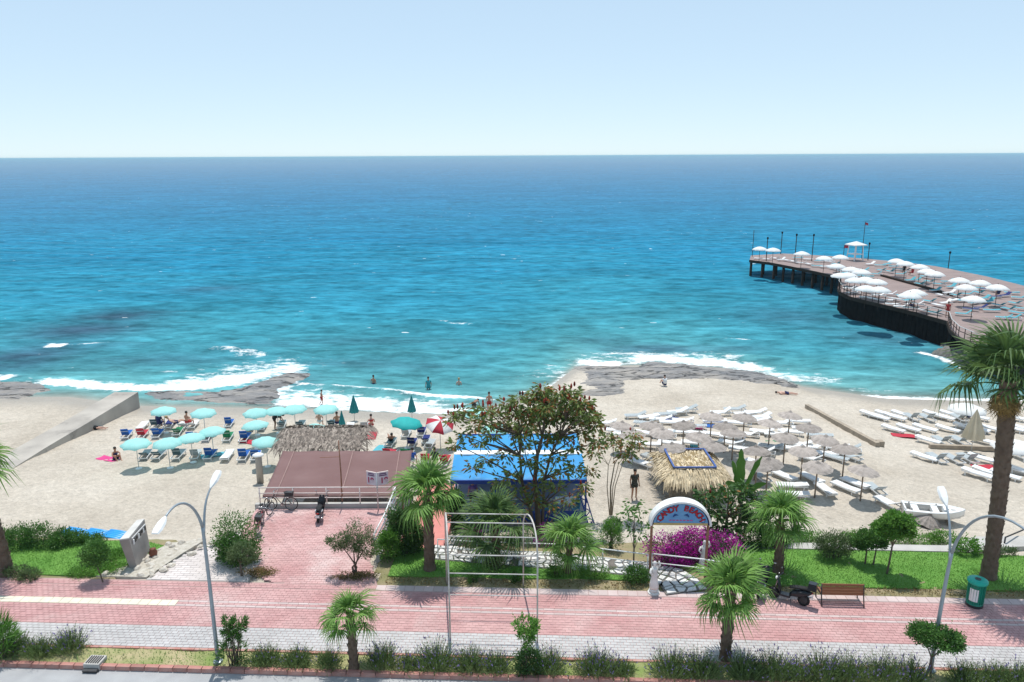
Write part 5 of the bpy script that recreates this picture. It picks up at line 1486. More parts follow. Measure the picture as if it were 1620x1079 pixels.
CPOLE = MB().tube([(0, 0, -.2), (0, 0, 2.15)], .025, 7).mesh('pole', True); CPOLE.materials.append(M_POLES)
CBASE = MB().lathe([(.22, 0), (.22, .05), (.05, .12)], 12).mesh('base'); CBASE.materials.append(M_WPLAS)
CRIB = MB()
for k in range(8):
    a = k * math.pi / 4; CRIB.beam((.03 * math.cos(a), .03 * math.sin(a), .30), (.93 * math.cos(a), .93 * math.sin(a), -.02), .014)
CRIB = CRIB.mesh('ribs'); CRIB.materials.append(M_POLES)
def canvas_parasol(p, me, label, group, tilt=(0, 0), h=1.85, s=1.0):
    root = empty('parasol', p, random.uniform(0, 6), label, 'parasol', group)
    link_mesh('pole', CPOLE, None, root); link_mesh('base', CBASE, None, root)
    c = link_mesh('canopy', me, None, root); c.location = (0, 0, h); c.rotation_euler = (tilt[0], tilt[1], 0)
    r = link_mesh('ribs', CRIB, None, root); r.location = (0, 0, h); r.rotation_euler = c.rotation_euler
    root.scale = (s, s, s)
    return root
TEAL = [(258, 645, 'the one nearest the concrete wall end'), (321, 648, 'second along the water from the concrete wall'), (404, 648, 'third along the water from the concrete wall'), (438, 645, 'fourth along the water from the concrete wall'),
        (465, 642, 'fifth along the water, before the wading child'), (515, 642, 'below the child walking in the foam'), (403, 667, 'second row, above the standing sunbather'), (497, 672, 'just above the grey thatched shelter'), (420, 693, 'touching the left end of the grey shelter'),
        (334, 677, 'back right of the four huddled together'), (301, 687, 'third of the four huddled together'), (264, 695, 'second of the front pair beside the sitting woman'), (214, 696, 'nearest to the sitting woman on the sand')]
for a, b, lb in TEAL:
    p = S(a, b, 1.95); canvas_parasol(p, CP_TEAL, 'pale teal parasol, ' + lb, 'teal parasols', (random.uniform(-.07, .07), random.uniform(-.07, .07)), 1.8, .93)
canvas_parasol(S(643, 667, 1.95), CP_TEALS, 'bright turquoise parasol tilted over loungers right of the grey shelter', 'teal parasols', (.12, 0), 1.8, 1.02)
canvas_parasol(S(752, 651, 1.95), CP_TEAL, 'pale parasol at the water behind the red spiked tree', 'teal parasols', (0, 0), 1.8, 1.0)
canvas_parasol(S(784, 676, 1.95), CP_TEAL, 'pale teal parasol half hidden behind the red spiked tree', 'teal parasols', (0, 0), 1.8, 1.0)
def closed_parasol(p, m, label, h=1.9, w=.17, cat='parasol', grp=None):
    root = empty('closed_parasol', p, 0, label, cat, grp)
    MB().tube([(0, 0, -.2), (0, 0, h * .95)], .022, 7).build('pole', M_POLES, root, True)
    mb = MB(); n = 16
    prof = [(.015, h), (w * .5, h * .75), (w * .9, h * .5), (w * 1.1, h * .34), (w * .7, h * .32)]
    vs = []; fs = []
    for i, (r, z) in enumerate(prof):
        for k in range(n):
            a = 2 * math.pi * k / n; rr = r * (1.18 if k % 2 else .78); vs.append((rr * math.cos(a), rr * math.sin(a), z))
    for i in range(len(prof) - 1):
        for k in range(n): fs.append((i * n + k, (i + 1) * n + k, (i + 1) * n + (k + 1) % n, i * n + (k + 1) % n))
    mb.add(vs, fs).build('canopy', m, root)
    return root
closed_parasol(S(561, 666), M_TEALD, 'closed dark teal parasol on open sand above the shelter', 2.1, .3, grp='closed teal parasols')
closed_parasol(S(652, 664), M_TEALD, 'closed dark teal parasol behind the turquoise parasol', 2.0, .28, grp='closed teal parasols')
closed_parasol(S(542, 684), M_TEALD, 'small closed teal parasol behind the grey shelter', 1.7, .2, grp='closed teal parasols')
closed_parasol(S(1536, 716), M_CREAM, 'closed cream parasol between lounger rows left of the palm trunk', 3.0, .55)
# red and white parasol
rp = empty('parasol', S(697, 712), .4, 'red and white parasol tilted beside the blue canvas roof', 'parasol')
link_mesh('pole', CPOLE, None, rp)
for k in range(2):
    me0 = canvas_parasol_mesh('panel', 1.0, .36, 8, (CUSH['red'], M_PWHITE)[k])
    bmx = bmesh.new(); bmx.from_mesh(me0); bmx.faces.ensure_lookup_table()
    kill = [f for f in bmx.faces if (int((math.atan2(f.calc_center_median().y, f.calc_center_median().x) % (2 * math.pi)) / (math.pi / 4)) % 2 == 0) == (k == 0)]
    bmesh.ops.delete(bmx, geom=kill, context='FACES'); bmx.to_mesh(me0); bmx.free()
    o = link_mesh('red_panels' if k == 0 else 'white_panels', me0, None, rp); o.location = (0, 0, 1.85); o.rotation_euler = (.35, .1, 0)
for a, b, lb, s in ((1606, 690, 'white parasol right of the palm trunk in the lounger rows', .7), (1532, 635, 'white parasol at the waterline left of the palm crown', .75)):
    canvas_parasol(S(a, b, 2.1), CP_WHITE, lb, 'white beach parasols', (0, 0), 1.95, s)

# ---- loungers of the left beach: backs raised towards the street
def L_at(px, py, rz, back, colour, label, group):
    p = S(px, py); return lounger(p, rz, back, colour, label, group)
LEFT = [
    ('front row', [(231, 724, 'dark', 35), (252, 724, 'dark', 40), (283, 724, 'dark', 62), (310, 724, 'grey', 55), (333, 724, 'blue', 68), (360, 725, 'white', 5), (386, 726, 'blue', 68), (405, 726, 'blue', 60)]),
    ('middle row', [(201, 692, 'blue', 58), (226, 692, 'red', 58), (250, 691, 'blue', 55), (282, 687, 'green', 40), (303, 697, 'blue', 60), (327, 696, 'blue', 66), (361, 696, 'green', 66), (388, 697, 'blue', 66)]),
    ('waterside row', [(226, 678, 'white', 4), (247, 676, 'dark', 58), (268, 676, 'navy', 25), (290, 677, 'white', 30), (306, 676, 'white', 30), (363, 674, 'blue', 68), (397, 679, 'dark', 30), (415, 679, 'dark', 30), (446, 676, 'dark', 35), (476, 676, 'dark', 40),
                               (525, 675, 'dark', 45), (553, 680, 'white', 30), (577, 680, 'grey', 52)])]
for rn, row in LEFT:
    cnt = {}
    tot = {}
    for r in row: tot[r[2]] = tot.get(r[2], 0) + 1
    nm = {'dark': 'slate', 'grey': 'grey'}
    for a, b, c, ang in row:
        i = cnt.get(c, 0); cnt[c] = i + 1
        lb = '%s sun lounger, %s in the %s of teal parasols' % (nm.get(c, c), 'the only one' if tot[c] == 1 else ORD[i] + ' of that colour', rn)
        L_at(a, b, R_(8 + random.uniform(-6, 6)), ang + (4 if ang > 50 else 0), c, lb, 'sun loungers of the left beach')
MID = [(643, 690, 'grey', 55, 'grey sun lounger under the turquoise parasol'), (667, 688, 'navy', 58, 'navy sun lounger right of the turquoise parasol'), (618, 705, 'dark', 20, 'slate sun lounger with a sunbather left of the turquoise pole'),
       (652, 706, 'navy', 62, 'navy sun lounger below the turquoise parasol'), (680, 707, 'grey', 25, 'grey sun lounger beside the red and white parasol'), (674, 700, 'navy', 30, 'navy sun lounger half under the red and white parasol'), (616, 724, 'red', 62, 'red sun lounger behind the corner of the brown roof'),
       (644, 724, 'green', 62, 'green sun lounger behind the edge of the brown roof'), (674, 732, 'red', 62, 'red sun lounger left of the seated dark haired person'), (704, 734, 'red', 60, 'red sun lounger beside the blue pavilion')]
for a, b, c, ang, lb in MID: L_at(a, b, R_(-6 + random.uniform(-8, 8)), ang, c, lb, 'sun loungers beside the pavilion')

# ---- white loungers between the straw parasols
CEN = [
    ('far row by the rock shelf', 96, [(1086, 652), (1162, 652), (1122, 661), (1195, 657), (1052, 660), (1202, 665), (1005, 662), (1072, 656), (1178, 659), (1026, 664), (1140, 657)]),
    ('second row from the water', 80, [(957, 674), (1045, 668), (978, 686), (1062, 673), (1098, 679), (1236, 674), (1262, 671), (1200, 670), (1020, 674), (1130, 671), (1170, 674), (1080, 670)]),
    ('third row from the water', 74, [(985, 692), (1050, 694), (1097, 690), (1158, 697), (1205, 688), (1228, 692), (1272, 683), (1296, 694), (1022, 690), (1075, 688), (1130, 692), (1182, 692), (1250, 688)]),
    ('fourth row from the water', 66, [(1024, 708), (1098, 706), (1156, 706), (1174, 716), (1248, 714), (1264, 708), (1322, 714), (1340, 716), (1302, 723), (1060, 706), (1220, 712), (1205, 720), (1285, 713)]),
    ('front row beside the straw hut', 40, [(1016, 738), (1033, 730), (1282, 731), (1320, 729), (1344, 727), (1198, 738)])]
for rn, base, row in CEN:
    for i, (a, b) in enumerate(sorted(row)):
        L_at(a, b, R_(base + random.uniform(-12, 12)), random.choice((4, 4, 25, 35)), random.choice(('white', 'white', 'white', 'grey')), 'white lounger among straw parasols, %s in the %s' % (ORD[i], rn), 'white loungers among the straw parasols')
FR_ROW = [(1203, 758, 15, 40), (1238, 756, 28, 5), (1283, 760, 24, 5), (1305, 778, 8, 5), (1337, 775, 28, 5), (1352, 768, 28, 5), (1384, 778, 4, 40), (1404, 800, 18, 30), (1252, 772, 84, 5), (1254, 786, 80, 5)]
for i, (a, b, rz, ang) in enumerate(sorted(FR_ROW)):
    L_at(a, b + 2, R_(rz), ang, 'white' if ang < 40 else 'grey', 'white lounger on open sand below the straw parasols, %s from the left' % ORD[i], 'white loungers in front of the parasols')
# ---- rows on the right beach, heads away to the left
RIGHT = [
    ('row nearest the water', [(1378, 660), (1389, 664), (1402, 660), (1415, 664), (1428, 660), (1441, 664), (1466, 665), (1478, 660), (1491, 664), (1505, 660), (1516, 665), (1545, 664), (1600, 664)]),
    ('second row from the water', [(1413, 683), (1437, 682), (1463, 682), (1499, 683), (1528, 680), (1546, 683), (1562, 681), (1600, 682), (1618, 682)]),
    ('third row from the water', [(1468, 701), (1489, 702), (1518, 702), (1556, 702), (1598, 702)]),
    ('fourth row from the water', [(1462, 728), (1481, 730), (1508, 731), (1530, 730), (1553, 730), (1614, 726)]),
    ('front row beside the palm trunk', [(1546, 755), (1562, 752), (1590, 757), (1621, 752)])]
for ri, (rn, row) in enumerate(RIGHT):
    for i, (a, b) in enumerate(row):
        up = (a in (1466, 1516, 1441, 1489, 1518, 1481, 1508, 1530, 1614))
        L_at(a, b, R_((180 + 38 if not up else 4) if not up else 6), 52 if up else 5, 'grey' if up else 'white', 'white lounger on the right beach, %s in the %s' % (ORD[i], rn), 'white loungers of the right beach')

# ---- small things on the sand
towel = MB()
def towel_at(px, py, rz, c, label):
    p = S(px, py)
    mb = MB(); vs = []; fs = []
    for j in range(9):
        for i in range(5):
            x = -.35 + .7 * i / 4; y = -.8 + 1.6 * j / 8
            vs.append((x, y, .06 + .02 * math.sin(x * 9 + y * 5)))
    for j in range(8):
        for i in range(4): fs.append((j * 5 + i, j * 5 + i + 1, j * 5 + i + 6, j * 5 + i + 5))
    n = len(vs); vs += [(a, b, c_ - .04) for a, b, c_ in vs]; fs += [tuple(n + q for q in f[::-1]) for f in fs]
    o = mb.add(vs, fs).build('towel', CUSH[c] if c in CUSH else c, None, True); o.location = p; o.rotation_euler = (0, 0, rz)
    tag(o, label, 'towel')
M_PINK = mat('pink_cloth', (.62, .05, .22), .8)
towel_at(172, 727, 1.2, M_PINK, 'pink towel beside the woman sitting on the sand')
towel_at(1095, 677, 1.4, M_PINK, 'pink towel lying among the straw parasols')
towel_at(1134, 675, 1.4, CUSH['blue'], 'blue towel over a lounger among the straw parasols')
towel_at(1112, 706, 1.4, CUSH['teal'], 'light blue towel behind the straw hut')
for a, b, c, lb in ((338, 721, 'teal', 'teal towel at the foot of a blue lounger in the front row'), (588, 690, 'red', 'red towel on the sand above the brown roof'), (1060, 665, 'navy', 'navy towel at the left of the straw parasols'), (1232, 700, 'green', 'green towel among the middle straw parasols'),
                    (1430, 690, 'red', 'red towel between lounger rows of the right beach'), (1560, 740, 'red', 'red towel near the palm trunk lounger row'), (600, 712, 'teal', 'teal towel by the slate lounger'), (395, 700, 'red', 'red towel beside the last blue lounger of the middle row')):
    towel_at(a, b, random.uniform(0, 3), CUSH[c], lb)
towel_at(146, 676, 1.2, CUSH['dark'], 'dark towel at the foot of the concrete wall')
# blue air mattresses behind the left hedge
M_AIR = mat('blue_inflatable', (0.03, 0.33, 0.72), .35, (0.025, 0.28, .66), 2)
for i, (a, b, lb) in enumerate(((118, 846, 'blue inflatable mat behind the hedge, leftmost'), (152, 848, 'blue inflatable mat behind the round tree'), (184, 850, 'blue inflatable mat next to the stone sign'))):
    p = S(a, b); mb = MB()
    for k in range(5): mb.tube([(-.38 + .19 * k, -.75, .14), (-.38 + .19 * k, 0, .17), (-.38 + .19 * k, .75, .14)], .105, 8)
    o = mb.build('inflatable_mat', M_AIR, None, True); o.location = p + Vector((0, 0, .1)); o.rotation_euler = (0.05, 0, 1.35); o.scale = (.8, .75, .4); tag(o, lb, 'air mattress', 'blue inflatable mats')
# shower pillar
sp_ = empty('pillar', S(412, 762), 0, 'grey round pillar with a white cap left of the brown roof', 'pillar')
MB().lathe([(.2, -.1), (.2, 1.55), (.17, 1.6)], 14).build('shaft', M_GROY, sp_, True)
MB().lathe([(.1, 1.6), (.33, 1.68), (.33, 1.74), (.12, 1.84)], 16).build('cap', M_WHITE, sp_, True)

# ---- rowing boat
M_HULL = mat('boat_gelcoat', (0.80, 0.80, 0.78), 0.3, (0.74, 0.74, 0.72), 1.5)
M_HULLG = mat('boat_inside', (0.66, 0.64, 0.60), 0.5, (0.58, 0.56, 0.52), 2)
bo = empty('motor_boat', S(1476, 824) + Vector((0, .1, .12)), R_(-17), 'small white motor boat drawn up on the sand', 'boat'); bo.scale = (.70, .74, .74)
Lb, n = 4.0, 16
def hull_sec(t):     # half width, depth
    w = .78 * (1 - max(0, (t - .45) / .55) ** 2.4); return max(w, .02)
rows = []
for i in range(n + 1):
    t = i / n; x = -Lb / 2 + Lb * t; w = hull_sec(t); sheer = .62 + .22 * t ** 2; keel = .0 + .38 * max(0, (t - .7) / .3) ** 2
    rows.append([(x, -w, sheer), (x, -w * .93, sheer * .5 + keel * .5), (x, -w * .6, .14 + keel), (x, 0, keel), (x, w * .6, .14 + keel), (x, w * .93, sheer * .5 + keel * .5), (x, w, sheer)])
mb = MB(); vs = [p for r in rows for p in r]; fs = []
for i in range(n):
    for k in range(6): fs.append((i * 7 + k, (i + 1) * 7 + k, (i + 1) * 7 + k + 1, i * 7 + k + 1))
fs.append(tuple(range(7)))
mb.add(vs, [f[::-1] for f in fs]).build('hull', M_HULL, bo, True)
mb = MB()
mb.tube([(r[0][0], r[0][1], r[0][2] + .01) for r in rows] + [(r[6][0], r[6][1], r[6][2] + .01) for r in rows[::-1]], .05, 8)
mb.build('gunwale', M_HULL, bo, True)
dk = MB(); vs = []; fs = []
for i in range(n + 1):
    r = rows[i]; t = i / n; inner = .70 if t < .72 else 0.0
    z = r[0][2] + .015
    vs += [(r[0][0], r[0][1] * .98, z), (r[0][0], r[0][1] * inner, z), (r[0][0], r[6][1] * inner, z), (r[6][0], r[6][1] * .98, z)]
    if i: q = 4 * i; fs += [(q - 4, q - 3, q + 1, q), (q - 2, q - 1, q + 3, q + 2)]
dk.add(vs, fs).build('side_deck', M_HULL, bo)
fl = MB(); vs = []; fs = []
for i in range(n):
    r = rows[i]; vs += [(r[0][0], r[0][1] * .72, .26), (r[0][0], r[6][1] * .72, .26), (r[0][0], r[0][1] * .72, r[0][2]), (r[0][0], r[6][1] * .72, r[0][2])]
    if i: q = 4 * i; fs += [(q - 4, q - 3, q + 1, q), (q - 4, q, q + 2, q - 2), (q - 3, q - 1, q + 3, q + 1)]
fl.add(vs, fs).build('floor', M_HULLG, bo)
MB().box((.1, 0, .52), (.42, 1.1, .30)).build('seat', M_HULL, bo); MB().box((-1.2, 0, .5), (.45, 1.15, .22)).build('seat', M_HULL, bo)
MB().box((.75, .0, .66), (.3, .7, .28), taper=.8).build('console', M_HULL, bo); MB().box((-1.93, 0, .5), (.1, 1.3, .5)).build('transom', M_HULL, bo)
MB().box((1.25, 0, .82), (.3, .3, .02)).build('hatch', M_HULLG, bo)
for k, (x, y) in enumerate(((-1.5, .55), (-1.5, -.55), (.3, .62))): MB().tube([(x, y, .66), (x, y, .76)], .04, 6).build('cleat', M_DARK, bo)
for x in (-1.1, 1.0): MB().box((x, 0, -.06), (.2, 1.2, .25)).build('chock', M_TIMBER, bo)
# handrail ramp on the far right
rail_run('handrail', [G(1588, 866, -.2), G(1680, 826, -.8)], [G(1588, 866, -.2), G(1630, 848, -.5)], .5, [], 'dark handrail beside the path right of the tall palm', .035, M_DARK)

# ================================================================== people
SKIN = [mat('skin_tan', (0.42, 0.22, 0.14), .55, (.38, .19, .12), 4), mat('skin_fair', (0.58, 0.36, 0.27), .55, (.54, .32, .24), 4), mat('skin_brown', (0.26, 0.13, 0.08), .55, (.23, .11, .07), 4)]
HAIR = [mat('hair_dark', (0.02, 0.015, 0.012), .6), mat('hair_fair', (0.42, 0.28, 0.12), .6)]
CLOTH = {'navy': mat('cloth_navy', (.015, .02, .09), .8), 'black': mat('cloth_black', (.012, .012, .014), .8), 'red': mat('cloth_red', (.4, .03, .03), .8), 'white': mat('cloth_white', (.75, .75, .74), .8),
         'teal': mat('cloth_teal', (.03, .28, .32), .8), 'purple': mat('cloth_purple', (.2, .12, .32), .8), 'blue': mat('cloth_blue', (.03, .1, .4), .8), 'olive': mat('cloth_olive', (.05, .05, .04), .8)}
POSES = {
    # joints: pelvis, waist, chest, neck, head, then shoulders, elbows, wrists, hips, knees, ankles, toes (left x<0)
    'stand': dict(pelvis=(0, 0, .93), waist=(0, 0, 1.08), chest=(0, .01, 1.30), neck=(0, .0, 1.47), head=(0, -.03, 1.62), sh=(.17, 0, 1.40), el=(.24, .03, 1.12), wr=(.25, -.06, .88), hip=(.09, 0, .90), kn=(.11, -.02, .49), an=(.12, .03, .08), toe=(.14, -.13, .03)),
    'walk': dict(pelvis=(0, 0, .92), waist=(0, 0, 1.07), chest=(0, -.02, 1.29), neck=(0, -.04, 1.46), head=(0, -.08, 1.61), sh=(.17, -.02, 1.39), el=(.25, -.08, 1.13), wr=(.22, -.25, .95), hip=(.09, 0, .89), kn=(.10, -.12, .50), an=(.11, .08, .09), toe=(.12, -.08, .03)),
    'sit': dict(pelvis=(0, 0, .10), waist=(0, .02, .24), chest=(0, -.02, .45), neck=(0, -.06, .61), head=(0, -.10, .76), sh=(.17, -.04, .54), el=(.25, -.22, .36), wr=(.12, -.40, .38), hip=(.10, -.05, .11), kn=(.14, -.36, .42), an=(.13, -.52, .08), toe=(.14, -.70, .04)),
    'chair': dict(pelvis=(0, 0, .50), waist=(0, .03, .65), chest=(0, .03, .87), neck=(0, .0, 1.03), head=(0, -.03, 1.18), sh=(.17, .02, .97), el=(.26, -.05, .70), wr=(.2, -.30, .66), hip=(.09, -.03, .50), kn=(.12, -.44, .52), an=(.12, -.46, .10), toe=(.13, -.64, .05)),
    'recline': dict(pelvis=(0, 0, .48), waist=(0, .13, .54), chest=(0, .30, .70), neck=(0, .42, .83), head=(0, .50, .95), sh=(.17, .36, .76), el=(.28, .20, .62), wr=(.2, -.02, .58), hip=(.09, -.05, .47), kn=(.12, -.45, .60), an=(.11, -.82, .43), toe=(.12, -.92, .55)),
    'lie': dict(pelvis=(0, 0, .13), waist=(0, .16, .14), chest=(0, .38, .15), neck=(0, .55, .14), head=(0, .70, .16), sh=(.18, .48, .13), el=(.30, .30, .10), wr=(.26, .06, .09), hip=(.09, -.05, .12), kn=(.12, -.46, .14), an=(.12, -.87, .08), toe=(.14, -.98, .14)),
    'bend': dict(pelvis=(0, .05, .90), waist=(0, -.08, 1.00), chest=(0, -.30, 1.05), neck=(0, -.46, 1.08), head=(0, -.60, 1.06), sh=(.17, -.38, 1.08), el=(.22, -.45, .80), wr=(.15, -.60, .62), hip=(.09, .04, .88), kn=(.11, -.02, .49), an=(.12, .05, .08), toe=(.14, -.12, .03)),
}
RAD = dict(pelvis=.125, waist=.115, chest=.135, neck=.055, head=.095, sh=.055, el=.042, wr=.030, hip=.085, kn=.058, an=.040, toe=.032)
PCACHE = {}
def person_meshes(pose):
    if pose in PCACHE: return PCACHE[pose]
    J = POSES[pose]
    V = []; E = []; Rr = []; ids = {}
    def put(name, p, r):
        ids[name] = len(V); V.append(tuple(p)); Rr.append(r)
    for k in ('pelvis', 'waist', 'chest', 'neck'): put(k, J[k], RAD[k])
    hd = Vector(J['head']); nk = Vector(J['neck']); up = (hd - nk).normalized()
    put('head', hd, .088); put('crown', hd + up * .10, .070)
    E += [(0, 1), (1, 2), (2, 3), (3, ids['head']), (ids['head'], ids['crown'])]
    for sx, nm in ((-1, 'L'), (1, 'R')):
        prev = ids['chest']
        for k in ('sh', 'el', 'wr'):
            p = J[k]; jit = .03 if (sx > 0 and k != 'sh') else 0
            put(k + nm, (p[0] * sx, p[1] + jit, p[2] + jit), RAD[k]); E.append((prev, ids[k + nm])); prev = ids[k + nm]
        el = Vector(V[ids['el' + nm]]); wr = Vector(V[ids['wr' + nm]]); d = (wr - el).normalized()
        pal = wr + d * .07; put('palm' + nm, pal, .030); E.append((prev, ids['palm' + nm]))
        side = d.cross(Vector((0, 1, .3))).normalized()
        for fi, (o, l) in enumerate(((-.026, .055), (-.009, .068), (.009, .064), (.026, .05))):
            a = pal + d * .035 + side * o; put('f%d%s' % (fi, nm), a, .010); b = a + d * l * .8 + Vector((0, -.012, -.01)); put('g%d%s' % (fi, nm), b, .008)
            E += [(ids['palm' + nm], ids['f%d%s' % (fi, nm)]), (ids['f%d%s' % (fi, nm)], ids['g%d%s' % (fi, nm)])]
        a = pal - side * .04 + d * .01; put('th' + nm, a, .011); put('ti' + nm, a + d * .04 - side * .015, .009); E += [(ids['palm' + nm], ids['th' + nm]), (ids['th' + nm], ids['ti' + nm])]
        prev = ids['pelvis']
        for k in ('hip', 'kn', 'an', 'toe'):
            p = J[k]; dy = 0
            if pose == 'walk' and sx > 0 and k in ('kn', 'an', 'toe'): dy = {'kn': .12, 'an': .18, 'toe': .2}[k]
            put(k + nm, (p[0] * sx, p[1] + dy, p[2]), RAD[k]); E.append((prev, ids[k + nm])); prev = ids[k + nm]
    me = bpy.data.meshes.new('body_skeleton'); me.from_pydata(V, E, [])
    o = bpy.data.objects.new('body_skeleton', me); COL.objects.link(o)
    md = o.modifiers.new('Skin', 'SKIN'); md.use_smooth_shade = True; md.branch_smoothing = .6
    for i, sv in enumerate(me.skin_vertices[0].data):
        sv.radius = (Rr[i], Rr[i]); sv.use_root = (i == 0)
        if i in (ids['chest'], ids['waist'], ids['pelvis']): sv.radius = (Rr[i] * 1.22, Rr[i] * .9)
    ss = o.modifiers.new('Sub', 'SUBSURF'); ss.levels = 1; ss.render_levels = 1
    dg = bpy.context.evaluated_depsgraph_get()
    body = bpy.data.meshes.new_from_object(o.evaluated_get(dg)); body.name = 'body'
    bpy.data.objects.remove(o)
    # face: nose, ears, brow into the same mesh is not needed at this size; hair cap, shorts and top are children
    f = -1.0 if pose not in ('recline', 'lie') else -1.0
    hair = MB(); back = Vector((0, .035, .03)) if pose not in ('lie',) else Vector((0, .03, .0))
    hair.ell(hd + up * .045 + back, (.098, .105, .095), 10, 6)
    face = MB(); fd = (Vector((0, -1, 0)) if pose not in ('recline', 'lie') else Vector((0, -.6, .8))).normalized()
    face.ell(hd + fd * .095 - up * .005, (.014, .018, .022), 6, 4)
    for sx in (-1, 1):
        face.ell(hd + Vector((sx * .09, 0, 0)), (.012, .022, .03), 6, 4)
    eyes = MB()
    for sx in (-1, 1): eyes.ell(hd + fd * .082 + Vector((sx * .032, 0, 0)) + up * .02, (.012, .012, .009), 6, 4)
    eyes.ell(hd + fd * .085 - up * .045, (.026, .010, .007), 6, 4)
    shorts = MB(); pv = Vector(J['pelvis']); w = Vector(J['waist'])
    shorts.tube([pv.lerp(w, .55), pv, pv.lerp(Vector((0, J['hip'][1], J['hip'][2])), 1.0)], [.158, .168, .16], 12)
    for sx in (-1, 1):
        h = Vector((J['hip'][0] * sx, J['hip'][1], J['hip'][2])); k = Vector((J['kn'][0] * sx, J['kn'][1], J['kn'][2]))
        shorts.tube([h, h.lerp(k, .45)], [.108, .098], 10)
    top = MB(); ch = Vector(J['chest'])
    M = (ch - w).normalized()
    top.tube([pv.lerp(w, .5), w, w.lerp(ch, .6), ch + M * .06, ch.lerp(nk, .75)], [.158, .150, .168, .170, .085], 12)
    for sx in (-1, 1):
        s = Vector((J['sh'][0] * sx, J['sh'][1], J['sh'][2])); e = Vector((J['el'][0] * sx, J['el'][1], J['el'][2]))
        top.tube([ch.lerp(s, .6), s, s.lerp(e, .45)], [.085, .075, .062], 9)
    bik = MB(); bik.tube([w.lerp(ch, .72), ch + M * .0, ch + M * .04], [.152, .172, .165], 12)
    PCACHE[pose] = dict(body=body, hair=hair.mesh('hair', True), face=face.mesh('face', True), eyes=eyes.mesh('eyes', True), shorts=shorts.mesh('shorts', True), top=top.mesh('top', True), bikini=bik.mesh('swim_top', True))
    return PCACHE[pose]
def omat(o, m):
    if not o.data.materials: o.data.materials.append(m)
    o.material_slots[0].link = 'OBJECT'; o.material_slots[0].material = m
    return o
def person(p, rz, pose, label, skin=0, hair=0, shorts='navy', top=None, scale=1.0, grp=None):
    D = person_meshes(pose)
    root = empty('person', p, rz, label, 'person', grp)
    root.scale = (scale,) * 3
    omat(link_mesh('body', D['body'], None, root), SKIN[skin])
    omat(link_mesh('hair', D['hair'], None, root), HAIR[hair]); omat(link_mesh('face', D['face'], None, root), SKIN[skin]); omat(link_mesh('eyes_and_mouth', D['eyes'], None, root), HAIR[0])
    omat(link_mesh('shorts', D['shorts'], None, root), CLOTH[shorts])
    if top == 'bikini': omat(link_mesh('swim_top', D['bikini'], None, root), CLOTH[shorts])
    elif top: omat(link_mesh('top', D['top'], None, root), CLOTH[top])
    return root
def wade(px, py, depth):      # stands in the water: feet below the surface
    p = G(px, py, SEA_Z); return Vector((p.x, p.y, SEA_Z - depth))
person(S(1003, 790), R_(15), 'stand', 'person in dark clothes standing on the sand left of the straw hut', 0, 0, 'olive', 'olive')
person(S(183, 727), R_(50), 'sit', 'woman in dark swimwear sitting on the sand near the first teal parasol', 0, 0, 'navy', 'bikini')
person(S(253, 679), R_(175), 'chair', 'person with dark hair sitting upright on a slate lounger', 2, 0, 'navy', 'navy')
person(S(278, 678), R_(120), 'recline', 'fair person reclining on the navy lounger', 1, 1, 'navy', None)
person(S(297, 677), R_(150), 'chair', 'tanned person bending on a white lounger near the water', 0, 0, 'red', None)
person(S(436, 679), R_(100), 'bend', 'person in black bending over a lounger and shaking a cloth', 2, 0, 'black', 'black')
person(S(506, 676), R_(180), 'chair', 'person with a straw coloured hat seated behind the grey shelter', 1, 1, 'white', None)
person(S(534, 678), R_(190), 'chair', 'tanned bare backed person seated above the grey shelter', 0, 0, 'navy', None)
person(S(588, 682), R_(200), 'chair', 'person seated on the white lounger left of the open sand', 1, 0, 'red', 'bikini')
person(S(619, 704), R_(195), 'recline', 'sunbather with raised knees on the slate lounger', 0, 0, 'black', None)
person(S(653, 739), R_(170), 'chair', 'person in blue and white seated beside the brown roof', 1, 0, 'white', 'blue')
person(S(688, 738), R_(180), 'chair', 'dark haired person seated between the red loungers', 2, 0, 'black', 'black')
person(wade(509, 640, .12), R_(120), 'walk', 'child walking in the white foam', 0, 0, 'red', None, .8)
person(wade(591, 606, 1.0), R_(160), 'stand', 'dark haired bather standing waist deep in the sea', 0, 0, 'navy', None)
person(wade(678, 616, .6), R_(200), 'stand', 'bather in blue swimwear standing in the shallow sea', 0, 0, 'teal', 'teal')
person(wade(726, 608, 1.15), R_(180), 'stand', 'bather up to the chest in the sea, farthest right', 1, 1, 'red', None)
person(wade(774, 650, .15), R_(190), 'stand', 'bather standing at the waterline behind the tree', 0, 0, 'red', None)
person(wade(750, 645, .55), R_(150), 'bend', 'person bending in the foam behind the tree', 2, 0, 'black', None)
person(S(1052, 606, .3) + Vector((0, 0, .12)), R_(200), 'sit', 'person in white and dark sitting on the rock shelf', 1, 0, 'navy', 'white')
person(S(1243, 624), R_(80), 'lie', 'person lying on the sand behind the straw parasols', 1, 0, 'navy', None)
person(S(1531, 668), R_(180), 'chair', 'bare backed man sitting up on a lounger left of the palm crown', 0, 0, 'navy', None)
person(S(150, 679), R_(85), 'lie', 'sunbather lying by the concrete wall', 1, 0, 'black', None)
person(Vector((-2.1, 36.9, fz)), R_(200), 'stand', 'person in a purple top standing inside the pavilion', 0, 0, 'black', 'purple')
person(Vector((-1.1, 37.0, fz - .05)), R_(160), 'chair', 'person in teal seated inside the pavilion', 0, 0, 'black', 'teal')

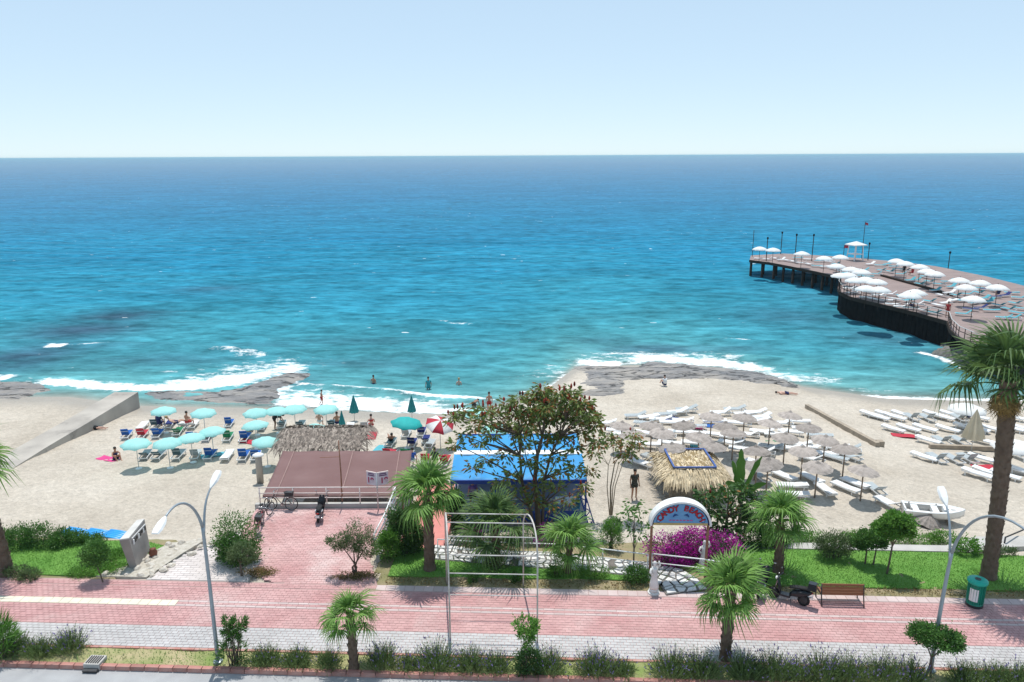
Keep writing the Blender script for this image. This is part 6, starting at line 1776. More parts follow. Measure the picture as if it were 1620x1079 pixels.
# ================================================================== pier
DZ = -0.3
M_DECK = mat('pier_deck', (0.30, 0.225, 0.205), 0.85, (0.21, 0.16, 0.15), .5, .3, 10, stretch=(1, 6, 1))
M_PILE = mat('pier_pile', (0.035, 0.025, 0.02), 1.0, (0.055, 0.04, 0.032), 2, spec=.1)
M_SHADELANT = mat('pier_shade_and_lantern', (0.010, 0.008, 0.008), 1.0, (0.018, 0.014, 0.013), 2, spec=.05)  # near-black: painted shade below the deck, also the lantern colour
front = [(1186, 411), (1218, 415), (1250, 421), (1290, 429), (1328, 438), (1330, 447), (1326, 455), (1330, 462), (1345, 469), (1370, 475), (1400, 482), (1450, 494), (1500, 508), (1504, 520), (1516, 532), (1545, 545), (1700, 590)]
back = [(1700, 470), (1620, 452), (1560, 437), (1480, 421), (1440, 416), (1400, 412), (1365, 409), (1330, 406), (1280, 403), (1240, 401), (1188, 404)]
deck_poly = [G(a, b, DZ) for a, b in front + back]
pier = empty('pier', (50, 95, SEA_Z), 0, 'dark wooden bathing pier on piles with white parasols', 'pier')
PO = Vector(pier.location)
rel = [(p.x - PO.x, p.y - PO.y) for p in deck_poly]
MB().poly(rel, DZ - PO.z - .25, DZ - PO.z).build('deck', M_DECK, pier)
# edge beam along the front
fr = [G(a, b, DZ) - PO for a, b in front]
for a, b in zip(fr[:-1], fr[1:]):
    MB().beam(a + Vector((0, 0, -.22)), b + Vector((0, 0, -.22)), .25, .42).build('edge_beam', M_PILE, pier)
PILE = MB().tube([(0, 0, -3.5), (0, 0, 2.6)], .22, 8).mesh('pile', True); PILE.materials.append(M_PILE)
def piles(pts, n, inset):
    seg = [(b - a).length for a, b in zip(pts[:-1], pts[1:])]; tot = sum(seg)
    for i in range(n):
        d = tot * i / (n - 1); k = 0
        while k < len(seg) - 1 and d > seg[k]: d -= seg[k]; k += 1
        p = pts[k].lerp(pts[k + 1], min(1, d / seg[k])); t = (pts[k + 1] - pts[k]).normalized(); q = p + Vector((-t.y, t.x, 0)) * inset
        o = link_mesh('pile', PILE, None, pier); o.location = (q.x, q.y, 0)
piles(fr[:5], 10, .5); piles(fr[:5], 9, 4.0)
piles(fr[5:13], 12, .4)
# near-black boards added in place of the shade below the round front
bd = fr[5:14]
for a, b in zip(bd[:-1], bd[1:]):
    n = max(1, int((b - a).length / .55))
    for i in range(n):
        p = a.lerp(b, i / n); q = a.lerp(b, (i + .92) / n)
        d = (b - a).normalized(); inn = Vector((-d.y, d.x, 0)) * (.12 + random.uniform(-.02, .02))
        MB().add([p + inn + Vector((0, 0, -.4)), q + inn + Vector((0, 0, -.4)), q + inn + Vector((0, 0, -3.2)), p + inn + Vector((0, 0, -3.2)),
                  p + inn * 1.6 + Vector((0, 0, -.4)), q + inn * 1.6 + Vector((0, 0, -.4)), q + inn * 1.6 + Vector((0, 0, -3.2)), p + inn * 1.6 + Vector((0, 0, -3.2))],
                 [(0, 1, 2, 3), (7, 6, 5, 4), (0, 4, 5, 1), (3, 2, 6, 7), (0, 3, 7, 4), (1, 5, 6, 2)]).build('shade_board', M_SHADELANT, pier)
# railing along the round front
for h in (1.0, .55):
    MB().tube([p + Vector((0, 0, h)) for p in fr[4:16]], .035, 5).build('rail', M_PILE if h < 1 else M_POLES, pier)
pm = MB().tube([(0, 0, 0), (0, 0, 1.0)], .04, 5).mesh('rail_post'); pm.materials.append(M_PILE)
for a, b in zip(fr[4:15], fr[5:16]):
    for k in range(3):
        o = link_mesh('rail_post', pm, None, pier); o.location = a.lerp(b, k / 3)
for a, b in zip([(1395, 437), (1450, 452)], [(1450, 452), (1505, 468)]):
    MB().beam(G(*a, DZ) - PO + Vector((0, 0, .12)), G(*b, DZ) - PO + Vector((0, 0, .12)), .5, .26).build('deck_step', M_PILE, pier)
# ladders, lamp posts, flag
def pier_pole(px, py, h, label, lamp=True):
    p = G(px, py, DZ); r = empty('pier_lamp' if lamp else 'mast', p, 0, label, 'lamp' if lamp else 'mast', 'lamp posts of the pier' if lamp else None)
    MB().tube([(0, 0, -.2), (0, 0, h)], .07 if lamp else .05, 6).build('post', M_PILE, r, True)
    if lamp: MB().lathe([(.06, h), (.16, h + .12), (.16, h + .32), (.04, h + .42)], 8).build('lantern', M_SHADELANT, r)
    return r
for i, (a, b, h) in enumerate(((1212, 413, 3.6), (1235, 402, 3.6), (1257, 415, 4.3), (1284, 413, 4.1), (1373, 412, 2.6), (1500, 424, 2.2))):
    pier_pole(a, b, h, 'thin dark lamp post on the pier, %s from its far end' % ORD[i])
pier_pole(1190, 406, 4.6, 'tall bare mast at the far corner of the pier', False)
fl = pier_pole(1363, 409, 6.2, 'tall flag mast with red flag on the pier', False)
mb = MB(); vs = []; fs = []
for i in range(7):
    x = .05 + .5 * i / 6
    vs += [(x, .06 * math.sin(i * 1.3), 6.1 - .02 * i), (x, .06 * math.sin(i * 1.3 + .4), 5.75 - .03 * i)]
    if i: fs.append((2 * i - 2, 2 * i - 1, 2 * i + 1, 2 * i))
mb.add(vs, fs).build('flag', CUSH['red'], fl)
f2 = pier_pole(1334, 408, 2.2, 'short flag mast with red flag behind the pier parasols', False)
mb = MB().add([(.05, 0, 2.2), (.05, 0, 1.7), (.7, .08, 1.66), (.7, .08, 2.16)], [(0, 1, 2, 3)]); mb.build('flag', CUSH['red'], f2)
# lookout tower
tw = empty('lookout_tower', G(1352, 412, DZ), .3, 'white lookout stand with a square canopy on the pier', 'tower')
for sx in (-1, 1):
    for sy in (-1, 1): MB().beam((sx * .9, sy * .9, 0), (sx * .75, sy * .75, 2.7), .11).build('post', M_WHITE, tw)
MB().box((0, 0, 1.1), (1.8, 1.8, .1)).build('platform', M_WHITE, tw)
MB().lathe([(1.75, 2.55), (1.7, 2.68), (.08, 3.2)], 4, tint=.5, M=Matrix.Rotation(math.pi / 4, 3, 'Z')).build('canopy', M_PWHITE, tw)
PU = [(1202, 394), (1224, 396), (1271, 402), (1308, 410), (1330, 402), (1325, 417), (1347, 421), (1364, 425), (1342, 430), (1336, 439), (1360, 447), (1377, 446), (1396, 450), (1379, 461), (1401, 463), (1419, 408), (1433, 412), (1456, 417),
      (1468, 424), (1480, 428), (1519, 438), (1552, 442), (1529, 449), (1579, 449), (1541, 467), (1452, 473), (1461, 468)]
def on_deck(px, py, h):
    p = G(px, py, DZ + h); return Vector((p.x, p.y, DZ))
CP_PIER = canvas_parasol_mesh('canopy', 1.26, .5, 8, M_PWHITE, .13)
PWPOLE = MB().tube([(0, 0, -.05), (0, 0, 2.75)], .035, 6).mesh('pole'); PWPOLE.materials.append(M_PILE)
for i, (a, b) in enumerate(PU):
    p = on_deck(a, b + 2, 2.55)
    if (b > 436 and a < 1480) or (a < 1330 and b < 420): p = p + Vector((.2, .7, 0))
    for _ in range(12):        # keep every parasol clear of the deck edge
        if in_poly(np.array([p.x]), np.array([p.y - 2.9]), deck_poly)[0]: break
        p = p + Vector((.1, .3, 0))
    near = 'far arm' if a < 1320 and b < 420 else ('round front' if b > 436 and a < 1480 else ('right end' if a > 1500 else ('sea side' if b < 430 and a > 1400 else 'bend')))
    same = [j for j, (c, d) in enumerate(PU[:i]) if ('far arm' if c < 1320 and d < 420 else ('round front' if d > 436 and c < 1480 else ('right end' if c > 1500 else ('sea side' if d < 430 and c > 1400 else 'bend')))) == near]
    r = empty('pier_parasol', p, random.uniform(0, 1), 'white parasol at the %s of the pier, %s from the left there' % (near, ORD[len(same)]), 'parasol', 'white parasols of the pier')
    link_mesh('pole', PWPOLE, None, r)
    c = link_mesh('canopy', CP_PIER, None, r); c.location = (0, 0, 2.15)
PL = [(1200, 411, 'white'), (1214, 412, 'white'), (1245, 414, 'white'), (1256, 416, 'white'), (1268, 418, 'white'), (1280, 420, 'white'), (1292, 423, 'teal'), (1305, 424, 'white'), (1318, 427, 'teal'), (1330, 431, 'teal'),
      (1350, 436, 'teal'), (1362, 438, 'teal'), (1372, 440, 'teal'), (1377, 420, 'white'), (1392, 422, 'teal'), (1404, 420, 'teal'), (1420, 428, 'dark'), (1432, 430, 'dark'), (1448, 446, 'teal'), (1470, 448, 'teal'), (1462, 440, 'teal'), (1478, 442, 'dark'), (1486, 452, 'teal'),
      (1505, 456, 'teal'), (1520, 458, 'teal'), (1502, 466, 'white'), (1496, 482, 'white'), (1508, 478, 'white'), (1524, 478, 'teal'), (1540, 482, 'teal'), (1556, 475, 'teal'), (1535, 492, 'navy'), (1550, 490, 'navy'), (1572, 472, 'navy'), (1590, 470, 'navy'), (1605, 483, 'teal'), (1615, 491, 'teal'),
      (1608, 498, 'teal'), (1588, 506, 'teal'), (1602, 506, 'teal'), (1370, 473, 'white'), (1384, 476, 'white'), (1400, 478, 'white'), (1425, 488, 'white'), (1440, 490, 'dark'), (1462, 494, 'white'), (1478, 498, 'teal'), (1350, 466, 'white'), (1412, 484, 'white'),
      (1228, 411, 'white'), (1338, 434, 'teal'), (1386, 436, 'teal'), (1344, 459, 'white'), (1358, 463, 'white'), (1390, 470, 'white'), (1416, 476, 'white'), (1438, 478, 'teal'), (1450, 484, 'white'), (1455, 452, 'teal'), (1440, 446, 'teal'), (1415, 424, 'teal'), (1460, 434, 'teal'), (1498, 448, 'teal'), (1512, 470, 'teal'), (1530, 468, 'teal'), (1548, 466, 'teal'), (1565, 480, 'teal'), (1595, 492, 'teal'), (1560, 460, 'navy'), (1236, 413, 'white'), (1262, 410, 'teal'), (1278, 412, 'white'), (1296, 415, 'teal'), (1312, 416, 'white'), (1322, 420, 'teal'), (1366, 430, 'teal'), (1356, 428, 'white'), (1394, 430, 'teal'), (1408, 432, 'teal'),
      (1425, 436, 'teal'), (1378, 465, 'white'), (1394, 463, 'teal'), (1408, 468, 'white'), (1428, 470, 'teal'), (1444, 470, 'white'), (1470, 480, 'teal'), (1484, 486, 'white'), (1480, 462, 'teal'), (1490, 470, 'white'), (1545, 458, 'teal'), (1575, 462, 'teal'), (1600, 466, 'teal'), (1612, 474, 'teal'), (1580, 486, 'teal'), (1568, 494, 'teal'), (1524, 500, 'teal')]
cc = {}
for (a, b, c) in PL:
    zone = 'far arm' if a < 1335 and b < 434 else ('round front' if b > 462 and a < 1485 else ('right end' if a > 1490 else 'middle'))
    k = cc.get((zone, c), 0); cc[(zone, c)] = k + 1
    p = G(a, b, DZ)
    lounger(p, R_(random.choice((60, 75, 110, 20)) + random.uniform(-10, 10)), random.choice((5, 35, 40)), c, '%s sun lounger on the pier, %s of that colour at the %s' % ({'dark': 'slate'}.get(c, c), ORD[k], zone), 'sun loungers of the pier', parts=False)
person(G(1498, 502, DZ), R_(160), 'stand', 'person in red standing at the end of the round front of the pier', 0, 0, 'red', 'red')
person(G(1430, 432, DZ), R_(160), 'chair', 'person seated in the shade on the sea side of the pier', 2, 0, 'black', 'black')
person(G(1443, 436, DZ), R_(200), 'chair', 'person in a red top seated on the sea side of the pier', 0, 0, 'red', 'red')
person(G(1440, 489, DZ), R_(100), 'chair', 'dark person sitting up on a lounger at the round front of the pier', 2, 0, 'navy', None)
person(G(1579, 470, DZ), R_(170), 'chair', 'person in navy seated under a parasol at the right end of the pier', 0, 0, 'navy', 'navy')

# ================================================================== street furniture
M_LAMPG = mat('lamp_grey', (0.33, 0.37, 0.40), 0.4, (0.28, 0.32, 0.35), 3, metal=.3)
M_LENS = mat('lamp_lens', (0.16, 0.22, 0.30), .25)
def bez(pts, n=14):
    out = []
    for i in range(n + 1):
        t = i / n; q = [Vector(p) for p in pts]
        while len(q) > 1: q = [a.lerp(b, t) for a, b in zip(q[:-1], q[1:])]
        out.append(q[0])
    return out
def lamp_head(name, p, d, root):
    d = Vector(d).normalized(); s = Vector((-d.y, d.x, 0)).normalized(); u = s.cross(d) if s.cross(d).z > 0 else d.cross(s)
    M = Matrix((d, s, u)).transposed()
    mb = MB(); vs = []
    secs = [(-.1, .035, .03), (.02, .09, .045), (.18, .14, .055), (.45, .15, .05), (.60, .11, .035)]
    for x, w, h in secs: vs += [M @ Vector((x, -w, -h * .3)) + p, M @ Vector((x, w, -h * .3)) + p, M @ Vector((x, w * .7, h)) + p, M @ Vector((x, -w * .7, h)) + p]
    fs = [(0, 1, 2, 3), (16, 19, 18, 17)]
    for i in range(4):
        for k in range(4): a = i * 4 + k; b = i * 4 + (k + 1) % 4; fs.append((a, b, b + 4, a + 4))
    h = mb.add(vs, [f[::-1] for f in fs]).build(name, M_WHITE, root)
    l = MB(); z = -.03
    l.add([M @ Vector((.1, -.11, z)) + p, M @ Vector((.5, -.12, z)) + p, M @ Vector((.5, .12, z)) + p, M @ Vector((.1, .11, z)) + p,
           M @ Vector((.1, -.11, z + .015)) + p, M @ Vector((.5, -.12, z + .015)) + p, M @ Vector((.5, .12, z + .015)) + p, M @ Vector((.1, .11, z + .015)) + p],
          [(0, 3, 2, 1), (4, 5, 6, 7), (0, 1, 5, 4), (1, 2, 6, 5), (2, 3, 7, 6), (3, 0, 4, 7)]).build('lens', M_LENS, h)
def street_lamp(base, label, lean=-.12, zf=5.15, reach=2.1, up2=1.1):
    r = empty('street_lamp', base, ST_A, label, 'lamp post', 'double arm street lamps')
    MB().lathe([(.16, -.05), (.16, .03), (.085, .06)], 12).build('base_plate', M_LAMPG, r)
    MB().tube(bez([(0, 0, 0), (lean * .2, 0, 2), (lean, -.02, zf * .78), (lean * 1.3, -.1, zf)]), [.072 - .02 * i / 14 for i in range(15)], 10).build('pole', M_LAMPG, r, True)
    k = Vector((lean * 1.3, -.1, zf))
    a1 = bez([k, k + Vector((-.02, -.3, 1.2)), k + Vector((-.04, -1.6, 2.95)), k + Vector((-.05, -4.3, 2.5))]) if reach > 2.5 else bez([k, k + Vector((-.02, -.25, 1.0)), k + Vector((-.06, -reach * .52, 1.75)), k + Vector((-.08, -reach, 1.35 if reach < 2.5 else 1.62))])
    MB().tube(a1, [.052 - .02 * i / 14 for i in range(15)], 9).build('arm', M_LAMPG, r, True)
    a2 = bez([k + Vector((0, .02, -.35)), k + Vector((0, .25, .4)), k + Vector((.0, .25, up2 * .7)), k + Vector((.05, .85, up2))])
    MB().tube(a2, [.046 - .016 * i / 14 for i in range(15)], 9).build('arm', M_LAMPG, r, True)
    lamp_head('lamp_head', a1[-1], a1[-1] - a1[-2], r); lamp_head('lamp_head', a2[-1], a2[-1] - a2[-2], r)
    return r
street_lamp(strip(345, 1046), 'grey curved double arm lamp post left of the terrace', .02)
street_lamp(strip(1490, 1042) + Vector((-.68, .15, 0)), 'grey curved double arm lamp post behind the topiary tree', .06, 4.45, 3.5, 1.35)

# white pipe frame arching over the promenade
M_PIPE = mat('white_pipe', (0.62, 0.60, 0.57), .6, (.42, .38, .34), 3)
fr_ = empty('arched_frame', (0, 0, 0), 0, 'white pipe frame arching over the promenade', 'frame')
F0, F1 = G(712.5, 1013), G(850, 1016); B0 = Vector((F0.x - .43, 27.75, 0)); B1 = G(828, 927)
def arch(f, b):
    # straight legs, rounded shoulders
    d = Vector((b.x - f.x, b.y - f.y, 0)) / (b.y - f.y)
    at = lambda y, z: f + d * y + Vector((0, 0, z))
    L_ = b.y - f.y
    pts = [f.copy(), at(0, 3.1)]
    pts += bez([at(0, 3.1), at(.02, 3.85), at(.35, 4.15), at(1.0, 4.15)], 9)[1:]
    pts += bez([at(1.0, 4.15), at(1.9, 4.12), at(L_ - .5, 3.6), at(L_, 2.85)], 9)[1:]
    pts += [b.copy()]
    return pts
A0, A1 = arch(F0, B0), arch(F1, B1)
MB().tube(A0, .030, 8).build('hoop', M_PIPE, fr_, True); MB().tube(A1, .030, 8).build('hoop', M_PIPE, fr_, True)
def at_z(P, z):
    for a, b in zip(P[:-1], P[1:]):
        if a.z <= z <= b.z: return a.lerp(b, (z - a.z) / (b.z - a.z + 1e-9))
    return P[-1]
for z in (1.85, 2.7, 3.4): MB().tube([at_z(A0, z), at_z(A1, z)], .021, 7).build('bar', M_PIPE, fr_, True)
for i in (6, 10, 14): MB().tube([A0[i], A1[i]], .021, 7).build('bar', M_PIPE, fr_, True)

# bench seen from behind
be = empty('bench', G(1331, 957), ST_A, 'brown slatted bench with black iron sides on the promenade', 'bench')
for i in range(4): MB().box((0, .0 + .02 * i, .48 + .115 * i), (1.62, .03, .10)).build('slat', M_WOOD, be)
for i in range(4): MB().box((0, .12 + .12 * i, .43), (1.62, .10, .03)).build('slat', M_WOOD, be)
for sx in (-1, 1):
    mb = MB(); x = sx * .80
    mb.tube([(x, -.16, 0), (x, -.02, .40), (x, .02, .62), (x, .06, .86)], .025, 6); mb.tube([(x, -.02, .42), (x, .55, .42)], .022, 6); mb.tube([(x, .55, .42), (x, .58, .2), (x, .50, 0)], .025, 6)
    mb.tube([(x, .02, .62), (x, .35, .64), (x, .58, .58), (x, .55, .42)], .022, 6)
    mb.build('side_frame', M_DARK, be, True)
# green bin
M_GREEN = mat('green_plastic', (0.008, 0.24, 0.16), .4, (0.008, .20, .13), 2); M_GREENL = mat('green_lid', (0.012, 0.42, 0.31), .4)
bi = empty('litter_bin', G(1541, 957), .1, 'green round litter bin with a white notice on the promenade', 'bin')
MB().lathe([(.29, 0), (.29, .12), (.27, .14), (.285, .95), (.30, .98)], 20).build('body', M_GREEN, bi, True)
mb = MB()
for k in range(20):
    a = 2 * math.pi * k / 20; mb.beam((.285 * math.cos(a), .285 * math.sin(a), .16), (.295 * math.cos(a), .295 * math.sin(a), .95), .02, .03)
mb.build('ribs', M_GREEN, bi)
MB().lathe([(.33, .97), (.36, 1.0), (.36, 1.08), (.30, 1.12), (.10, 1.12)], 20).build('lid', M_GREENL, bi, True)
MB().lathe([(.11, 1.115), (.11, 1.135), (.02, 1.13)], 10).build('ashtray', M_DARK, bi)
mb = MB(); vs = []; fs = []
for i in range(7):
    a = R_(188 + 10 * i); vs += [(.302 * math.cos(a), .302 * math.sin(a), .28), (.302 * math.cos(a), .302 * math.sin(a), .80)]
    if i: fs.append((2 * i - 2, 2 * i, 2 * i + 1, 2 * i - 1))
mb.add(vs, fs).build('notice', M_WHITE, bi)
MB().lathe([(.305, 0), (.305, .1)], 20).build('foot_ring', M_DARK, bi)
# drain inlet at the kerb
dr = empty('drain_inlet', strip(150, 1050) + Vector((0, -.2, 0)), ST_A, 'small concrete drain box with a metal grille at the kerb', 'drain')
MB().box((0, 0, .03), (.55, .5, .22)).build('box', M_CONC, dr)
for k in range(6): MB().box((-.2 + .08 * k, 0, .155), (.03, .38, .03)).build('grille_bar', M_DARK, dr)
MB().box((.0, -.32, -.08), (.5, .12, .14), M=Matrix.Rotation(.2, 3, 'X')).build('outlet', M_DARK, dr)

# stone slab sign
M_SLAB = mat('sign_stone', (0.36, 0.33, 0.30), .8, (.28, .25, .23), 1.5, .3, 14); M_SLABW = mat('sign_stone_top', (.62, .60, .56), .8, (.5, .48, .45), 2)
M_LETT = mat('sign_letter', (.045, .045, .045), .5); M_LETW = mat('sign_letter_white', (.75, .75, .74), .5)
sg = empty('stone_sign', G(211, 900), R_(2), 'big leaning stone slab sign beside the white ramp', 'sign')
sv = [(-.14, 0, 0), (.16, 0, 0), (.10, 1.5, 0), (-.2, 1.5, 0), (-.36, -.12, 1.40), (.04, -.1, 1.45), (-.02, 1.55, 1.5), (-.36, 1.55, 1.45)]
MB().add(sv, [(3, 2, 1, 0), (0, 1, 5, 4), (1, 2, 6, 5), (2, 3, 7, 6), (3, 0, 4, 7)]).build('slab', M_SLAB, sg)
MB().add([(a, b, c + .0) for a, b, c in sv[4:]] + [(a * .96, b, c + .05) for a, b, c in sv[4:]], [(4, 5, 6, 7), (0, 1, 5, 4), (1, 2, 6, 5), (2, 3, 7, 6), (3, 0, 4, 7)]).build('coping', M_SLABW, sg)
for k in range(8):        # raised marks along the top, too worn to read
    y = .15 + .17 * k; x = .065 - .05 * k / 8
    MB().box((x + .03, y, 1.18 + .02 * (k % 3)), (.04, .09 + .04 * (k % 2), .22 - .05 * (k % 3))).build('raised_mark', M_LETT if k % 3 else M_LETW, sg)
MB().box((.06, .75, 1.36), (.03, 1.3, .05), M=Matrix.Rotation(.0, 3, 'X')).build('raised_line', M_LETW, sg)
ur = empty('urn', G(243, 880), 0, 'brown round pot beside the stone sign', 'pot')
MB().lathe([(.08, 0), (.17, .1), (.18, .22), (.12, .32), (.14, .36)], 12).build('body', mat('terracotta', (.2, .07, .04), .7), ur, True)

# arch sign
asg = empty('arch_sign', G(1072, 915), R_(-2), 'white rimmed arch sign reading CANDY BEACH above the stone path', 'sign')
M_SIGNB = mat('sign_sky', (0.10, 0.27, 0.52), .5, (.16, .36, .58), 1.5); M_SIGNY = mat('sign_sand', (0.52, 0.40, 0.16), .6); M_SIGNE = mat('sign_edge', (.01, .015, .09), .5)
W2, HB, zb = 1.16, .98, 2.42
n = 24
arc = [(W2 * math.cos(math.pi * i / n), HB * math.sin(math.pi * i / n)) for i in range(n + 1)]
def arcslab(k0, y0, y1, m, name, base=0.0, kz=None):
    vs = []; a = [(x * k0, z * (kz or k0)) for x, z in arc]
    vs = [(x, y0, zb + max(z, base)) for x, z in a] + [(x, y1, zb + max(z, base)) for x, z in a]
    m_ = n + 1
    fs = [tuple(range(m_))[::-1], tuple(range(m_, 2 * m_))] + [(i, i + 1, m_ + i + 1, m_ + i) for i in range(n)] + [(0, m_, 2 * m_ - 1, n)]
    return MB().add(vs, [f[::-1] for f in fs]).build(name, m, asg)
arcslab(1.0, -.02, .34, M_SIGNE, 'back_board')
vs = []; fs = []
for i, (x, z) in enumerate(arc):
    vs += [(x * 1.0, -.12, zb + z), (x * 1.07, -.12, zb + z * 1.08), (x * 1.07, .36, zb + z * 1.08), (x, .36, zb + z)]
    if i: q = 4 * i; fs += [(q - 4 + k, q - 4 + (k + 1) % 4, q + (k + 1) % 4, q + k) for k in range(4)]
MB().add(vs, fs + [(0, 1, 2, 3), (4 * n + 3, 4 * n + 2, 4 * n + 1, 4 * n)]).build('rim', M_WHITE, asg)
arcslab(.95, -.032, -.022, M_SIGNB, 'face', .1)
MB().box((0, -.03, zb + .05), (2.18, .02, .10)).build('sand_strip', M_SIGNY, asg)
M_TXR = mat('sign_red', (.50, .02, .03), .5)
M_TXD = mat('sign_outline', (.02, .01, .04), .5)
def glyph(ch, size, x, y, z, rot, m, parent, bold=0.02, name='letter', ry=0.0):
    cu = bpy.data.curves.new(name, 'FONT'); cu.body = ch; cu.size = size; cu.align_x = 'CENTER'; cu.align_y = 'CENTER'; cu.extrude = .004; cu.offset = bold
    cu.materials.append(m)
    tmp = bpy.data.objects.new(name, cu); COL.objects.link(tmp)
    me = bpy.data.meshes.new_from_object(tmp.evaluated_get(bpy.context.evaluated_depsgraph_get()))
    bpy.data.objects.remove(tmp); bpy.data.curves.remove(cu)
    me.materials.clear(); o = link_mesh(name, me, m, parent)
    o.matrix_local = Matrix.Translation((x, y, z)) @ Matrix.Rotation(ry, 4, 'Z') @ Matrix.Rotation(rot, 4, 'Y') @ Matrix.Rotation(math.pi / 2, 4, 'X')
    return o
txt = 'CANDY BEACH'
for i, ch in enumerate(txt):
    if ch == ' ': continue
    a = R_(157 - (157 - 23) * i / (len(txt) - 1)); rx, rz_ = W2 * .77, HB * .76
    x, z = rx * math.cos(a), rz_ * math.sin(a)
    tx, tz = -rx * math.sin(a), rz_ * math.cos(a); rot = math.atan2(tz, -tx) if False else math.atan2(tz, tx)
    ang = -math.atan2(-rz_ * math.cos(a), rx * math.sin(a))
    glyph(ch, .34, x, -.042, zb + z, ang, M_TXD, asg, .016, 'letter_outline')
    glyph(ch, .34, x, -.050, zb + z, ang, M_TXR, asg, .002)
M_DOLPH = mat('sign_dolphin', (.02, .06, .22), .5)
for sx in (-1, 1):
    mb = MB(); pts = bez([(sx * .32, -.045, zb + .36), (sx * .26, -.045, zb + .50), (sx * .12, -.045, zb + .44)], 6); mb.tube(pts, [.012, .028, .035, .035, .028, .018, .008], 6)
    mb.tube([(sx * .24, -.045, zb + .46), (sx * .25, -.045, zb + .53)], [.015, .004], 5); mb.build('dolphin', M_DOLPH, asg)
    MB().lathe([(.085, 0), (.085, .008)], 14, (sx * .90, -.038, zb + .19), .5, Matrix.Rotation(math.pi / 2, 3, 'X')).build('emblem', M_DOLPH, asg)
    MB().lathe([(.055, 0), (.055, .006)], 14, (sx * .90, -.046, zb + .19), .5, Matrix.Rotation(math.pi / 2, 3, 'X')).build('emblem_centre', M_SIGNB, asg)
for k in range(7): MB().box((-.42 + .14 * k, -.038, zb + .22), (.10, .008, .035)).build('small_print', M_PINK, asg)
for sx in (-1, 1): MB().beam((sx * 1.14, .1, -.05), (sx * 1.14, .1, zb + .05), .09).build('post', M_RUST, asg)

# white statues at the path
def statue(base, rz, label):
    r = empty('statue', base, rz, label, 'statue', 'white garden statues')
    MB().lathe([(.24, 0), (.24, .06), (.16, .10), (.20, .16), (.17, .22)], 12).build('plinth', M_STONE, r)
    mb = MB(); mb.lathe([(.17, .22), (.19, .34), (.15, .55), (.12, .72), (.145, .82), (.10, .95), (.13, 1.06), (.12, 1.12), (.045, 1.17), (.05, 1.21), (.075, 1.28), (.07, 1.36), (.02, 1.41)], 12, jag=.12)
    mb.tube([(-.13, 0, 1.10), (-.21, -.05, .95), (-.12, -.14, .88)], [.045, .038, .03], 7); mb.tube([(.13, 0, 1.10), (.22, -.02, 1.22), (.16, -.03, 1.40)], [.045, .038, .03], 7)
    mb.build('figure', M_STONE, r, True)
statue(G(1034, 938), .2, 'white statue standing at the left post of the arch sign'); statue(G(1112, 903), -.2, 'white statue at the right end of the path railing')

# price sign on a pole
ps = empty('price_sign', (-6.65, 34.45, 0), 0, 'two winged price board reading 19 on a thin pole before the brown roof', 'sign')
MB().tube([(0, 0, -.05), (0, 0, 2.0)], .03, 7).build('pole', M_STEEL, ps, True)
M_BOARD = mat('sign_board', (.62, .60, .66), .6); M_TXP = mat('sign_violet', (.10, .03, .13), .5); M_TXM = mat('sign_crimson', (.36, .02, .10), .5)
for sx in (-1, 1):
    rz = sx * -.45 * -1
    pn = MB().box((0, 0, 0), (.54, .03, .66)).build('board', M_BOARD, ps)
    pn.location = (sx * .28, .1 * 1.2, 1.65); pn.rotation_euler = (0, 0, sx * .42)
    MB().box((0, -.0, .345), (.56, .05, .03)).build('edge_trim', M_RAILW, pn)
    glyph('19', .40, .05 * sx, -.022, -.10, 0, M_TXM, pn, .012, 'numeral')
    for k, (w, z) in enumerate(((.34, .26), (.38, .17))): MB().box((0, -.018, z), (w, .006, .055)).build('print_line', M_TXP, pn)

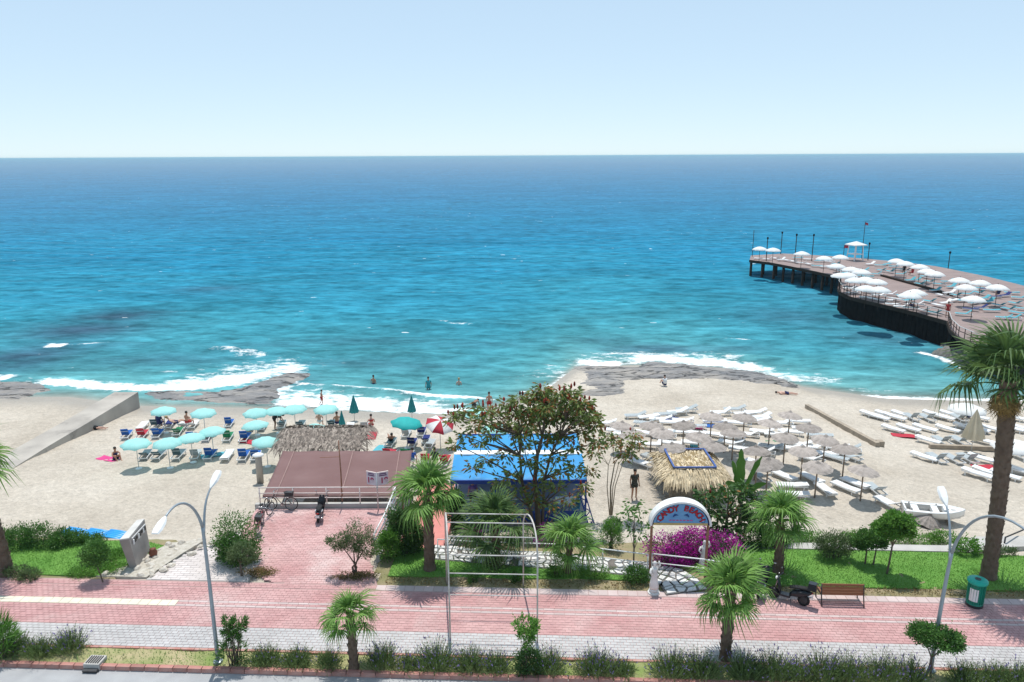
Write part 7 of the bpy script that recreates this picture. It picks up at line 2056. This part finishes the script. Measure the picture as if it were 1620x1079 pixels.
# ---- two wheelers
M_RUB = mat('rubber', (.015, .015, .016), .8); M_CHR = mat('chrome', (.55, .55, .55), .25, metal=.9); M_SCW = mat('scooter_white', (.75, .76, .78), .3); M_SCB = mat('scooter_black', (.018, .02, .025), .3); M_SCR = mat('tail_red', (.4, .01, .01), .3)
def torus(mb, c, R, r, n=22, m=7):
    vs = []; fs = []
    for i in range(n):
        a = 2 * math.pi * i / n
        for k in range(m):
            b = 2 * math.pi * k / m; rr = R + r * math.cos(b); vs.append((c[0] + rr * math.cos(a), c[1] + r * math.sin(b), c[2] + rr * math.sin(a)))
    for i in range(n):
        for k in range(m): fs.append((i * m + k, ((i + 1) % n) * m + k, ((i + 1) % n) * m + (k + 1) % m, i * m + (k + 1) % m))
    mb.add(vs, fs)
def bicycle(base, rz, label, m, basket=False, lean=.12):
    r = empty('bicycle', base, rz, label, 'bicycle', 'bicycles at the terrace railing'); r.rotation_euler = (lean, 0, rz)
    for x in (-.52, .52):
        w = empty('wheel', (x, 0, .34)); w.parent = r; mb = MB(); torus(mb, (0, 0, 0), .32, .024); mb.build('tyre', M_RUB, w, True)
        mb = MB(); torus(mb, (0, 0, 0), .295, .010, 22, 5)
        for k in range(10): a = k * math.pi / 5; mb.beam((0, 0, 0), (.29 * math.cos(a), 0, .29 * math.sin(a)), .006)
        mb.build('rim', M_CHR, w)
        MB().tube([(-.0, -.05, 0), (0, .05, 0)], .025, 6).build('hub', M_CHR, w)
    fm = MB()
    bbk, hd_, st_, ax = Vector((-.06, 0, .30)), Vector((.36, 0, .78)), Vector((-.20, 0, .74)), Vector((-.52, 0, .34))
    for a, b in ((bbk, hd_), (bbk, st_), (st_, hd_), (bbk, ax), (st_, ax), (hd_, Vector((.52, 0, .34)))): fm.tube([a, b], .018, 6)
    fm.build('frame', m, r, True)
    MB().tube([st_, st_ + Vector((-.04, 0, .16))], .014, 6).build('seat_post', M_CHR, r)
    MB().ell(st_ + Vector((-.06, 0, .19)), (.14, .075, .035), 10, 5).build('saddle', M_RUB, r, True)
    h = MB(); h.tube([hd_, hd_ + Vector((-.03, 0, .2))], .016, 6); h.tube([hd_ + Vector((-.14, -.28, .22)), hd_ + Vector((-.02, -.12, .2)), hd_ + Vector((-.02, .12, .2)), hd_ + Vector((-.14, .28, .22))], .014, 6); h.build('handlebar', M_CHR, r, True)
    MB().lathe([(.09, -.01), (.09, .01)], 12, bbk, .5, Matrix.Rotation(math.pi / 2, 3, 'X')).build('crank', M_CHR, r)
    if basket:
        MB().box((-.42, 0, .84), (.34, .26, .22), taper=1.15).build('basket', M_DARK, r); MB().box((-.42, 0, .70), (.4, .12, .02)).build('carrier', M_CHR, r)
bicycle(G(445, 807), R_(176), 'dark bicycle with a basket parked along the terrace railing', M_SCB, True)
bicycle(G(418, 822), R_(75), 'dark bicycle parked at the left edge of the terrace', M_SCB, False)
bicycle(G(411, 838), R_(95), 'bicycle half hidden beside the dense round shrub', mat('bike_red', (.3, .02, .04), .4), True)
def scooter(base, rz, label, body, accent, topbox=False):
    """scooter along +X (front)"""
    r = empty('motor_scooter', base, rz, label, 'scooter', 'parked scooters'); r.rotation_euler = (.10, 0, rz)
    for x in (-.58, .60):
        w = empty('wheel', (x, 0, .24)); w.parent = r; mb = MB(); torus(mb, (0, 0, 0), .19, .055, 20, 8); mb.build('tyre', M_RUB, w, True)
        MB().lathe([(.05, -.05), (.15, -.03), (.15, .03), (.05, .05)], 14, (0, 0, 0), .5, Matrix.Rotation(math.pi / 2, 3, 'X')).build('rim', M_DARK, w)
    def loft(secs, name, m, par=r):
        vs = []; fs = []; n = 10
        for (x, z, w, h) in secs:
            for k in range(n): a = 2 * math.pi * k / n; vs.append((x, w * math.copysign(abs(math.cos(a)) ** .7, math.cos(a)), z + h * math.copysign(abs(math.sin(a)) ** .7, math.sin(a))))
        for i in range(len(secs) - 1):
            for k in range(n): fs.append((i * n + k, i * n + (k + 1) % n, (i + 1) * n + (k + 1) % n, (i + 1) * n + k))
        fs += [tuple(range(n))[::-1], tuple(range((len(secs) - 1) * n, len(secs) * n))]
        return MB().add(vs, fs).build(name, m, par, True)
    loft([(-.88, .62, .05, .04), (-.75, .58, .13, .10), (-.45, .52, .17, .16), (-.15, .44, .15, .14), (-.02, .36, .10, .08)], 'tail_body', body)
    loft([(-.80, .73, .08, .03), (-.55, .76, .14, .05), (-.2, .72, .14, .05), (.0, .67, .09, .04)], 'seat', M_RUB)
    MB().box((.18, 0, .28), (.5, .32, .08)).build('footboard', body, r)
    loft([(.34, .42, .17, .12), (.40, .62, .21, .20), (.47, .82, .16, .14), (.50, .96, .11, .06)], 'leg_shield', body)
    loft([(.42, .36, .06, .05), (.60, .42, .09, .05), (.78, .36, .06, .03)], 'front_mudguard', body)
    MB().tube([(.60, 0, .24), (.48, 0, .92), (.44, 0, 1.02)], .03, 7).build('fork', M_CHR, r, True)
    hb = MB().tube([(.34, -.34, 1.05), (.43, -.12, 1.02), (.43, .12, 1.02), (.34, .34, 1.05)], .02, 6).build('handlebar', M_SCB, r, True)
    for sy in (-1, 1):
        MB().tube([(.40, sy * .22, 1.03), (.42, sy * .30, 1.22)], .008, 5).build('mirror_stem', M_SCB, hb); MB().ell((.42, sy * .31, 1.26), (.02, .06, .04), 8, 5).build('mirror', M_CHR, hb, True)
    MB().ell((.54, 0, .92), (.06, .09, .07), 10, 6).build('headlight', M_WHITE, r, True)
    MB().ell((-.88, 0, .62), (.03, .08, .04), 8, 5).build('tail_light', M_SCR, r, True)
    MB().box((-.90, 0, .46), (.02, .2, .14)).build('number_plate', M_WHITE, r)
    MB().tube([(-.15, -.17, .24), (-.55, -.20, .26), (-.85, -.20, .36)], [.03, .05, .045], 8).build('exhaust', M_CHR, r, True)
    loft([(-.6, .60, .18, .05), (-.3, .56, .19, .05)], 'side_stripe', accent)
    MB().beam((-.1, .12, .2), (-.12, .26, 0), .02).build('stand', M_DARK, r)
    if topbox: MB().box((-.86, 0, .92), (.34, .36, .28), taper=.85).build('top_box', M_SCB, r)
    r.scale = (.95,) * 3
scooter(G(506, 818), R_(95), 'black and white scooter parked on the pink terrace', M_SCB, M_SCW)
scooter(G(1203, 936), R_(62), 'dark scooter partly behind the bushy strip palm', M_SCB, M_SCW)
scooter(G(1247, 952), R_(150), 'black scooter with top box parked on the promenade beside the bench', M_SCB, M_SCB, True)

# ================================================================== sea haze
hz = MB().poly([(-58000, -40), (58000, -40), (58000, 63000), (-58000, 63000)], -15.5, 19.5).build('haze', None)
hm = bpy.data.materials.new('haze_air'); hm.use_nodes = True
hn = hm.node_tree.nodes; hn.clear()
ho = hn.new('ShaderNodeOutputMaterial'); hv = hn.new('ShaderNodeVolumePrincipled')
hv.inputs['Color'].default_value = (0.55, 0.86, 1.0, 1); hv.inputs['Density'].default_value = 1.1e-4; hv.inputs['Anisotropy'].default_value = 0.0
hm.node_tree.links.new(hv.outputs[0], ho.inputs['Volume'])
hz.data.materials.append(hm)
tag(hz, 'thin summer haze over the sea', 'haze', kind='stuff')
